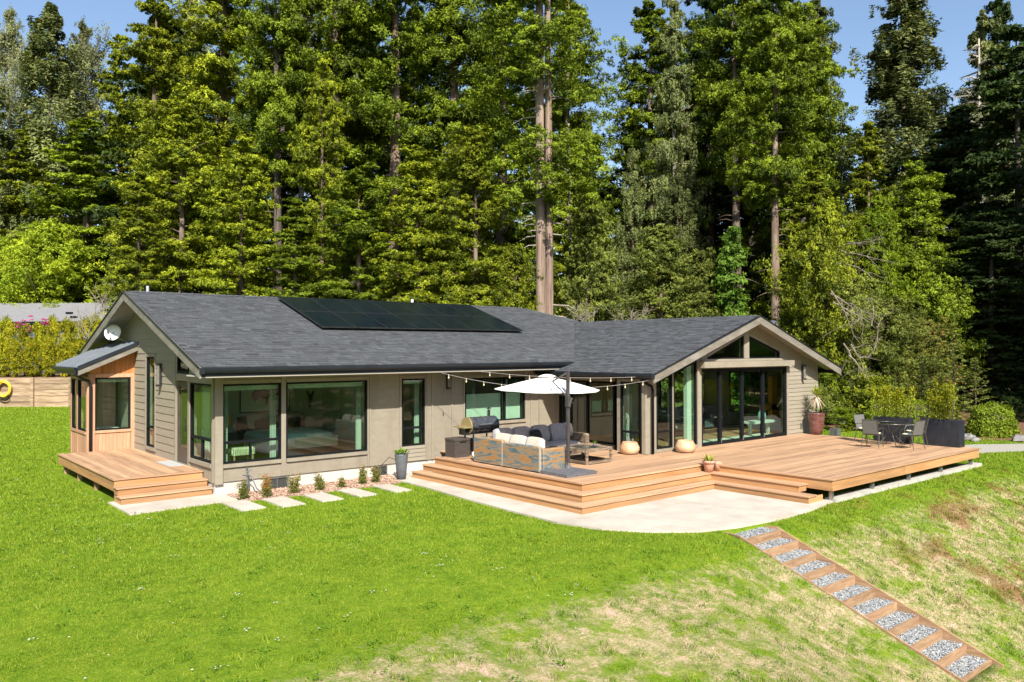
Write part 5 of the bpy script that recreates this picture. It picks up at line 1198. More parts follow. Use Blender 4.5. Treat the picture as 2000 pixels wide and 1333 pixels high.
# ------------------------------------------------------------------ patio dining set
pt = empty('patio_table', (25.45, 11.45, 0), 'round glass-topped patio table with grey metal legs', 'table')
b = MB(); b.lathe([(.001, .695), (.50, .695), (.50, .708), (.001, .708)], (25.45, 11.45, 0), 36); b.build('tabletop', M['tglass'], pt)
b = MB(); b.tube([(25.45+.50*math.cos(i*math.pi/16), 11.45+.50*math.sin(i*math.pi/16), .70) for i in range(32)], .014, 6, closed=True); b.build('rim', M['chairfr'], pt)
for k in range(4):
    q = math.pi/4+k*math.pi/2; c_, s_ = math.cos(q), math.sin(q); b = MB(); b.tube([(25.45+.42*c_, 11.45+.42*s_, .012), (25.45+.16*c_, 11.45+.16*s_, .28), (25.45+.10*c_, 11.45+.10*s_, .42), (25.45+.30*c_, 11.45+.30*s_, .69)], .014, 6); b.build('leg', M['chairfr'], pt)
def patio_chair(first):
    r = empty('patio_chair', (0, 0, 0)); OFF[r.name] = Vector((0, 0, 0))
    for s in (-1, 1):
        b = MB(); b.tube([(s*.24, -.24, .012), (s*.235, -.22, .40), (s*.235, -.20, .42), (s*.235, .18, .41)], .011, 6); b.build('leg', M['chairfr'], r)
        b = MB(); b.tube([(s*.25, .27, .012), (s*.235, .19, .40), (s*.225, .26, .66), (s*.215, .31, .88)], .012, 6); b.build('leg', M['chairfr'], r)
        b = MB(); b.tube([(s*.23, .23, .60), (s*.27, .05, .62), (s*.27, -.14, .60), (s*.25, -.21, .50), (s*.235, -.21, .42)], .012, 6); b.build('armrest', M['chairfr'], r)
    b = MB(); b.tube([(-.215, .31, .88), (.215, .31, .88)], .013, 6); b.tube([(-.235, -.2, .42), (.235, -.2, .42)], .011, 6); b.tube([(-.235, .18, .41), (.235, .18, .41)], .011, 6); b.build('crossbar', M['chairfr'], r)
    b = MB(); b.prism([(-.215, .2, .45), (.215, .2, .45), (.205, .305, .87), (-.205, .305, .87)], (0, .006, 0)); b.build('backrest', M['mesh'], r)
    b = MB(); b.box(-.22, .22, -.2, .18, .405, .415); b.build('seat', M['mesh'], r)
    return r
pc = patio_chair(True)
cl_ = [(24.42, 11.55, 100, 'dark mesh patio chair with pale seat pad on the house side of the table'),
       (24.98, 10.62, 165, 'dark mesh patio chair nearest the camera, its back turned to the deck edge'),
       (26.02, 10.95, 232, 'dark mesh patio chair on the right, next to the large black planter'),
       (25.75, 12.38, -15, 'dark mesh patio chair behind the table, beside the long planter')]
for i, (x, y, a, lb) in enumerate(cl_):
    o = pc if i == 0 else copy_tree(pc); o.location = (x, y, .001); o.rotation_euler.z = math.radians(a)
    tag(o, lb, 'chair', 'mesh patio chairs around the glass table')
    b = MB(); R_ = Matrix.Rotation(math.radians(a), 3, 'Z'); b.pillow(Vector((x, y, .449))+R_ @ Vector((0, -.01, 0)), .215, .20, .032, R_, 6, .3)
    tag(b.build('seat_pad', M['seatpad'], smooth=True), 'pale green pad on the '+['house-side', 'camera-side', 'planter-side', 'rear'][i]+' patio chair', 'seat pad', 'pads on the patio chairs')
# utility box by the red pot
b = MB(); b.box(28.0, 28.28, 14.55, 14.85, -.6, .12); tag(b.build('utility_box', M['steel']), 'low grey utility box on the grass behind the red pot', 'utility box')
# hose bib cluster on the foundation
fa = MB(); fa.tube([(7.86, 19.50, -.5), (7.88, 19.52, -.1), (7.85, 19.5, .12)], .025, 6); fa.tube([(7.86, 19.5, -.05), (7.95, 19.45, -.12), (8.02, 19.3, -.4), (8.12, 19.1, -.53)], .016, 6); fa.tube([(7.86, 19.5, -.1), (7.74, 19.48, -.06)], .018, 6); fa.tube([(7.84, 19.5, 0), (7.96, 19.45, .06)], .014, 6); fa.tube([(7.86, 19.47, -.3), (7.75, 19.4, -.5)], .016, 6)
tag(fa.build('garden_tap', M['greypot']), 'dark standpipe tap with short hoses in the shrub bed', 'tap')
hs = MB(); hs.tube([(11.84, 18.95, .0), (11.80, 19.2, .05), (11.78, 19.5, -.15), (11.74, 19.68, -.35)], .008, 5); tag(hs.build('drip_hose', M['dark']), 'thin dark hose arching from the tall grey planter to the wall vent', 'hose')
# ------------------------------------------------------------------ furniture seen through the glass
bed = empty('bed', (10.35, 22.9, 0), 'double bed with dark headboard behind the bedroom windows', 'bed')
b = MB(); rbox(b, 9.30, 11.50, 23.80, 23.94, .1, 1.02, .03); b.build('headboard', M['brownres'], bed)
b = MB(); b.box(9.4, 11.4, 21.7, 23.8, .15, .34); b.build('bed_frame', M['brownres'], bed)
b = MB(); b.pillow((10.4, 22.65, .50), 1.06, 1.12, .16, None, 14, .3); b.build('duvet', pm('pale_aqua_duvet', (.38, .52, .52), (.56, .68, .66), (7, 7, 7), .9, bump=.6, bdist=.05), bed, smooth=True)
b = MB(); b.box(9.32, 11.48, 21.60, 23.4, .2, .5); b.build('bedspread', M['curtain'], bed)
for x, s in ((9.9, 'left'), (10.9, 'right')):
    b = MB(); b.pillow((x, 23.62, .86), .44, .09, .22, RX(-18)); tag(b.build('bed_pillow', M['curtain'], smooth=True), 'pale pillow at the %s of the headboard' % s, 'pillow', 'pillows on the bed')
    b = MB(); b.pillow((x+.05, 23.4, .80), .30, .08, .15, RX(-22)); tag(b.build('bed_pillow', M['brownres'], smooth=True), 'dark pillow in front of the %s pale one' % s, 'pillow', 'dark pillows on the bed')
pic = empty('picture', (10.2, 23.98, 1.05), 'large framed bison picture above the bed', 'picture')
b = MB(); X0, X1, Z0, Z1 = 9.42, 11.05, 1.12, 2.12
for q in ((X0, X1, Z0, Z0+.03), (X0, X1, Z1-.03, Z1), (X0, X0+.03, Z0+.03, Z1-.03), (X1-.03, X1, Z0+.03, Z1-.03)): b.box(q[0], q[1], 23.95, 23.985, q[2], q[3])
b.build('frame', M['black'], pic)
b = MB(); b.box(X0+.03, X1-.03, 23.97, 23.985, Z0+.03, Z1-.03); b.build('print', pm('print_paper', (.55, .58, .52), (.62, .64, .58), (3, 3, 3), .7), pic)
BI = [(0, .42), (.03, .52), (.09, .60), (.13, .70), (.22, .80), (.34, .84), (.46, .78), (.60, .70), (.78, .70), (.92, .66), (.99, .55), (1.0, .38), (.97, .18), (.93, .0), (.89, .0), (.90, .2), (.86, .36), (.74, .38), (.6, .36), (.52, .30), (.50, .05), (.45, -.02), (.42, .08), (.42, .25), (.34, .22), (.28, .28), (.2, .26), (.15, .16), (.10, .12), (.06, .2), (.02, .3)]
b = MB(); b.prism([(9.80+p[0]*1.05, 23.966, 1.36+p[1]*.72) for p in BI], (0, .003, 0)); b.build('bison', pm('bison_ink', (.06, .03, .02), (.20, .11, .07), (9, 9, 9), .8), pic)
b = MB(); sk = [(0, .2), (-.05, .19), (-.11, .3), (-.13, .24), (-.07, .12), (-.05, -.1), (-.03, -.2), (.03, -.2), (.05, -.1), (.07, .12), (.13, .24), (.11, .3), (.05, .19)]
b.prism([(11.75+p[0], 23.93, 1.42+p[1]*1.1) for p in sk], (0, .05, 0)); tag(b.build('wall_ornament', M['brownres']), 'dark skull-shaped ornament on the bedroom wall', 'wall ornament')
ns = MB(); ns.box(8.75, 9.2, 23.5, 23.95, .0, .55); tag(ns.build('nightstand', M['brownres']), 'dark nightstand left of the bed', 'nightstand')
lp = empty('table_lamp', (8.97, 23.7, .55), 'small amber-shaded table lamp on the nightstand', 'lamp'); b = MB(); b.lathe([(.05, .552), (.02, .58), (.02, .8)], (8.97, 23.7, 0), 12); b.build('lamp_base', M['brass'], lp); b = MB(); b.lathe([(.11, .8), (.08, 1.15)], (8.97, 23.7, 0), 16); b.build('lamp_shade', pm('amber_shade', (.6, .42, .12), None, (3, 3, 3), .7), lp)
st_ = empty('stool', (8.15, 20.7, 0), 'low stool with a zebra-print cushion inside the bedroom window', 'stool')
b = MB(); rbox(b, 7.88, 8.5, 20.5, 20.9, .30, .50, .05); m_, nt_, N_, L_, B_ = nodes('zebra_print'); wv = N_.new('ShaderNodeTexWave'); L_.new(coords(N_, L_, (1, 1, 1)), wv.inputs[0]); wv.inputs['Scale'].default_value = 9; wv.inputs['Distortion'].default_value = 6
L_.new(rampn(N_, L_, wv.outputs['Fac'], [(.45, (.62, .58, .36)), (.55, (.08, .08, .06))]), B_.inputs['Base Color']); b.build('seat', m_, st_)
for x in (7.93, 8.42):
    for y in (20.54, 20.86): b = MB(); b.bar((x, y, 0), (x, y, .3), .04, .04); b.build('leg', M['brass'], st_)
def curtain(x0, x1, y, z0, z1, lab, ax=0):
    b = MB(); n = 28; vs = []; 
    for k in range(2):
        for i in range(n+1):
            t = i/n; w = .035*math.sin(t*n*.9)
            px = x0+(x1-x0)*t if ax == 0 else y+w; py = y+w if ax == 0 else x0+(x1-x0)*t
            vs.append((px, py, z0 if k == 0 else z1))
    b.add(vs, [(i, i+1, n+2+i, n+1+i) for i in range(n)]); b.add([(v[0]+.012, v[1]+.012, v[2]) for v in vs], [(i, i+1, n+2+i, n+1+i) for i in range(n)])
    tag(b.build('curtain', M['curtain'], smooth=True), lab, 'curtain', 'pale curtains inside the windows')
curtain(7.36, 7.56, 20.05, .02, 2.2, 'pale curtain at the left edge of the bedroom front window')
curtain(8.68, 8.84, 20.05, .02, 2.2, 'pale curtain beside the mullion between the two bedroom windows')
curtain(11.22, 11.38, 20.05, .02, 2.2, 'narrow pale curtain at the right edge of the widest bedroom window')
curtain(13.18, 13.34, 20.05, .02, 2.2, 'pale curtain in the narrow window above the grey planter')
curtain(20.9, 21.38, 7.42, .02, 2.2, 'pale curtain behind the west corner window beside the front door', 1)
curtain(24.95, 25.25, 7.42, .02, 2.7, 'pale curtain in the tall slit window of the west gable', 1)
curtain(16.05, 16.14, 18.25, .02, 2.1, 'pale curtain inside the small wing window beside the sliding doors', 1)
# wing room
so2 = empty('indoor_sofa', (24.2, 18.6, 0), 'dark grey sofa seen through the folding glass doors', 'sofa')
b = MB(); rbox(b, 23.2, 25.4, 18.2, 19.1, .1, .42, .05); b.build('seat', M['greypot'], so2); b = MB(); rbox(b, 23.2, 25.4, 19.0, 19.25, .1, .85, .05); b.build('backrest', M['greypot'], so2)
for x in (23.05, 25.41): b = MB(); rbox(b, x, x+.18, 18.2, 19.25, .1, .6, .04); b.build('armrest', M['greypot'], so2)
sd = empty('side_table', (25.2, 16.0, 0), 'low pale green side table behind the right folding door', 'table')
b = MB(); rbox(b, 24.45, 25.95, 15.75, 16.3, .42, .50, .03); b.build('tabletop', M['curtain'], sd)
for x in (24.6, 25.75): b = MB(); b.bar((x, 16.0, 0), (x, 16.0, .42), .09, .09); b.build('leg', M['curtain'], sd)
b = MB(); b.lathe([(.06, 0), (.13, .06), (.15, .16), (.13, .26), (.06, .36), (.05, .48), (.065, .52)], (25.35, 16.0, .50), 20); tag(b.build('vase', pm('celadon_vase', (.22, .38, .33), (.30, .46, .40), (4, 4, 4), .3), smooth=True), 'green bottle-necked vase on the side table indoors', 'vase')
def dchair(x, y, a, lab):
    r = empty('dining_chair', (x, y, 0), lab, 'chair', 'dining chairs behind the wing windows'); R_ = Matrix.Rotation(math.radians(a), 3, 'Z'); c = Vector((x, y, 0))
    b = MB(); b.pillow(c+Vector((0, 0, .48)), .23, .23, .05, R_, 6, .3); b.build('seat', M['creamfab'], r, smooth=True)
    for i, (dx, dy) in enumerate(((-.2, -.2), (.2, -.2), (-.2, .2), (.2, .2))): b = MB(); b.bar(c+R_ @ Vector((dx*1.1, dy*1.1, 0)), c+R_ @ Vector((dx*.9, dy*.9, .45)), .02, .02); b.build('leg', M['black'], r)
    b = MB(); b.tube([c+R_ @ Vector((.24*math.cos(q), .24*math.sin(q), .72+.05*math.sin(q))) for q in [math.pi*i/12 for i in range(-1, 14)]], .015, 6); b.bar(c+R_ @ Vector((-.22, .08, .48)), c+R_ @ Vector((-.24, .08, .72)), .02, .02); b.bar(c+R_ @ Vector((.22, .08, .48)), c+R_ @ Vector((.24, .08, .72)), .02, .02); b.build('backrest', M['black'], r)
dchair(19.6, 16.6, 20, 'dining chair with cream seat behind the tall sloped window'); dchair(21.2, 16.5, -40, 'dining chair with cream seat behind the first folding door')
dt_ = empty('dining_table', (20.2, 17.6, 0), 'round pale-topped dining table in the glazed wing', 'table'); b = MB(); b.lathe([(.001, .72), (.72, .72), (.72, .75), (.001, .75)], (20.2, 17.6, 0), 32); b.build('tabletop', M['curtain'], dt_); b = MB(); b.lathe([(.3, 0), (.06, .06), (.06, .71)], (20.2, 17.6, 0), 20); b.build('pedestal', M['black'], dt_)
b = MB(); b.box(27.0, 27.4, 16.6, 16.75, 0, 2.0); b.box(26.4, 27.4, 16.6, 16.75, .75, .95); tag(b.build('orange_shelf', pm('orange_wood', (.65, .30, .04), (.75, .38, .06), (3, 3, 12), .4)), 'orange wooden shelf unit near the far window indoors', 'shelf')
b = MB(); b.lathe([(.12, 0), (.19, .15), (.16, .34), (.10, .40)], (18.35, 15.75, 0), 18); tag(b.build('floor_vase', M['yellow'], smooth=True), 'amber floor vase inside the small wing window', 'vase')
# ================================================================== VEGETATION
def rn(v): return v/np.maximum(np.linalg.norm(v, axis=-1, keepdims=True), 1e-6)
def leaf_tris(C, size, nrm_bias, g, spread=1.0, elong=1.6):
    """triangles at centres C, facing roughly along nrm_bias (n,3)"""
    n = len(C); N_ = rn(nrm_bias+g.normal(0, .55*spread, (n, 3))); a = rn(np.cross(N_, g.normal(0, 1, (n, 3)))); b = np.cross(N_, a)
    s = size[:, None] if np.ndim(size) else size
    return np.stack([C-a*s*.36-b*s*.45, C+a*s*.36-b*s*.45, C+b*s*elong*.72], 1)
def make_crown(kind, seed, H, R, base, nb, ncl, nlf, rc, ls, droop=.15, flat=.45, prof='cone', up0=.5, up1=-.1, hang=0.0, inner=.25):
    g = np.random.default_rng(seed)
    t = np.linspace(0, 1, nb)**.9; t = np.clip(t+g.normal(0, .012, nb), 0, .995)
    z0 = H*(base+(1-base)*t); azb = g.uniform(0, 2*np.pi, nb); z0 = z0+g.normal(0, .35, nb)*(H/30); z0 = np.clip(z0, .05, H)
    if prof == 'cone': L = R*(1-t)**.62*np.clip(.55+t*4, 0, 1)+.2
    elif prof == 'column': L = R*np.clip(.6+t*2, 0, 1)*np.sqrt(np.clip(1-t**2.2, 0, 1))+.3
    else: L = R*np.sqrt(np.clip(1-(2*t-.9)**2, .04, 1))
    # lumpy sides: some sectors and levels bulge
    L *= g.uniform(.62, 1.12, nb)*(1+.16*np.sin(azb*2+seed)+.14*np.sin(z0*1.3+azb*3))
    elv = up1+(up0-up1)*t+g.normal(0, .12, nb)
    d = np.stack([np.cos(azb)*np.cos(elv), np.sin(azb)*np.cos(elv), np.sin(elv)], 1)
    # clumps
    s = inner+(1-inner)*(np.arange(ncl)+g.uniform(.2, .9, (nb, ncl)))/ncl
    lat = g.normal(0, 1, (nb, ncl))*.22*L[:, None]*s; side = np.stack([-np.sin(azb), np.cos(azb), 0*azb], 1)
    C = np.zeros((nb, ncl, 3)); C[:, :, 2] += z0[:, None]
    C += d[:, None, :]*(s*L[:, None])[:, :, None]+side[:, None, :]*lat[:, :, None]
    C[:, :, 2] -= droop*L[:, None]*s**2
    C = C.reshape(-1, 3); out = rn(C*np.array([1, 1, 0])+1e-3)
    m = len(C); rcl = rc*g.uniform(.6, 1.25, m)*np.clip(np.repeat(L, ncl)/R+.25, .3, 1.1)
    ct = g.uniform(-.28, .28, m)
    K = nlf; dirs = g.normal(0, 1, (m, K, 3)); dirs = dirs/np.linalg.norm(dirs, axis=2, keepdims=True)*(g.uniform(0, 1, (m, K, 1))**.45)
    ct = ct*1.2; ns = 6; sd_ = g.normal(0, 1, (m, ns, 3)); sd_ = sd_/np.linalg.norm(sd_, axis=2, keepdims=True)*(g.uniform(0, 1, (m, ns, 1))**.3)
    pick = g.integers(0, ns, (m, K)); sub_ = np.take_along_axis(sd_, pick[:, :, None].repeat(3, 2), 1)
    off = (sub_*.9+dirs*.36)*rcl[:, None, None]*np.array([1, 1, flat])
    ra = g.uniform(0, 1, (m, K)); 
    P = C[:, None, :]+off; P[:, :, 2] -= hang*ra*rcl[:, None]*1.6; P[:, :, 2] -= droop*.5*np.hypot(off[:, :, 0], off[:, :, 1])
    nb_ = rn(off/np.array([1, 1, max(flat, .3)])*.8+np.array([0, 0, rc*.75])+out[:, None, :]*rc*.35)
    P = P.reshape(-1, 3); nb_ = nb_.reshape(-1, 3); sz_ = ls*g.uniform(.6, 1.3, len(P))
    V = leaf_tris(P, sz_, nb_, g)
    tint = np.clip(.5+np.repeat(ct, K)+.10*(off[:, :, 2]/(rcl[:, None]*flat+1e-3)).reshape(-1)+g.normal(0, .17, len(P)), 0, 1)  # leaves low in a clump tinted darker, shade put into the colour
    limbs = (z0, d, L, droop)
    return V.reshape(-1, 3), tint, limbs
def make_trunk(H, r0, limbs=None, every=1, taper=.9, lr=.05, seed=1, rough=.06, bare=0, barez=(0, 0)):
    g = random.Random(seed); b = MB(); n = 14; pts = []; rr = []
    for i in range(n):
        t = i/(n-1); pts.append((.12*math.sin(t*5+seed)*t*H/30, .12*math.cos(t*4+seed)*t*H/30, H*t*.985-.5*(i == 0))); rr.append(r0*((1-t)**.85*taper+(1-taper))*(1.25 if i == 0 else 1)*g.uniform(1-rough, 1+rough))
    b.tube(pts, rr, 12)
    if limbs is not None:
        z0, d, L, dr = limbs
        for i in range(0, len(z0), every):
            p = Vector((0, 0, z0[i])); dd = Vector(d[i]); l = L[i]*.8
            b.tube([p, p+dd*l*.5-Vector((0, 0, dr*l*.2)), p+dd*l-Vector((0, 0, dr*l*.7))], [lr*(.4+L[i]*.25), lr*.5, lr*.15], 4)
    for i in range(bare):
        z = g.uniform(*barez); q = g.uniform(0, 6.28); l = g.uniform(.5, 2.2); d = Vector((math.cos(q), math.sin(q), g.uniform(-.2, .35)))
        m = Vector((0, 0, z))+d*l*.5; b.tube([(0, 0, z), m, m+d*l*.5+Vector((g.gauss(0, .15), g.gauss(0, .15), -.2*l))], [.05, .03, .01], 4)
    return b
F = {}
M['barktan'] = pm('tan_twig', (.14, .115, .085), (.27, .23, .175), (4, 4, 4), .9)
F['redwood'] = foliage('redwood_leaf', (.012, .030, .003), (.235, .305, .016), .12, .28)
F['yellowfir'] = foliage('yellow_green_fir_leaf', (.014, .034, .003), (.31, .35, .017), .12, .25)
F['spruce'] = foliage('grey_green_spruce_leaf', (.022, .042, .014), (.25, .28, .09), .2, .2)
F['euc'] = foliage('pale_eucalyptus_leaf', (.08, .10, .04), (.30, .31, .15), .3, .15)
F['bright'] = foliage('bright_spring_leaf', (.06, .11, .005), (.27, .35, .018), .35, .12)
F['lime'] = foliage('lime_spring_leaf', (.10, .17, .008), (.42, .50, .03), .35, .05)
F['olive'] = foliage('olive_cedar_leaf', (.035, .06, .010), (.25, .28, .05), .25, .2)
F['deep'] = foliage('deep_green_leaf', (.010, .024, .006), (.050, .078, .014), .15, .2)  # darkened leaf colour, painting in the shade of the dim woods
F['ivy'] = foliage('ivy_leaf', (.05, .12, .01), (.19, .30, .04), .25, 0)
F['gold'] = foliage('golden_hedge_leaf', (.08, .11, .005), (.40, .40, .015), .3, .2, warm=(.66, .46, .03))
F['box'] = foliage('clipped_hedge_leaf', (.07, .12, .006), (.24, .30, .02), .25, .05)
F['rust'] = foliage('rusty_shrub_leaf', (.05, .06, .015), (.16, .19, .03), .2, .1, warm=(.36, .14, .05))
F['pink'] = foliage('pink_twig_leaf', (.16, .10, .06), (.46, .32, .22), .2, .1)
PROTO = {}
def proto(key, H, R, trunk_r, leafmat, bark='bark', every=2, bare=0, barez=(0, 0), lr=.05, **kw):
    V, t, limbs = make_crown(key, kw.pop('seed'), H, R, **kw)
    cm = mesh_np('crown', V, np.arange(len(V)).reshape(-1, 3), F[leafmat], 3, tint=t)
    b = make_trunk(H, trunk_r, limbs, every, bare=bare, barez=barez, lr=lr, seed=len(PROTO)+1)
    tm = bpy.data.meshes.new('trunk'); tm.from_pydata([tuple(v) for v in b.v], [], b.f); tm.materials.append(M[bark]); tm.polygons.foreach_set('use_smooth', [True]*len(tm.polygons)); tm.update()
    PROTO[key] = dict(H=H, R=R, crown=cm, trunk=tm, mats={})
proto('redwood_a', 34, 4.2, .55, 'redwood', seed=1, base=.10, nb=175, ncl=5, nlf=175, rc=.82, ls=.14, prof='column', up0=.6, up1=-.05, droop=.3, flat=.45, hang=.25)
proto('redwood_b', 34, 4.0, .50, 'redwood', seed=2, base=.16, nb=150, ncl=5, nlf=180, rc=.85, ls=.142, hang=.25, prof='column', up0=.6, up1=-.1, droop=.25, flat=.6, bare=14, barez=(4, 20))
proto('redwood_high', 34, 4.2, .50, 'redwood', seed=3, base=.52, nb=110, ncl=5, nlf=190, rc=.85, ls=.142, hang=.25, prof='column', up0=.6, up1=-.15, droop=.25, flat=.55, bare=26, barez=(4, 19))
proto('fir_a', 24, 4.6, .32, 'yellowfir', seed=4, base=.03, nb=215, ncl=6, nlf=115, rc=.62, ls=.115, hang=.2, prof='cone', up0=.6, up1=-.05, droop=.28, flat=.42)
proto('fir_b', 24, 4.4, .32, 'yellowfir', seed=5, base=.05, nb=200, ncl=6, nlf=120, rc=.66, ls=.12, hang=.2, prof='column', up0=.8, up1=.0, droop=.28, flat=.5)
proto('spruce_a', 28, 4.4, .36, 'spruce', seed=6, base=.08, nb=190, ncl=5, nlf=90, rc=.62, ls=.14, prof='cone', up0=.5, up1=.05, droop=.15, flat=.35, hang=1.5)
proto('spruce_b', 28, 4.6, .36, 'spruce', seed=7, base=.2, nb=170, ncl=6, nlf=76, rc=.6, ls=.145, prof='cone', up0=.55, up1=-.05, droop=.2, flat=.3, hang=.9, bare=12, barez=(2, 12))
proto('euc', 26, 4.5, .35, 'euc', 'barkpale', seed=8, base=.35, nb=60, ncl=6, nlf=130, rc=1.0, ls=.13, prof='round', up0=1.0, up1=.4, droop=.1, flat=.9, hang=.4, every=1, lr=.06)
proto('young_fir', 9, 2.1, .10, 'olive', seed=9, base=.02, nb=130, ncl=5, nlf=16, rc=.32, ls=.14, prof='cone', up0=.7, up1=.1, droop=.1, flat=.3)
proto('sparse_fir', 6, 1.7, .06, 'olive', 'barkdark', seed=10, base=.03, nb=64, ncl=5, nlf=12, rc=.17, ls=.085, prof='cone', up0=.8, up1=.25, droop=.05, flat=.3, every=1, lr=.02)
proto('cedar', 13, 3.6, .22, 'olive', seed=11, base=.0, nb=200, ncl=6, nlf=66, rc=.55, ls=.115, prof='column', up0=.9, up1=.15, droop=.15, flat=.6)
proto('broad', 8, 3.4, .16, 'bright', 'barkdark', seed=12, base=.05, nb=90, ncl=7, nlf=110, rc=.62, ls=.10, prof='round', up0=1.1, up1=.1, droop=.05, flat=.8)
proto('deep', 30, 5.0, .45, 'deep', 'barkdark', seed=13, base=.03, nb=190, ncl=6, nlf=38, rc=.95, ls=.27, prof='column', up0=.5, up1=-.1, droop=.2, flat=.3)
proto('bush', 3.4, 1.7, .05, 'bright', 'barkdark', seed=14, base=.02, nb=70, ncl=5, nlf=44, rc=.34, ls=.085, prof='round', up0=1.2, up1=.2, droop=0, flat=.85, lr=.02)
MATV = {}
def variant(mesh, mat):
    k = (mesh.name, mat.name)
    if k not in MATV:
        m = mesh.copy(); m.materials.clear(); m.materials.append(mat); MATV[k] = m
    return MATV[k]
def tree(kind, px, D, top, width, label, name='conifer_tree', cat='tree', group=None, leaf=None, bark=None, rz=None, zb=None, parts=('trunk', 'crown')):
    P = PROTO[kind]; p = at(px, D); z = tz(p.x, p.y) if zb is None else zb
    H = ztop(top, D)-z; R = width/2/1554*D
    o = bpy.data.objects.new(name, None); COL.objects.link(o); o.location = (p.x, p.y, z-.05); o.empty_display_size = .5
    o.rotation_euler = (0, 0, random.uniform(0, 6.28) if rz is None else rz); k = R/P['R']; o.scale = (k, k, H/P['H'])
    tag(o, label, cat, group)
    for part in parts:
        me = P[part]
        c = bpy.data.objects.new(part, me); COL.objects.link(c); c.parent = o
        mm = F[leaf] if (part == 'crown' and leaf) else (M[bark] if (part == 'trunk' and bark) else None)
        if mm: c.material_slots[0].link = 'OBJECT'; c.material_slots[0].material = mm
    return o
G1_ = 'tall conifers behind the house'
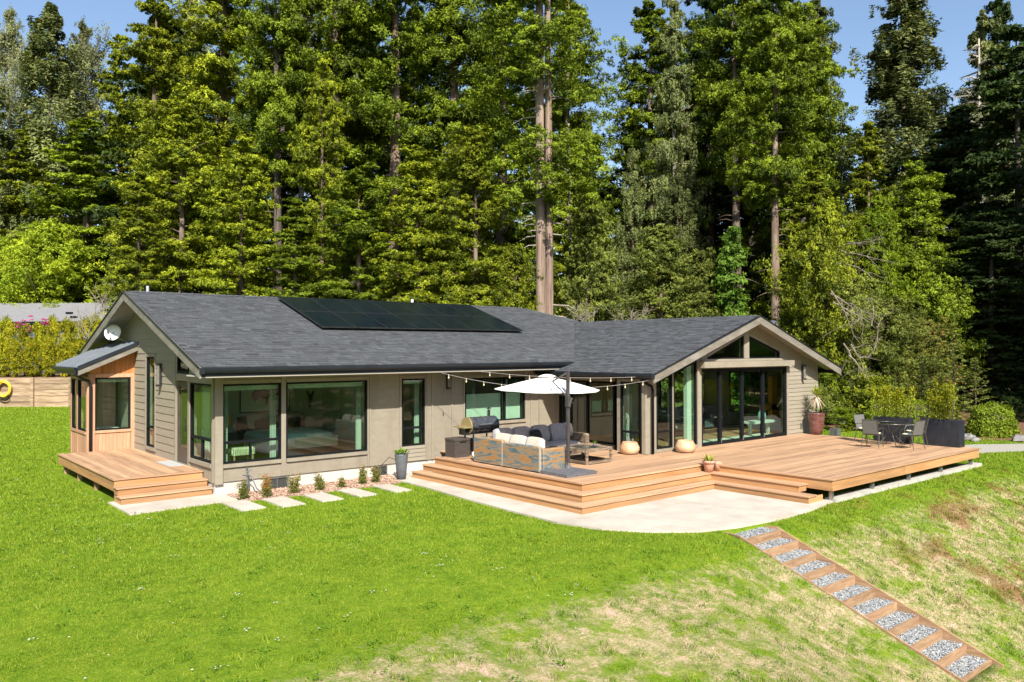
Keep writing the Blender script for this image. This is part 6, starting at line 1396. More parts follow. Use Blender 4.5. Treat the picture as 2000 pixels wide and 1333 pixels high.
T = [
 # kind, px, D, top, width, label, leaf, bark
 ('euc', 15, 84, 30, 150, 'pale feathery eucalyptus at the far left edge of the skyline', None, None),
 ('euc', 165, 86, 60, 190, 'pale airy eucalyptus crown rising behind the grey spruce on the left', None, None),
 ('spruce_a', 95, 82, 5, 300, 'grey-green weeping spruce with a pointed tip near the left edge', None, None),
 ('spruce_b', -20, 78, 120, 190, 'grey spruce cut off by the left edge of the picture', None, None),
 ('fir_a', 232, 80, 60, 200, 'yellow-green fir with a sharp tip under the left patch of sky', None, None),
 ('redwood_b', 300, 66, -10, 190, 'redwood with a dark trunk fork showing left of the layered one', 'yellowfir', None),
 ('euc', 372, 84, 5, 190, 'pale eucalyptus seen through the gap left of the layered redwood', None, None),
 ('redwood_a', 435, 62, -170, 250, 'broad layered redwood whose boughs hang like shelves, left of the bare dark trunk', 'yellowfir', None),
 ('redwood_high', 541, 57, -110, 190, 'redwood on a long bare dark trunk, left of the ridge of solar panels', None, 'barkdark'),
 ('euc', 590, 86, -10, 170, 'pale eucalyptus in the sky gap left of the tallest redwoods', None, None),
 ('redwood_high', 655, 60, -220, 230, 'redwood with a pale trunk exposed near the top of the picture', None, None),
 ('fir_b', 628, 55, 130, 170, 'slender yellow-green fir in front of the pale-trunked redwood', None, None),
 ('fir_b', 355, 56, 195, 250, 'dense mid-height fir right above the west gable peak', None, None),
 ('fir_a', 165, 75, 225, 330, 'wide green fir rising behind the bright bush on the left', 'redwood', None),
 ('fir_a', 272, 52, 330, 200, 'lower fir filling the gap between the bright bush and the house', None, None),
 ('fir_b', 470, 50, 280, 230, 'dense green fir above the middle of the main roof, left of the panels', None, None),
 ('fir_a', 60, 79, 240, 280, 'dark yellowish fir at the left, behind the neighbour roof', None, None),
 ('redwood_a', 770, 60, -230, 260, 'huge redwood with puffed olive clumps left of the twin trunks', None, None),
 ('redwood_b', 885, 63, -230, 250, 'dark-cored redwood just left of the twin trunks, bare boughs inside', None, None),
 ('redwood_a', 980, 66, -190, 230, 'redwood crown crowding the twin trunks from behind', None, None),
 ('fir_b', 700, 50, 330, 250, 'bushy redwood sapling mass above the solar panels', 'redwood', None),
 ('fir_b', 815, 49, 300, 240, 'leafy redwood regrowth above the right half of the solar panels', 'yellowfir', None),
 ('fir_b', 930, 47, 250, 210, 'leafy redwood regrowth directly left of the twin trunks', 'yellowfir', None),
 ('fir_a', 575, 49, 380, 210, 'low fir directly behind the left end of the solar panels', 'redwood', None),
 ('cedar', 1008, 43, 490, 130, 'low bright bough mass at the foot of the twin trunks', 'yellowfir', None),
 ('redwood_b', 1110, 70, -60, 170, 'redwood behind the twin trunks whose edge borders the sky gap', None, None),
 ('fir_a', 1115, 58, 260, 150, 'fir with a pale thin stem right of the twin trunks', 'yellowfir', None),
 ('cedar', 1150, 48, 400, 170, 'grey-olive cedar above the valley between the two roofs', None, None),
 ('redwood_a', 1275, 72, 10, 210, 'dark blue-green redwood bordering the right side of the sky gap', None, None),
 ('redwood_b', 1232, 76, 225, 105, 'shorter redwood whose tiers reach left into the sky gap', None, None),
 ('redwood_b', 1385, 74, -40, 200, 'dark redwood in the shade left of the ivy-clad trunk', 'deep', None),
 ('spruce_a', 1236, 55, 290, 130, 'small spruce with a bare pointed leader above the wing ridge', None, None),
 ('spruce_a', 1325, 56, 325, 150, 'small grey-green spruce in front of the pale dead-branched trunk', None, None),
 ('cedar', 1290, 47, 455, 220, 'olive cedar thicket behind the middle of the wing ridge', None, None),
 ('cedar', 1370, 48, 500, 150, 'olive cedar left of the ivy column', None, None),
 ('redwood_high', 1438, 62, -80, 200, 'redwood with shaggy trunk whose foot is wrapped in ivy', None, None),
 ('fir_b', 1545, 66, -20, 230, 'rounded light olive redwood crown left of the right sky gap', 'redwood', None),
 ('redwood_high', 1572, 60, 30, 190, 'redwood with a thin dark trunk just right of the slim bare one', None, 'barkdark'),
 ('spruce_b', 1600, 78, -10, 190, 'dark spruce tip with reaching boughs at the edge of the right sky gap', None, None),
 ('fir_a', 1590, 50, 330, 200, 'bushy fir behind the flue of the wing roof', None, None),
 ('spruce_a', 1770, 66, -40, 390, 'broad dark spruce with spreading boughs in the middle of the right sky', None, None),
 ('fir_a', 1700, 56, 235, 190, 'yellow-green young fir below the broad spruce', None, None),
 ('fir_b', 1790, 52, 330, 190, 'mid-green fir between the broad spruce and the shaded woods', 'redwood', None),
 ('cedar', 1722, 49, 400, 135, 'bright green tree glowing below the young fir', 'bright', None),
 ('spruce_b', 1955, 70, -30, 190, 'dark spruce in the top right corner', 'deep', None),
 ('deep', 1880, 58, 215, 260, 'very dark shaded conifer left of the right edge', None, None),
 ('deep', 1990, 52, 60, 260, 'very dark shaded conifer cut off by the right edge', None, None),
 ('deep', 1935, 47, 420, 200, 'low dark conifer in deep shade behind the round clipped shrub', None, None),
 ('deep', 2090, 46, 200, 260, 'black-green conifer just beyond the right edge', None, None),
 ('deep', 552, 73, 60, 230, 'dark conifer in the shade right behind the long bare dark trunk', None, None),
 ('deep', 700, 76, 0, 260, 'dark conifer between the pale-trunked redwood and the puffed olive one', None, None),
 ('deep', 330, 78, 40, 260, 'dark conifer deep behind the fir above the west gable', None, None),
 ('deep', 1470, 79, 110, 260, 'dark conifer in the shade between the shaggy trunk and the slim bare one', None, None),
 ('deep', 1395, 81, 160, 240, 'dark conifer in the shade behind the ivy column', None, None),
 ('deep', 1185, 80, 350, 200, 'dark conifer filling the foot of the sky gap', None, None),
 ('spruce_b', 1318, 61, -30, 150, 'thin-crowned spruce around the bleached trunk right of the sky gap', None, 'barkpale'),
 ('spruce_b', 1925, 61, 20, 200, 'thin-crowned spruce around the forked bleached tree at top right', None, 'barkpale'),
]
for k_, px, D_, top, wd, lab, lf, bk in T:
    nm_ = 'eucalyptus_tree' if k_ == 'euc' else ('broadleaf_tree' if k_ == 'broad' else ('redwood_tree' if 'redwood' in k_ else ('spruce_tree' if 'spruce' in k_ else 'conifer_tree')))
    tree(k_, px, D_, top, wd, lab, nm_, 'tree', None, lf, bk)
# redwood twin trunks (big, close) : two stems, one thing
p = at(1066, 46); zt_ = tz(p.x, p.y); tw = empty('twin_redwood_tree', (p.x, p.y, zt_), 'giant twin-trunk redwood, bare pinkish trunks rising behind the roof valley', 'tree')
for i, (dx, r0, sd_) in enumerate(((-.27, .33, 3), (.26, .26, 8))):
    b = make_trunk(36, r0, None, seed=sd_, rough=.04, taper=.55); q = RH*dx; b.v = [(v[0]+q.x+p.x, v[1]+q.y+p.y+.1*i, v[2]+zt_) for v in b.v]; b.build('trunk', pm('pink_redwood_bark', (.075, .047, .034), (.33, .235, .175), (7, 7, .45), .9, detail=7, bump=1, bdist=.06, c3=(.27, .215, .175), s3=(1.5, 1.5, .3)) if i == 0 else bpy.data.materials['pink_redwood_bark'], tw, smooth=True)
b = MB()
for i in range(34):
    z = zt_+random.uniform(5, 21); s_ = random.choice((-1, -1, 1)); q = p+RH*(.42*s_); d = (RH*s_*random.uniform(.5, 1)+FH*random.uniform(-.6, .2)).normalized(); l = random.uniform(.4, 1.5)
    b.tube([(q.x, q.y, z), (q.x+d.x*l*.6, q.y+d.y*l*.6, z-.05), (q.x+d.x*l, q.y+d.y*l, z-.25*l)], [.045, .03, .01], 4)
b.build('dead_branch', M['barkpale'], tw, kind='stuff')
V, t_, lm_ = make_crown('twin', 41, 36, 4.3, .37, 130, 5, 200, .8, .115, prof='column', up0=.6, up1=-.15, droop=.25, flat=.55)
cr = bpy.data.objects.new('crown', mesh_np('crown', V, np.arange(len(V)).reshape(-1, 3), F['redwood'], 3, tint=t_)); COL.objects.link(cr); cr.parent = tw; cr.location = (0, .4, -1.0)
# slim bare trunk beside the gable, with its own high crown
o = tree('redwood_high', 1516, 50, -40, 190, 'slim straight trunk standing bare from the wing ridge up to an olive crown', 'redwood_tree', 'tree', None, 'redwood', None)
# pale dead-branched trunks
def snag(px, D, z0py, z1py, r0, label, side=26, sp=1.6):
    p = at(px, D); zz0, zz1 = ztop(z0py, D), ztop(z1py, D); z_ = tz(p.x, p.y)
    r = empty('dead_tree', (p.x, p.y, z_), label, 'tree'); b = MB(); b.tube([(p.x, p.y, z_), (p.x+.1, p.y, (z_+zz1)/2), (p.x, p.y, zz1)], [r0*1.3, r0, r0*.3], 10); b.build('trunk', M['barkpale'], r, smooth=True)
    b = MB()
    for i in range(side):
        z = random.uniform(zz0, zz1); q = random.uniform(0, 6.28); d = Vector((math.cos(q), math.sin(q), random.uniform(-.05, .5))).normalized(); l = sp*random.uniform(.4, 1.3)*(1-.5*(z-zz0)/(zz1-zz0)); s = Vector((p.x, p.y, z)); m = s+d*l*.5; e = m+d*l*.5+Vector((random.gauss(0, .2), random.gauss(0, .2), random.gauss(0, .2)))
        b.tube([s, m, e], [.09, .06, .02], 5)
        for k in range(3):
            t = random.uniform(.3, .9); w = s.lerp(e, t); dd = Vector([random.gauss(0, 1) for _ in range(3)]).normalized(); b.tube([w, w+dd*l*.3], [.035, .01], 4)
    b.build('branch', M['barkpale'], r, kind='stuff')
snag(1318, 62, 330, 10, .16, 'pale bleached trunk with short dead side branches in the right-centre woods')
snag(1917, 60, 330, 75, .2, 'forked bleached dead tree under the top right corner', 40, 2.6)
snag(1112, 50, 480, 240, .11, 'thin pale stem just right of the giant twin trunks', 10, .6)
# ivy column
p = at(1432, 60); V, t_, _ = make_crown('ivy', 31, 10.5, 1.15, 0, 90, 4, 40, .42, .16, prof='column', up0=.3, up1=0, droop=0, flat=.9, inner=.5)
m_ = mesh_np('ivy', V, np.arange(len(V)).reshape(-1, 3), F['ivy'], 3, tint=t_); o = bpy.data.objects.new('ivy', m_); COL.objects.link(o); p = at(1430, 47); o.location = (p.x, p.y, tz(p.x, p.y)); tag(o, 'column of bright ivy climbing the shaggy redwood trunk behind the wing ridge', 'ivy')
# ------------------------------------------------------------------ lower shrubs and small trees
L2 = [
 ('broad', 95, 70, 462, 250, 'large bright lime-green bush above the neighbour roof', 'broadleaf_tree', 'bush', 'lime'),
 ('broad', 2, 72, 485, 170, 'lime-green bush cut off by the left edge', 'broadleaf_tree', 'bush', 'lime'),
 ('bush', 225, 70, 560, 90, 'small green shrub between the neighbour roof and the west gable', 'shrub', 'shrub', 'olive'),
 ('broad', 1590, 41, 470, 190, 'leafy yellow-green tree just right of the flue', 'broadleaf_tree', 'tree', 'yellowfir'),
 ('broad', 1655, 42, 560, 190, 'tangled green tree behind the palm pot, with dead boughs in it', 'broadleaf_tree', 'tree', 'olive'),
 ('broad', 1735, 42, 600, 190, 'bushy green tree behind the patio table', 'broadleaf_tree', 'tree', 'olive'),
 ('broad', 1810, 44, 640, 150, 'rusty-tipped bush left of the small sparse fir', 'broadleaf_tree', 'bush', 'rust'),
 ('cedar', 1690, 50, 440, 170, 'bushy cedar behind the dead boughs', 'conifer_tree', 'tree', 'yellowfir'),
 ('cedar', 1620, 48, 400, 150, 'green cedar between the flue and the dead boughs', 'conifer_tree', 'tree', 'yellowfir'),
 ('cedar', 1790, 50, 500, 170, 'dark green cedar above the rusty bush', 'conifer_tree', 'tree', 'redwood'),
 ('sparse_fir', 1862, 36, 648, 130, 'small sparse fir with a bare pointed top behind the large planter', 'conifer_tree', 'tree', None),
 ('sparse_fir', 1905, 36, 700, 110, 'low sparse fir just right of the pointed one', 'conifer_tree', 'tree', None),
 ('sparse_fir', 1800, 38, 690, 90, 'thin young fir between the planters', 'conifer_tree', 'tree', None),
 ('bush', 1598, 36, 760, 90, 'round green shrub behind the palm pot', 'shrub', 'shrub', 'olive'),
 ('bush', 1650, 35, 800, 80, 'yellow-green low shrub beside the clipped hedge', 'shrub', 'shrub', 'bright'),
 ('bush', 1610, 38, 720, 110, 'dark green shrub at the gable corner', 'shrub', 'shrub', 'redwood'),
 ('bush', 1565, 38, 700, 90, 'green shrub peeking over the right eave', 'shrub', 'shrub', 'olive'),
 ('bush', 1975, 40, 780, 80, 'loose dark shrub right of the round clipped one', 'shrub', 'shrub', 'deep'),
 ('bush', 1845, 37, 770, 90, 'green shrub behind the large corner planter', 'shrub', 'shrub', 'olive'),
 ('bush', 1760, 38, 760, 120, 'olive shrub behind the clipped hedge', 'shrub', 'shrub', 'olive'),
 ('bush', 1700, 38, 740, 120, 'leafy shrub at the left end of the clipped hedge', 'shrub', 'shrub', 'yellowfir'),
 ('broad', 1830, 47, 560, 180, 'shaded green tree behind the small firs', 'broadleaf_tree', 'tree', 'redwood'),
 ('broad', 1545, 44, 620, 110, 'green tree showing above the right slope of the wing roof', 'broadleaf_tree', 'tree', 'yellowfir'),
]
for k_, px, D_, top, wd, lab, nm_, ct_, lf in L2: tree(k_, px, D_, top, wd, lab, nm_, ct_, None, lf)
# golden hedge shrubs on the raised bed: individuals
gl = ['at the far left edge', 'second from the left', 'third from the left', 'below the pink blossoms', 'in the middle of the hedge', 'third from the bay roof', 'second from the bay roof', 'touching the bay roof']
for i, px in enumerate((-12, 18, 48, 78, 106, 134, 162, 192)):
    tree('bush', px, 53.5+random.uniform(-.5, .8), 628+random.uniform(-6, 16), 50, 'golden-green hedge shrub '+gl[i], 'shrub', 'shrub', 'golden shrubs above the timber wall', 'gold', zb=1.25)
for i, px in enumerate((0, 32, 64, 94, 122, 150, 178)):
    tree('bush', px, 52.6+random.uniform(-.3, .3), 668+random.uniform(-8, 10), 46, 'lower golden shrub in the front row of the raised bed, %s from the left' % ['first', 'second', 'third', 'fourth', 'fifth', 'sixth', 'seventh'][i], 'shrub', 'shrub', 'front row of golden shrubs above the timber wall', 'gold', zb=1.25)
# pink rhododendron heads
for i, (px, py) in enumerate(((47, 628), (34, 632), (85, 626), (92, 627), (57, 640), (60, 619))):
    c = at(px, 52.6); z = ztop(py, 52.6); b = MB()
    for k in range(60):
        d = Vector([random.gauss(0, 1) for _ in range(3)]).normalized(); p_ = c+Vector((0, 0, z))+d*.16*Vector((1, 1, .8)).length*.6; s = d.cross(Vector((0, 0, 1)));
        if s.length < .1: continue
        s.normalize(); b.add([p_, p_+s*.09, p_+d*.09], [(0, 1, 2)], random.random())
    if i == 0: F['bloom'] = foliage('magenta_petal', (.40, .03, .22), (.70, .12, .45), .3, .1)
    tag(b.build('rhododendron_bloom', F['bloom'], tint=True), ['magenta bloom right of the left pair', 'leftmost magenta bloom under the neighbour roof', 'magenta bloom left of the twin blooms', 'rightmost magenta bloom of the hedge', 'lowest magenta bloom in the hedge', 'highest magenta bloom against the neighbour roof'][i], 'flower', 'magenta blooms in the golden hedge')
# bare shoots
def bare(px, D, py0, py1, n, w, label, mat='barktan', name='bare_shrub'):
    r = MB(); c = at(px, D); z0, z1 = ztop(py0, D), ztop(py1, D)
    for i in range(n):
        a = c+RH*random.uniform(-w, w)*.4; e = c+RH*random.uniform(-w, w)+FH*random.uniform(-.5, .5); z = z0+(z1-z0)*random.uniform(.55, 1); m = a.lerp(e, .5)+RH*random.gauss(0, .1)
        r.tube([(a.x, a.y, z0), (m.x, m.y, (z0+z)/2), (e.x, e.y, z)], [.02, .014, .006], 4)
        for k in range(4):
            t = random.uniform(.4, .95); q = Vector((a.x, a.y, z0)).lerp(Vector((e.x, e.y, z)), t); d = (RH*random.gauss(0, 1)+FH*random.gauss(0, .5)+Vector((0, 0, random.uniform(.2, 1)))).normalized(); r.tube([q, q+d*random.uniform(.2, .6)], [.014, .004], 4)
    tag(r.build(name, M[mat]), label, 'shrub')
bare(195, 45, 625, 545, 9, .9, 'tall bare shoots standing in front of the neighbour roof by the gable'); bare(168, 50, 660, 590, 8, 1.1, 'leafless pinkish shrub in the hedge left of the gable')
bare(1145, 42, 640, 585, 14, 1.3, 'leafless grey shrub behind the roof valley'); bare(1225, 44, 640, 600, 12, 1.5, 'leafless grey shrub behind the wing ridge')
# dead curving boughs on the right
def limb(b, p, d, l, r, depth, g):
    """a crooked dead limb that forks"""
    n = 5; pts = [p]; q = p.copy(); dd = d.copy(); ks = []
    for i in range(n):
        dd = (dd+Vector([g.gauss(0, .20) for _ in range(3)])+Vector((0, 0, -.07))).normalized(); q = q+dd*l/n; pts.append(q.copy()); ks.append(dd.copy())
    b.tube(pts, [r*(1-.8*i/n) for i in range(n+1)], 5 if depth > 1 else 4)
    if depth <= 0: return
    for i in range(1, n+1):
        for _ in range(2 if depth > 1 else 1):
            if g.random() < .25: continue
            s_ = Vector([g.gauss(0, 1) for _ in range(3)]); e = (ks[i-1]*.75+s_.normalized()*.9).normalized()
            limb(b, pts[i], e, l*g.uniform(.28, .55), r*(1-.8*i/n)*.65+.002, depth-1, g)
def boughs(px, py, D, n, dx, dy, label, sp, seed):
    g = random.Random(seed); b = MB(); c = at(px, D); z = ztop(py, D)
    for i in range(n):
        s = c+RH*g.gauss(0, .15)+Vector((0, 0, z+g.gauss(0, .5))); d = (RH*(dx+g.gauss(0, .35))+Vector((0, 0, dy+g.gauss(0, .35)))-FH*g.uniform(.1, .6)).normalized(); limb(b, s, d, sp*g.uniform(.6, 1.1), .038, 2, g)
    tag(b.build('dead_boughs', M['barktan']), label, 'branch', kind='stuff')
boughs(1622, 600, 38, 3, 1.4, -1.0, 'pale dead boughs sweeping down to the right behind the gable tip', 3.2, 3)
boughs(1640, 495, 44, 3, 1.8, .1, 'bleached dead boughs reaching right at mid height in the right woods', 2.8, 5)
boughs(1700, 690, 38, 2, -.4, 1.0, 'bare pale branches in the green thicket behind the hedge', 2.0, 8)
boughs(1655, 680, 37.5, 3, .8, -.8, 'lower spray of pale dead boughs near the palm', 2.4, 11)
# clipped hedges
def dome(px, D, r, h, n, label):
    c = at(px, D); z = tz(c.x, c.y); e_ = empty('clipped_shrub', (c.x, c.y, z), label, 'shrub'); g = np.random.default_rng(px)
    b = MB(); b.lathe([(r*.8, 0), (r*.85, h*.5), (r*.6, h*.82), (.05, h*.93)], (c.x, c.y, z), 14); b.build('branches', M['barkdark'], e_)
    d = rn(g.normal(0, 1, (n, 3))); d[:, 2] = np.abs(d[:, 2])**.8; k = 1+.09*np.sin(d[:, 0]*7+2)*np.cos(d[:, 1]*6)+.07*np.sin(d[:, 2]*11)+g.normal(0, .03, n)
    P = np.stack([d[:, 0]*r*1.1*k, d[:, 1]*r*1.1*k, np.clip(d[:, 2]*h*k, .02, 9)], 1); P = P[:, :]
    low = g.uniform(0, 1, n) < .35; P[low, 2] = g.uniform(0, h*.5, low.sum()); q = rn(P*[1, 1, 0]+1e-6); P[low, :2] = q[low, :2]*r*1.02*k[low, None]
    V = leaf_tris(P, g.uniform(.05, .10, n), d, g).reshape(-1, 3); me = mesh_np('foliage', V, np.arange(len(V)).reshape(-1, 3), F['box'], 3, tint=g.beta(2, 2, n)); o = bpy.data.objects.new('foliage', me); COL.objects.link(o); o.parent = e_
def hedge(corners, z0, z1, n, label, round_=False):
    """leaf-covered clipped block"""
    xs = np.array([c[0] for c in corners]); ys = np.array([c[1] for c in corners]); g = np.random.default_rng(int(abs(xs.sum()*10)))
    P = np.array(corners, float); r = empty('clipped_hedge', (P[:, 0].mean(), P[:, 1].mean(), z0), label, 'hedge')
    b = MB(); cx_, cy_ = P.mean(0); b.prism([(cx_+(x-cx_)*.9, cy_+(y-cy_)*.9, z0) for x, y in corners], (0, 0, (z1-z0)*.93)); b.build('branches', M['barkdark'], r)
    m = len(corners); A = []; Nn = []
    per = [np.linalg.norm(P[(i+1) % m]-P[i]) for i in range(m)]; area = [p*(z1-z0) for p in per]; top = .5*abs(sum(P[i][0]*P[(i+1) % m][1]-P[(i+1) % m][0]*P[i][1] for i in range(m))); tot = sum(area)+top
    for i in range(m):
        k = int(n*area[i]/tot); t = g.uniform(0, 1, k)[:, None]; q = P[i]*(1-t)+P[(i+1) % m]*t; z = g.uniform(z0, z1, k); e = P[(i+1) % m]-P[i]; nn = np.array([e[1], -e[0], 0.]); nn /= np.linalg.norm(nn)
        if np.dot(nn[:2], P[i]-[cx_, cy_]) < 0: nn = -nn
        A.append(np.column_stack([q, z])+nn*g.normal(0, .045, (k, 1))); Nn.append(np.tile(nn, (k, 1)))
    k = int(n*top/tot); X = g.uniform(xs.min(), xs.max(), k*2); Y = g.uniform(ys.min(), ys.max(), k*2); s = in_poly(X, Y, corners); X, Y = X[s][:k], Y[s][:k]; A.append(np.column_stack([X, Y, z1+g.normal(0, .04, len(X))])); Nn.append(np.tile([0, 0, 1.], (len(X), 1)))
    A = np.concatenate(A); Nn = np.concatenate(Nn); A += .07*np.sin(A[:, [1, 2, 0]]*3.1)
    V = leaf_tris(A, g.uniform(.05, .10, len(A)), Nn, g).reshape(-1, 3); V -= np.array(OFF[r.name])
    me = mesh_np('foliage', V, np.arange(len(V)).reshape(-1, 3), F['box'], 3, tint=g.beta(2, 2, len(A))); o = bpy.data.objects.new('foliage', me); COL.objects.link(o); o.parent = r
def cor(px0, px1, D0, D1): a, b_, c, d = at(px0, D0), at(px1, D0), at(px1, D1), at(px0, D1); return [(a.x, a.y), (b_.x, b_.y), (c.x, c.y), (d.x, d.y)]
hedge(cor(1700, 1822, 35.5, 36.8), -.6, .62, 9000, 'clipped box hedge behind the patio table and planters')
def ring(px, D, r, n=10): c = at(px, D); return [(c.x+r*math.cos(2*math.pi*i/n), c.y+r*math.sin(2*math.pi*i/n)) for i in range(n)]
dome(1937, 33, .78, 1.35, 7500, 'round clipped shrub right of the large corner planter')
hedge(ring(1715, 34.5, .55), -.6, .25, 3000, 'small clipped mound behind the patio chairs')
# rocks
def rock(px, D, s, label):
    c = at(px, D); z = tz(c.x, c.y); b = MB(); vs = []; fs = []; n = 9; g = random.Random(px)
    for i in range(6):
        a = -math.pi/2+math.pi*i/5
        for k in range(n): q = 2*math.pi*k/n; r = s*g.uniform(.75, 1.2); vs.append((c.x+r*math.cos(a)*math.cos(q)*1.3, c.y+r*math.cos(a)*math.sin(q), z+s*.35+r*.6*math.sin(a)))
    for i in range(5):
        for k in range(n): fs.append((i*n+k, i*n+(k+1) % n, (i+1)*n+(k+1) % n, (i+1)*n+k))
    b.add(vs, fs); tag(b.build('rock', M['rock']), label, 'rock')
rock(1889, 31.5, .27, 'grey rock right of the large corner planter'); rock(1903, 31, .17, 'small rock touching the larger one by the planter'); rock(1990, 31, .28, 'mossy boulder at the right edge beside the path')
rock(1638, 38, .5, 'low rock in the bed behind the utility box'); rock(1720, 37, .3, 'rock under the clipped hedge')
# seven foundation shrubs
sn = ['leftmost, beside the dark tap', 'second from the left, orange-tipped, in front of the wide vent', 'third from the left, right of the wide vent', 'fourth, under the widest window', 'smallest, a sparse sprig', 'sixth, dense and upright', 'last, in front of the small vent']
for i, ((x, y), h) in enumerate(zip([(7.5, 18.85), (8.04, 18.72), (8.74, 18.75), (9.46, 18.72), (10.06, 18.72), (10.74, 18.86), (11.15, 18.82)], (.40, .50, .48, .40, .22, .46, .44))):
    r = empty('foundation_shrub', (x, y, -.55), 'little dark foundation shrub, '+sn[i], 'shrub', 'shrubs in the bark bed along the foundation')
    b = MB(); w = .15*(h/.45)**.7; sts = []
    for k in range(4 if h < .3 else 9):
        q = random.uniform(0, 6.28); ww = w*random.uniform(.2, 1.1); hh = h*random.uniform(.55, 1.15); sts.append((ww*math.cos(q), ww*math.sin(q), hh)); b.tube([(x, y, -.56), (x+ww*.5*math.cos(q), y+ww*.5*math.sin(q), -.56+hh*.5), (x+ww*math.cos(q), y+ww*math.sin(q), -.56+hh)], [.008, .006, .003], 4)
    b.build('stem', M['barkdark'], r); b = MB()
    for k in range(int(1100*h/.45)):
        sx_, sy_, hh = random.choice(sts); t = random.uniform(.15, 1.02); p_ = Vector((x+sx_*t, y+sy_*t, -.55+hh*t))+Vector([random.gauss(0, .044*(1.3-t*.6)) for _ in range(3)])
        d = Vector([random.gauss(0, 1) for _ in range(3)]).normalized(); s = d.cross(Vector((random.gauss(0, 1), random.gauss(0, 1), .3))).normalized(); l = random.uniform(.018, .038); b.add([p_-s*l*.4, p_+s*l*.4, p_+d*l*1.4], [(0, 1, 2)], min(1, max(0, .2+.5*t+random.gauss(0, .25)+(.3 if i == 1 and t > .6 else 0))))
    b.build('foliage', F['rust'], r, tint=True)
# ------------------------------------------------------------------ retaining wall, hose, neighbour
w0 = Vector((WP0[0], WP0[1], 0)); rwall = empty('retaining_wall', (w0.x, w0.y, -.56), 'weathered timber retaining wall of stacked planks at the far left of the lawn', 'wall')
ang_ = -YAW
def wp(l, d): q = w0+RH*l+FH*d; return (q.x, q.y)
for j, l0 in enumerate(np.arange(-9.8, 10, 2.45)):
    for k in range(5):
        z0 = -.62+k*.385; o = bpy.data.objects.new('plank', UNIT.get('plk') or UNIT.setdefault('plk', (lambda: (lambda me: (me.from_pydata([(x-.5, y-.5, z-.5) for z in (0, 1) for y in (0, 1) for x in (0, 1)], [], [(0, 2, 3, 1), (4, 5, 7, 6), (0, 1, 5, 4), (2, 6, 7, 3), (0, 4, 6, 2), (1, 3, 7, 5)]), me.materials.append(M['timber']), me)[2])(bpy.data.meshes.new('plank')))()))
        COL.objects.link(o); o.parent = rwall; x, y = wp(l0+1.225, random.uniform(-.012, .012)); o.location = (x-w0.x, y-w0.y, z0+.19+.56); o.scale = (2.42, .09, random.uniform(.350, .366)); o.rotation_euler = (0, 0, ang_)
    x, y = wp(l0, -.11); o = bpy.data.objects.new('post', UNIT['plk']); COL.objects.link(o); o.parent = rwall; o.location = (x-w0.x, y-w0.y, .93); o.scale = (.2, .14, 1.95); o.rotation_euler = (0, 0, ang_)
hx, hy = wp(-1.72, -.22); hr = empty('hose_reel', (hx, hy, .5), 'coiled yellow garden hose hanging on the timber wall', 'hose')
b = MB()
for k in range(7):
    r = .36+.035*(k % 4); dd = -.04*(k//2); b.tube([tuple(Vector((hx, hy, .62))+RH*(r*math.cos(q))*.95+Vector((0, 0, r*math.sin(q)*1.15))+FH*(dd-.02*math.sin(3*q+k))) for q in [2*math.pi*i/28 for i in range(28)]], .032, 6, closed=True)
b.build('hose', M['yellow'], hr)
b = MB(); b.tube([tuple(Vector((hx, hy, .1))+RH*(.34*math.cos(q))+Vector((0, 0, .22*math.sin(q)))-FH*.05) for q in [math.pi+math.pi*i/10 for i in range(11)]], .025, 6); b.tube([tuple(Vector((hx, hy, .25))+RH*(.3*math.cos(q))+Vector((0, 0, .3*math.sin(q)))-FH*.08) for q in [math.pi+math.pi*i/10 for i in range(11)]], .02, 6); b.build('hose_tail', M['dark'], hr)
nb_ = empty('neighbour_house', (at(60, 66).x, at(60, 66).y, 1.3), 'low neighbouring house with a long pale grey roof behind the golden hedge', 'house')
def nbp(px, D, z): q = at(px, D); return (q.x, q.y, z)
zb0, zb1 = ztop(627, 60), ztop(592, 66)
b = MB(); b.prism([nbp(-160, 60, zb0-.1), nbp(262, 60, zb0), nbp(246, 66, zb1), nbp(-140, 66, zb1-.05)], (0, 0, .1)); b.prism([nbp(-140, 66.02, zb1-.05), nbp(246, 66.02, zb1), nbp(230, 72, zb0), nbp(-120, 72, zb0-.1)], (0, 0, .1)); b.build('roof', M['nbroof'], nb_)
b = MB(); b.prism([nbp(-150, 60.6, 1.2), nbp(255, 60.6, 1.2), nbp(232, 71, 1.2), nbp(-120, 71, 1.2)], (0, 0, zb0-1.35)); b.build('wall', M['nbwall'], nb_)
b = MB(); b.bar(nbp(-160, 59.95, zb0-.12), nbp(262, 59.95, zb0-.02), .12, .2); b.build('fascia', M['dark'], nb_)
for px, D_, f in ((135, 62.2, .37), (204, 63, .5), (144, 60.9, .15)):
    b = MB(); c0 = Vector(nbp(px-6, D_, zb0+(zb1-zb0)*(D_-60)/6+.16)); c1 = Vector(nbp(px+6, D_, zb0+(zb1-zb0)*(D_-60)/6+.16)); b.bar(c0, c1, .22, .14); b.build('roof_vent', M['dark'], nb_)
for px in (12, 60, 100, 150):
    b = MB(); b.prism([nbp(px-8, 60.55, 2.6), nbp(px+8, 60.55, 2.6), nbp(px+8, 60.55, 3.9), nbp(px-8, 60.55, 3.9)], -FH*.05); wv_ = b.build('window', M['dark'], nb_)
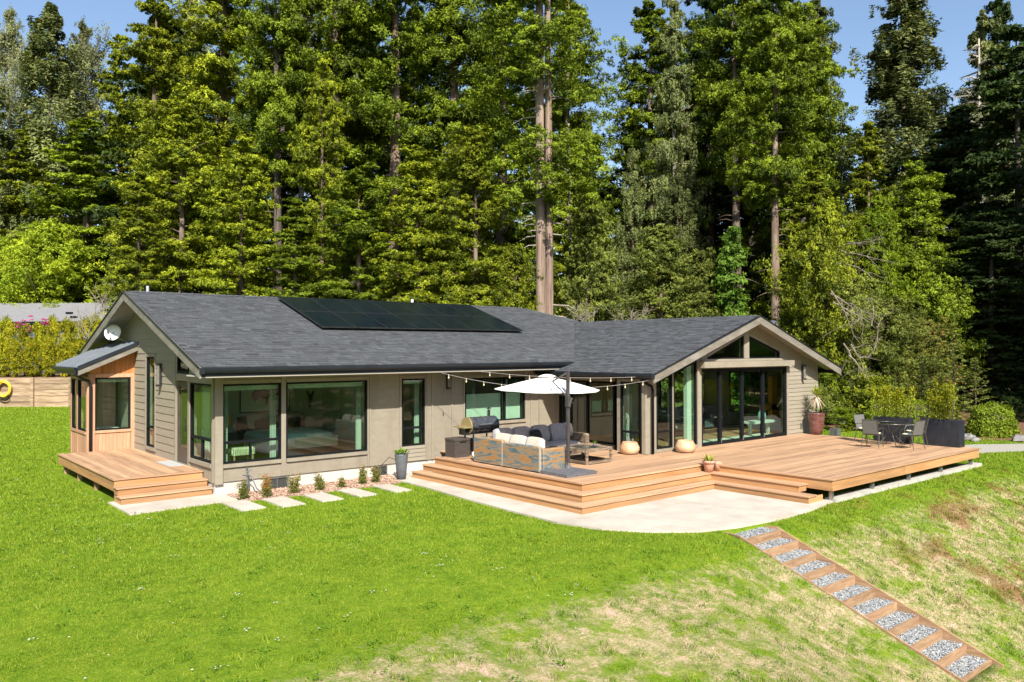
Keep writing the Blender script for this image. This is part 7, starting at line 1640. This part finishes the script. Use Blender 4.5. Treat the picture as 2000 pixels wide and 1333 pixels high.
# ------------------------------------------------------------------ distant woods (one mass) and the woods opposite, reflected in the panes
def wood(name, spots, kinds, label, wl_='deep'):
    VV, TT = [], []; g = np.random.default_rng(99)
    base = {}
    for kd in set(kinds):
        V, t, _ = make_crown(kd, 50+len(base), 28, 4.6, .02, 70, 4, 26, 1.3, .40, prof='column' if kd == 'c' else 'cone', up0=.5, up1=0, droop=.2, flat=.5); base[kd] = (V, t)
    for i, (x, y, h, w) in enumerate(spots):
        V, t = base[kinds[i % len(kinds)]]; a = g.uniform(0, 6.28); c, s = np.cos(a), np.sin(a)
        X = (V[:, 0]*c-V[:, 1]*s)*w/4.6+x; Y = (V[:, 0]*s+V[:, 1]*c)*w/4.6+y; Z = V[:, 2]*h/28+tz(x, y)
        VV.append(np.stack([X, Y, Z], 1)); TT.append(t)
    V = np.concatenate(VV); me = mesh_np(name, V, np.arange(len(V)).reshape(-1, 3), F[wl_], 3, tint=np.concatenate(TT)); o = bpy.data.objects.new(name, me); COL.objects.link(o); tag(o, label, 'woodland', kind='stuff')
sp = []
for px, D_, tp in [(-90, 92, 150), (-20, 95, 170), (60, 92, 200), (140, 96, 210), (215, 92, 190), (290, 94, 140), (365, 95, 120), (440, 90, 30), (515, 94, 70), (590, 92, 60), (665, 95, 20), (740, 90, -40), (815, 94, -50), (890, 92, -40), (965, 95, -20), (1040, 92, 30), (1105, 95, 130), (1160, 96, 290), (1235, 95, 230), (1300, 92, 90), (1370, 95, 60), (1440, 92, 40), (1510, 95, 60), (1580, 92, 110), (1650, 95, 210), (1720, 94, 210), (1790, 92, 150), (1860, 95, 190), (1930, 92, 120), (2000, 90, 60), (2080, 90, 60)]:
    p = at(px, D_); sp.append((p.x, p.y, ztop(tp+40, D_)-tz(p.x, p.y), 5.0))
for i in range(44):
    p = at(-140+i*52, 100+(i % 3)*3); sp.append((p.x, p.y, 17+3*math.sin(i*2.3), 6.5))
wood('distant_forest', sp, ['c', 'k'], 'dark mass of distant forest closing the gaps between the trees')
g_ = random.Random(5)
for i in range(46):
    a = YAW+math.radians(48+264*i/45); r = 68+g_.uniform(-4, 10); x, y = math.sin(a)*r, math.cos(a)*r; kd = g_.choice(['redwood_b', 'fir_b', 'redwood_a', 'spruce_a'])
    P = PROTO[kd]; o = bpy.data.objects.new('conifer_tree', None); COL.objects.link(o); w_ = g_.uniform(1.05, 1.35); o.location = (x, y, tz(x, y)); o.scale = (w_, w_, g_.uniform(17, 27)/P['H']); o.rotation_euler = (0, 0, i*1.7)
    tag(o, 'conifer in the woods across the clearing, seen only mirrored in the panes', 'tree', 'conifers across the clearing')
    for part in ('trunk', 'crown'): c = bpy.data.objects.new(part, P[part]); COL.objects.link(c); c.parent = o
# unseen tall trees added right of the frame to shade the right-hand woods
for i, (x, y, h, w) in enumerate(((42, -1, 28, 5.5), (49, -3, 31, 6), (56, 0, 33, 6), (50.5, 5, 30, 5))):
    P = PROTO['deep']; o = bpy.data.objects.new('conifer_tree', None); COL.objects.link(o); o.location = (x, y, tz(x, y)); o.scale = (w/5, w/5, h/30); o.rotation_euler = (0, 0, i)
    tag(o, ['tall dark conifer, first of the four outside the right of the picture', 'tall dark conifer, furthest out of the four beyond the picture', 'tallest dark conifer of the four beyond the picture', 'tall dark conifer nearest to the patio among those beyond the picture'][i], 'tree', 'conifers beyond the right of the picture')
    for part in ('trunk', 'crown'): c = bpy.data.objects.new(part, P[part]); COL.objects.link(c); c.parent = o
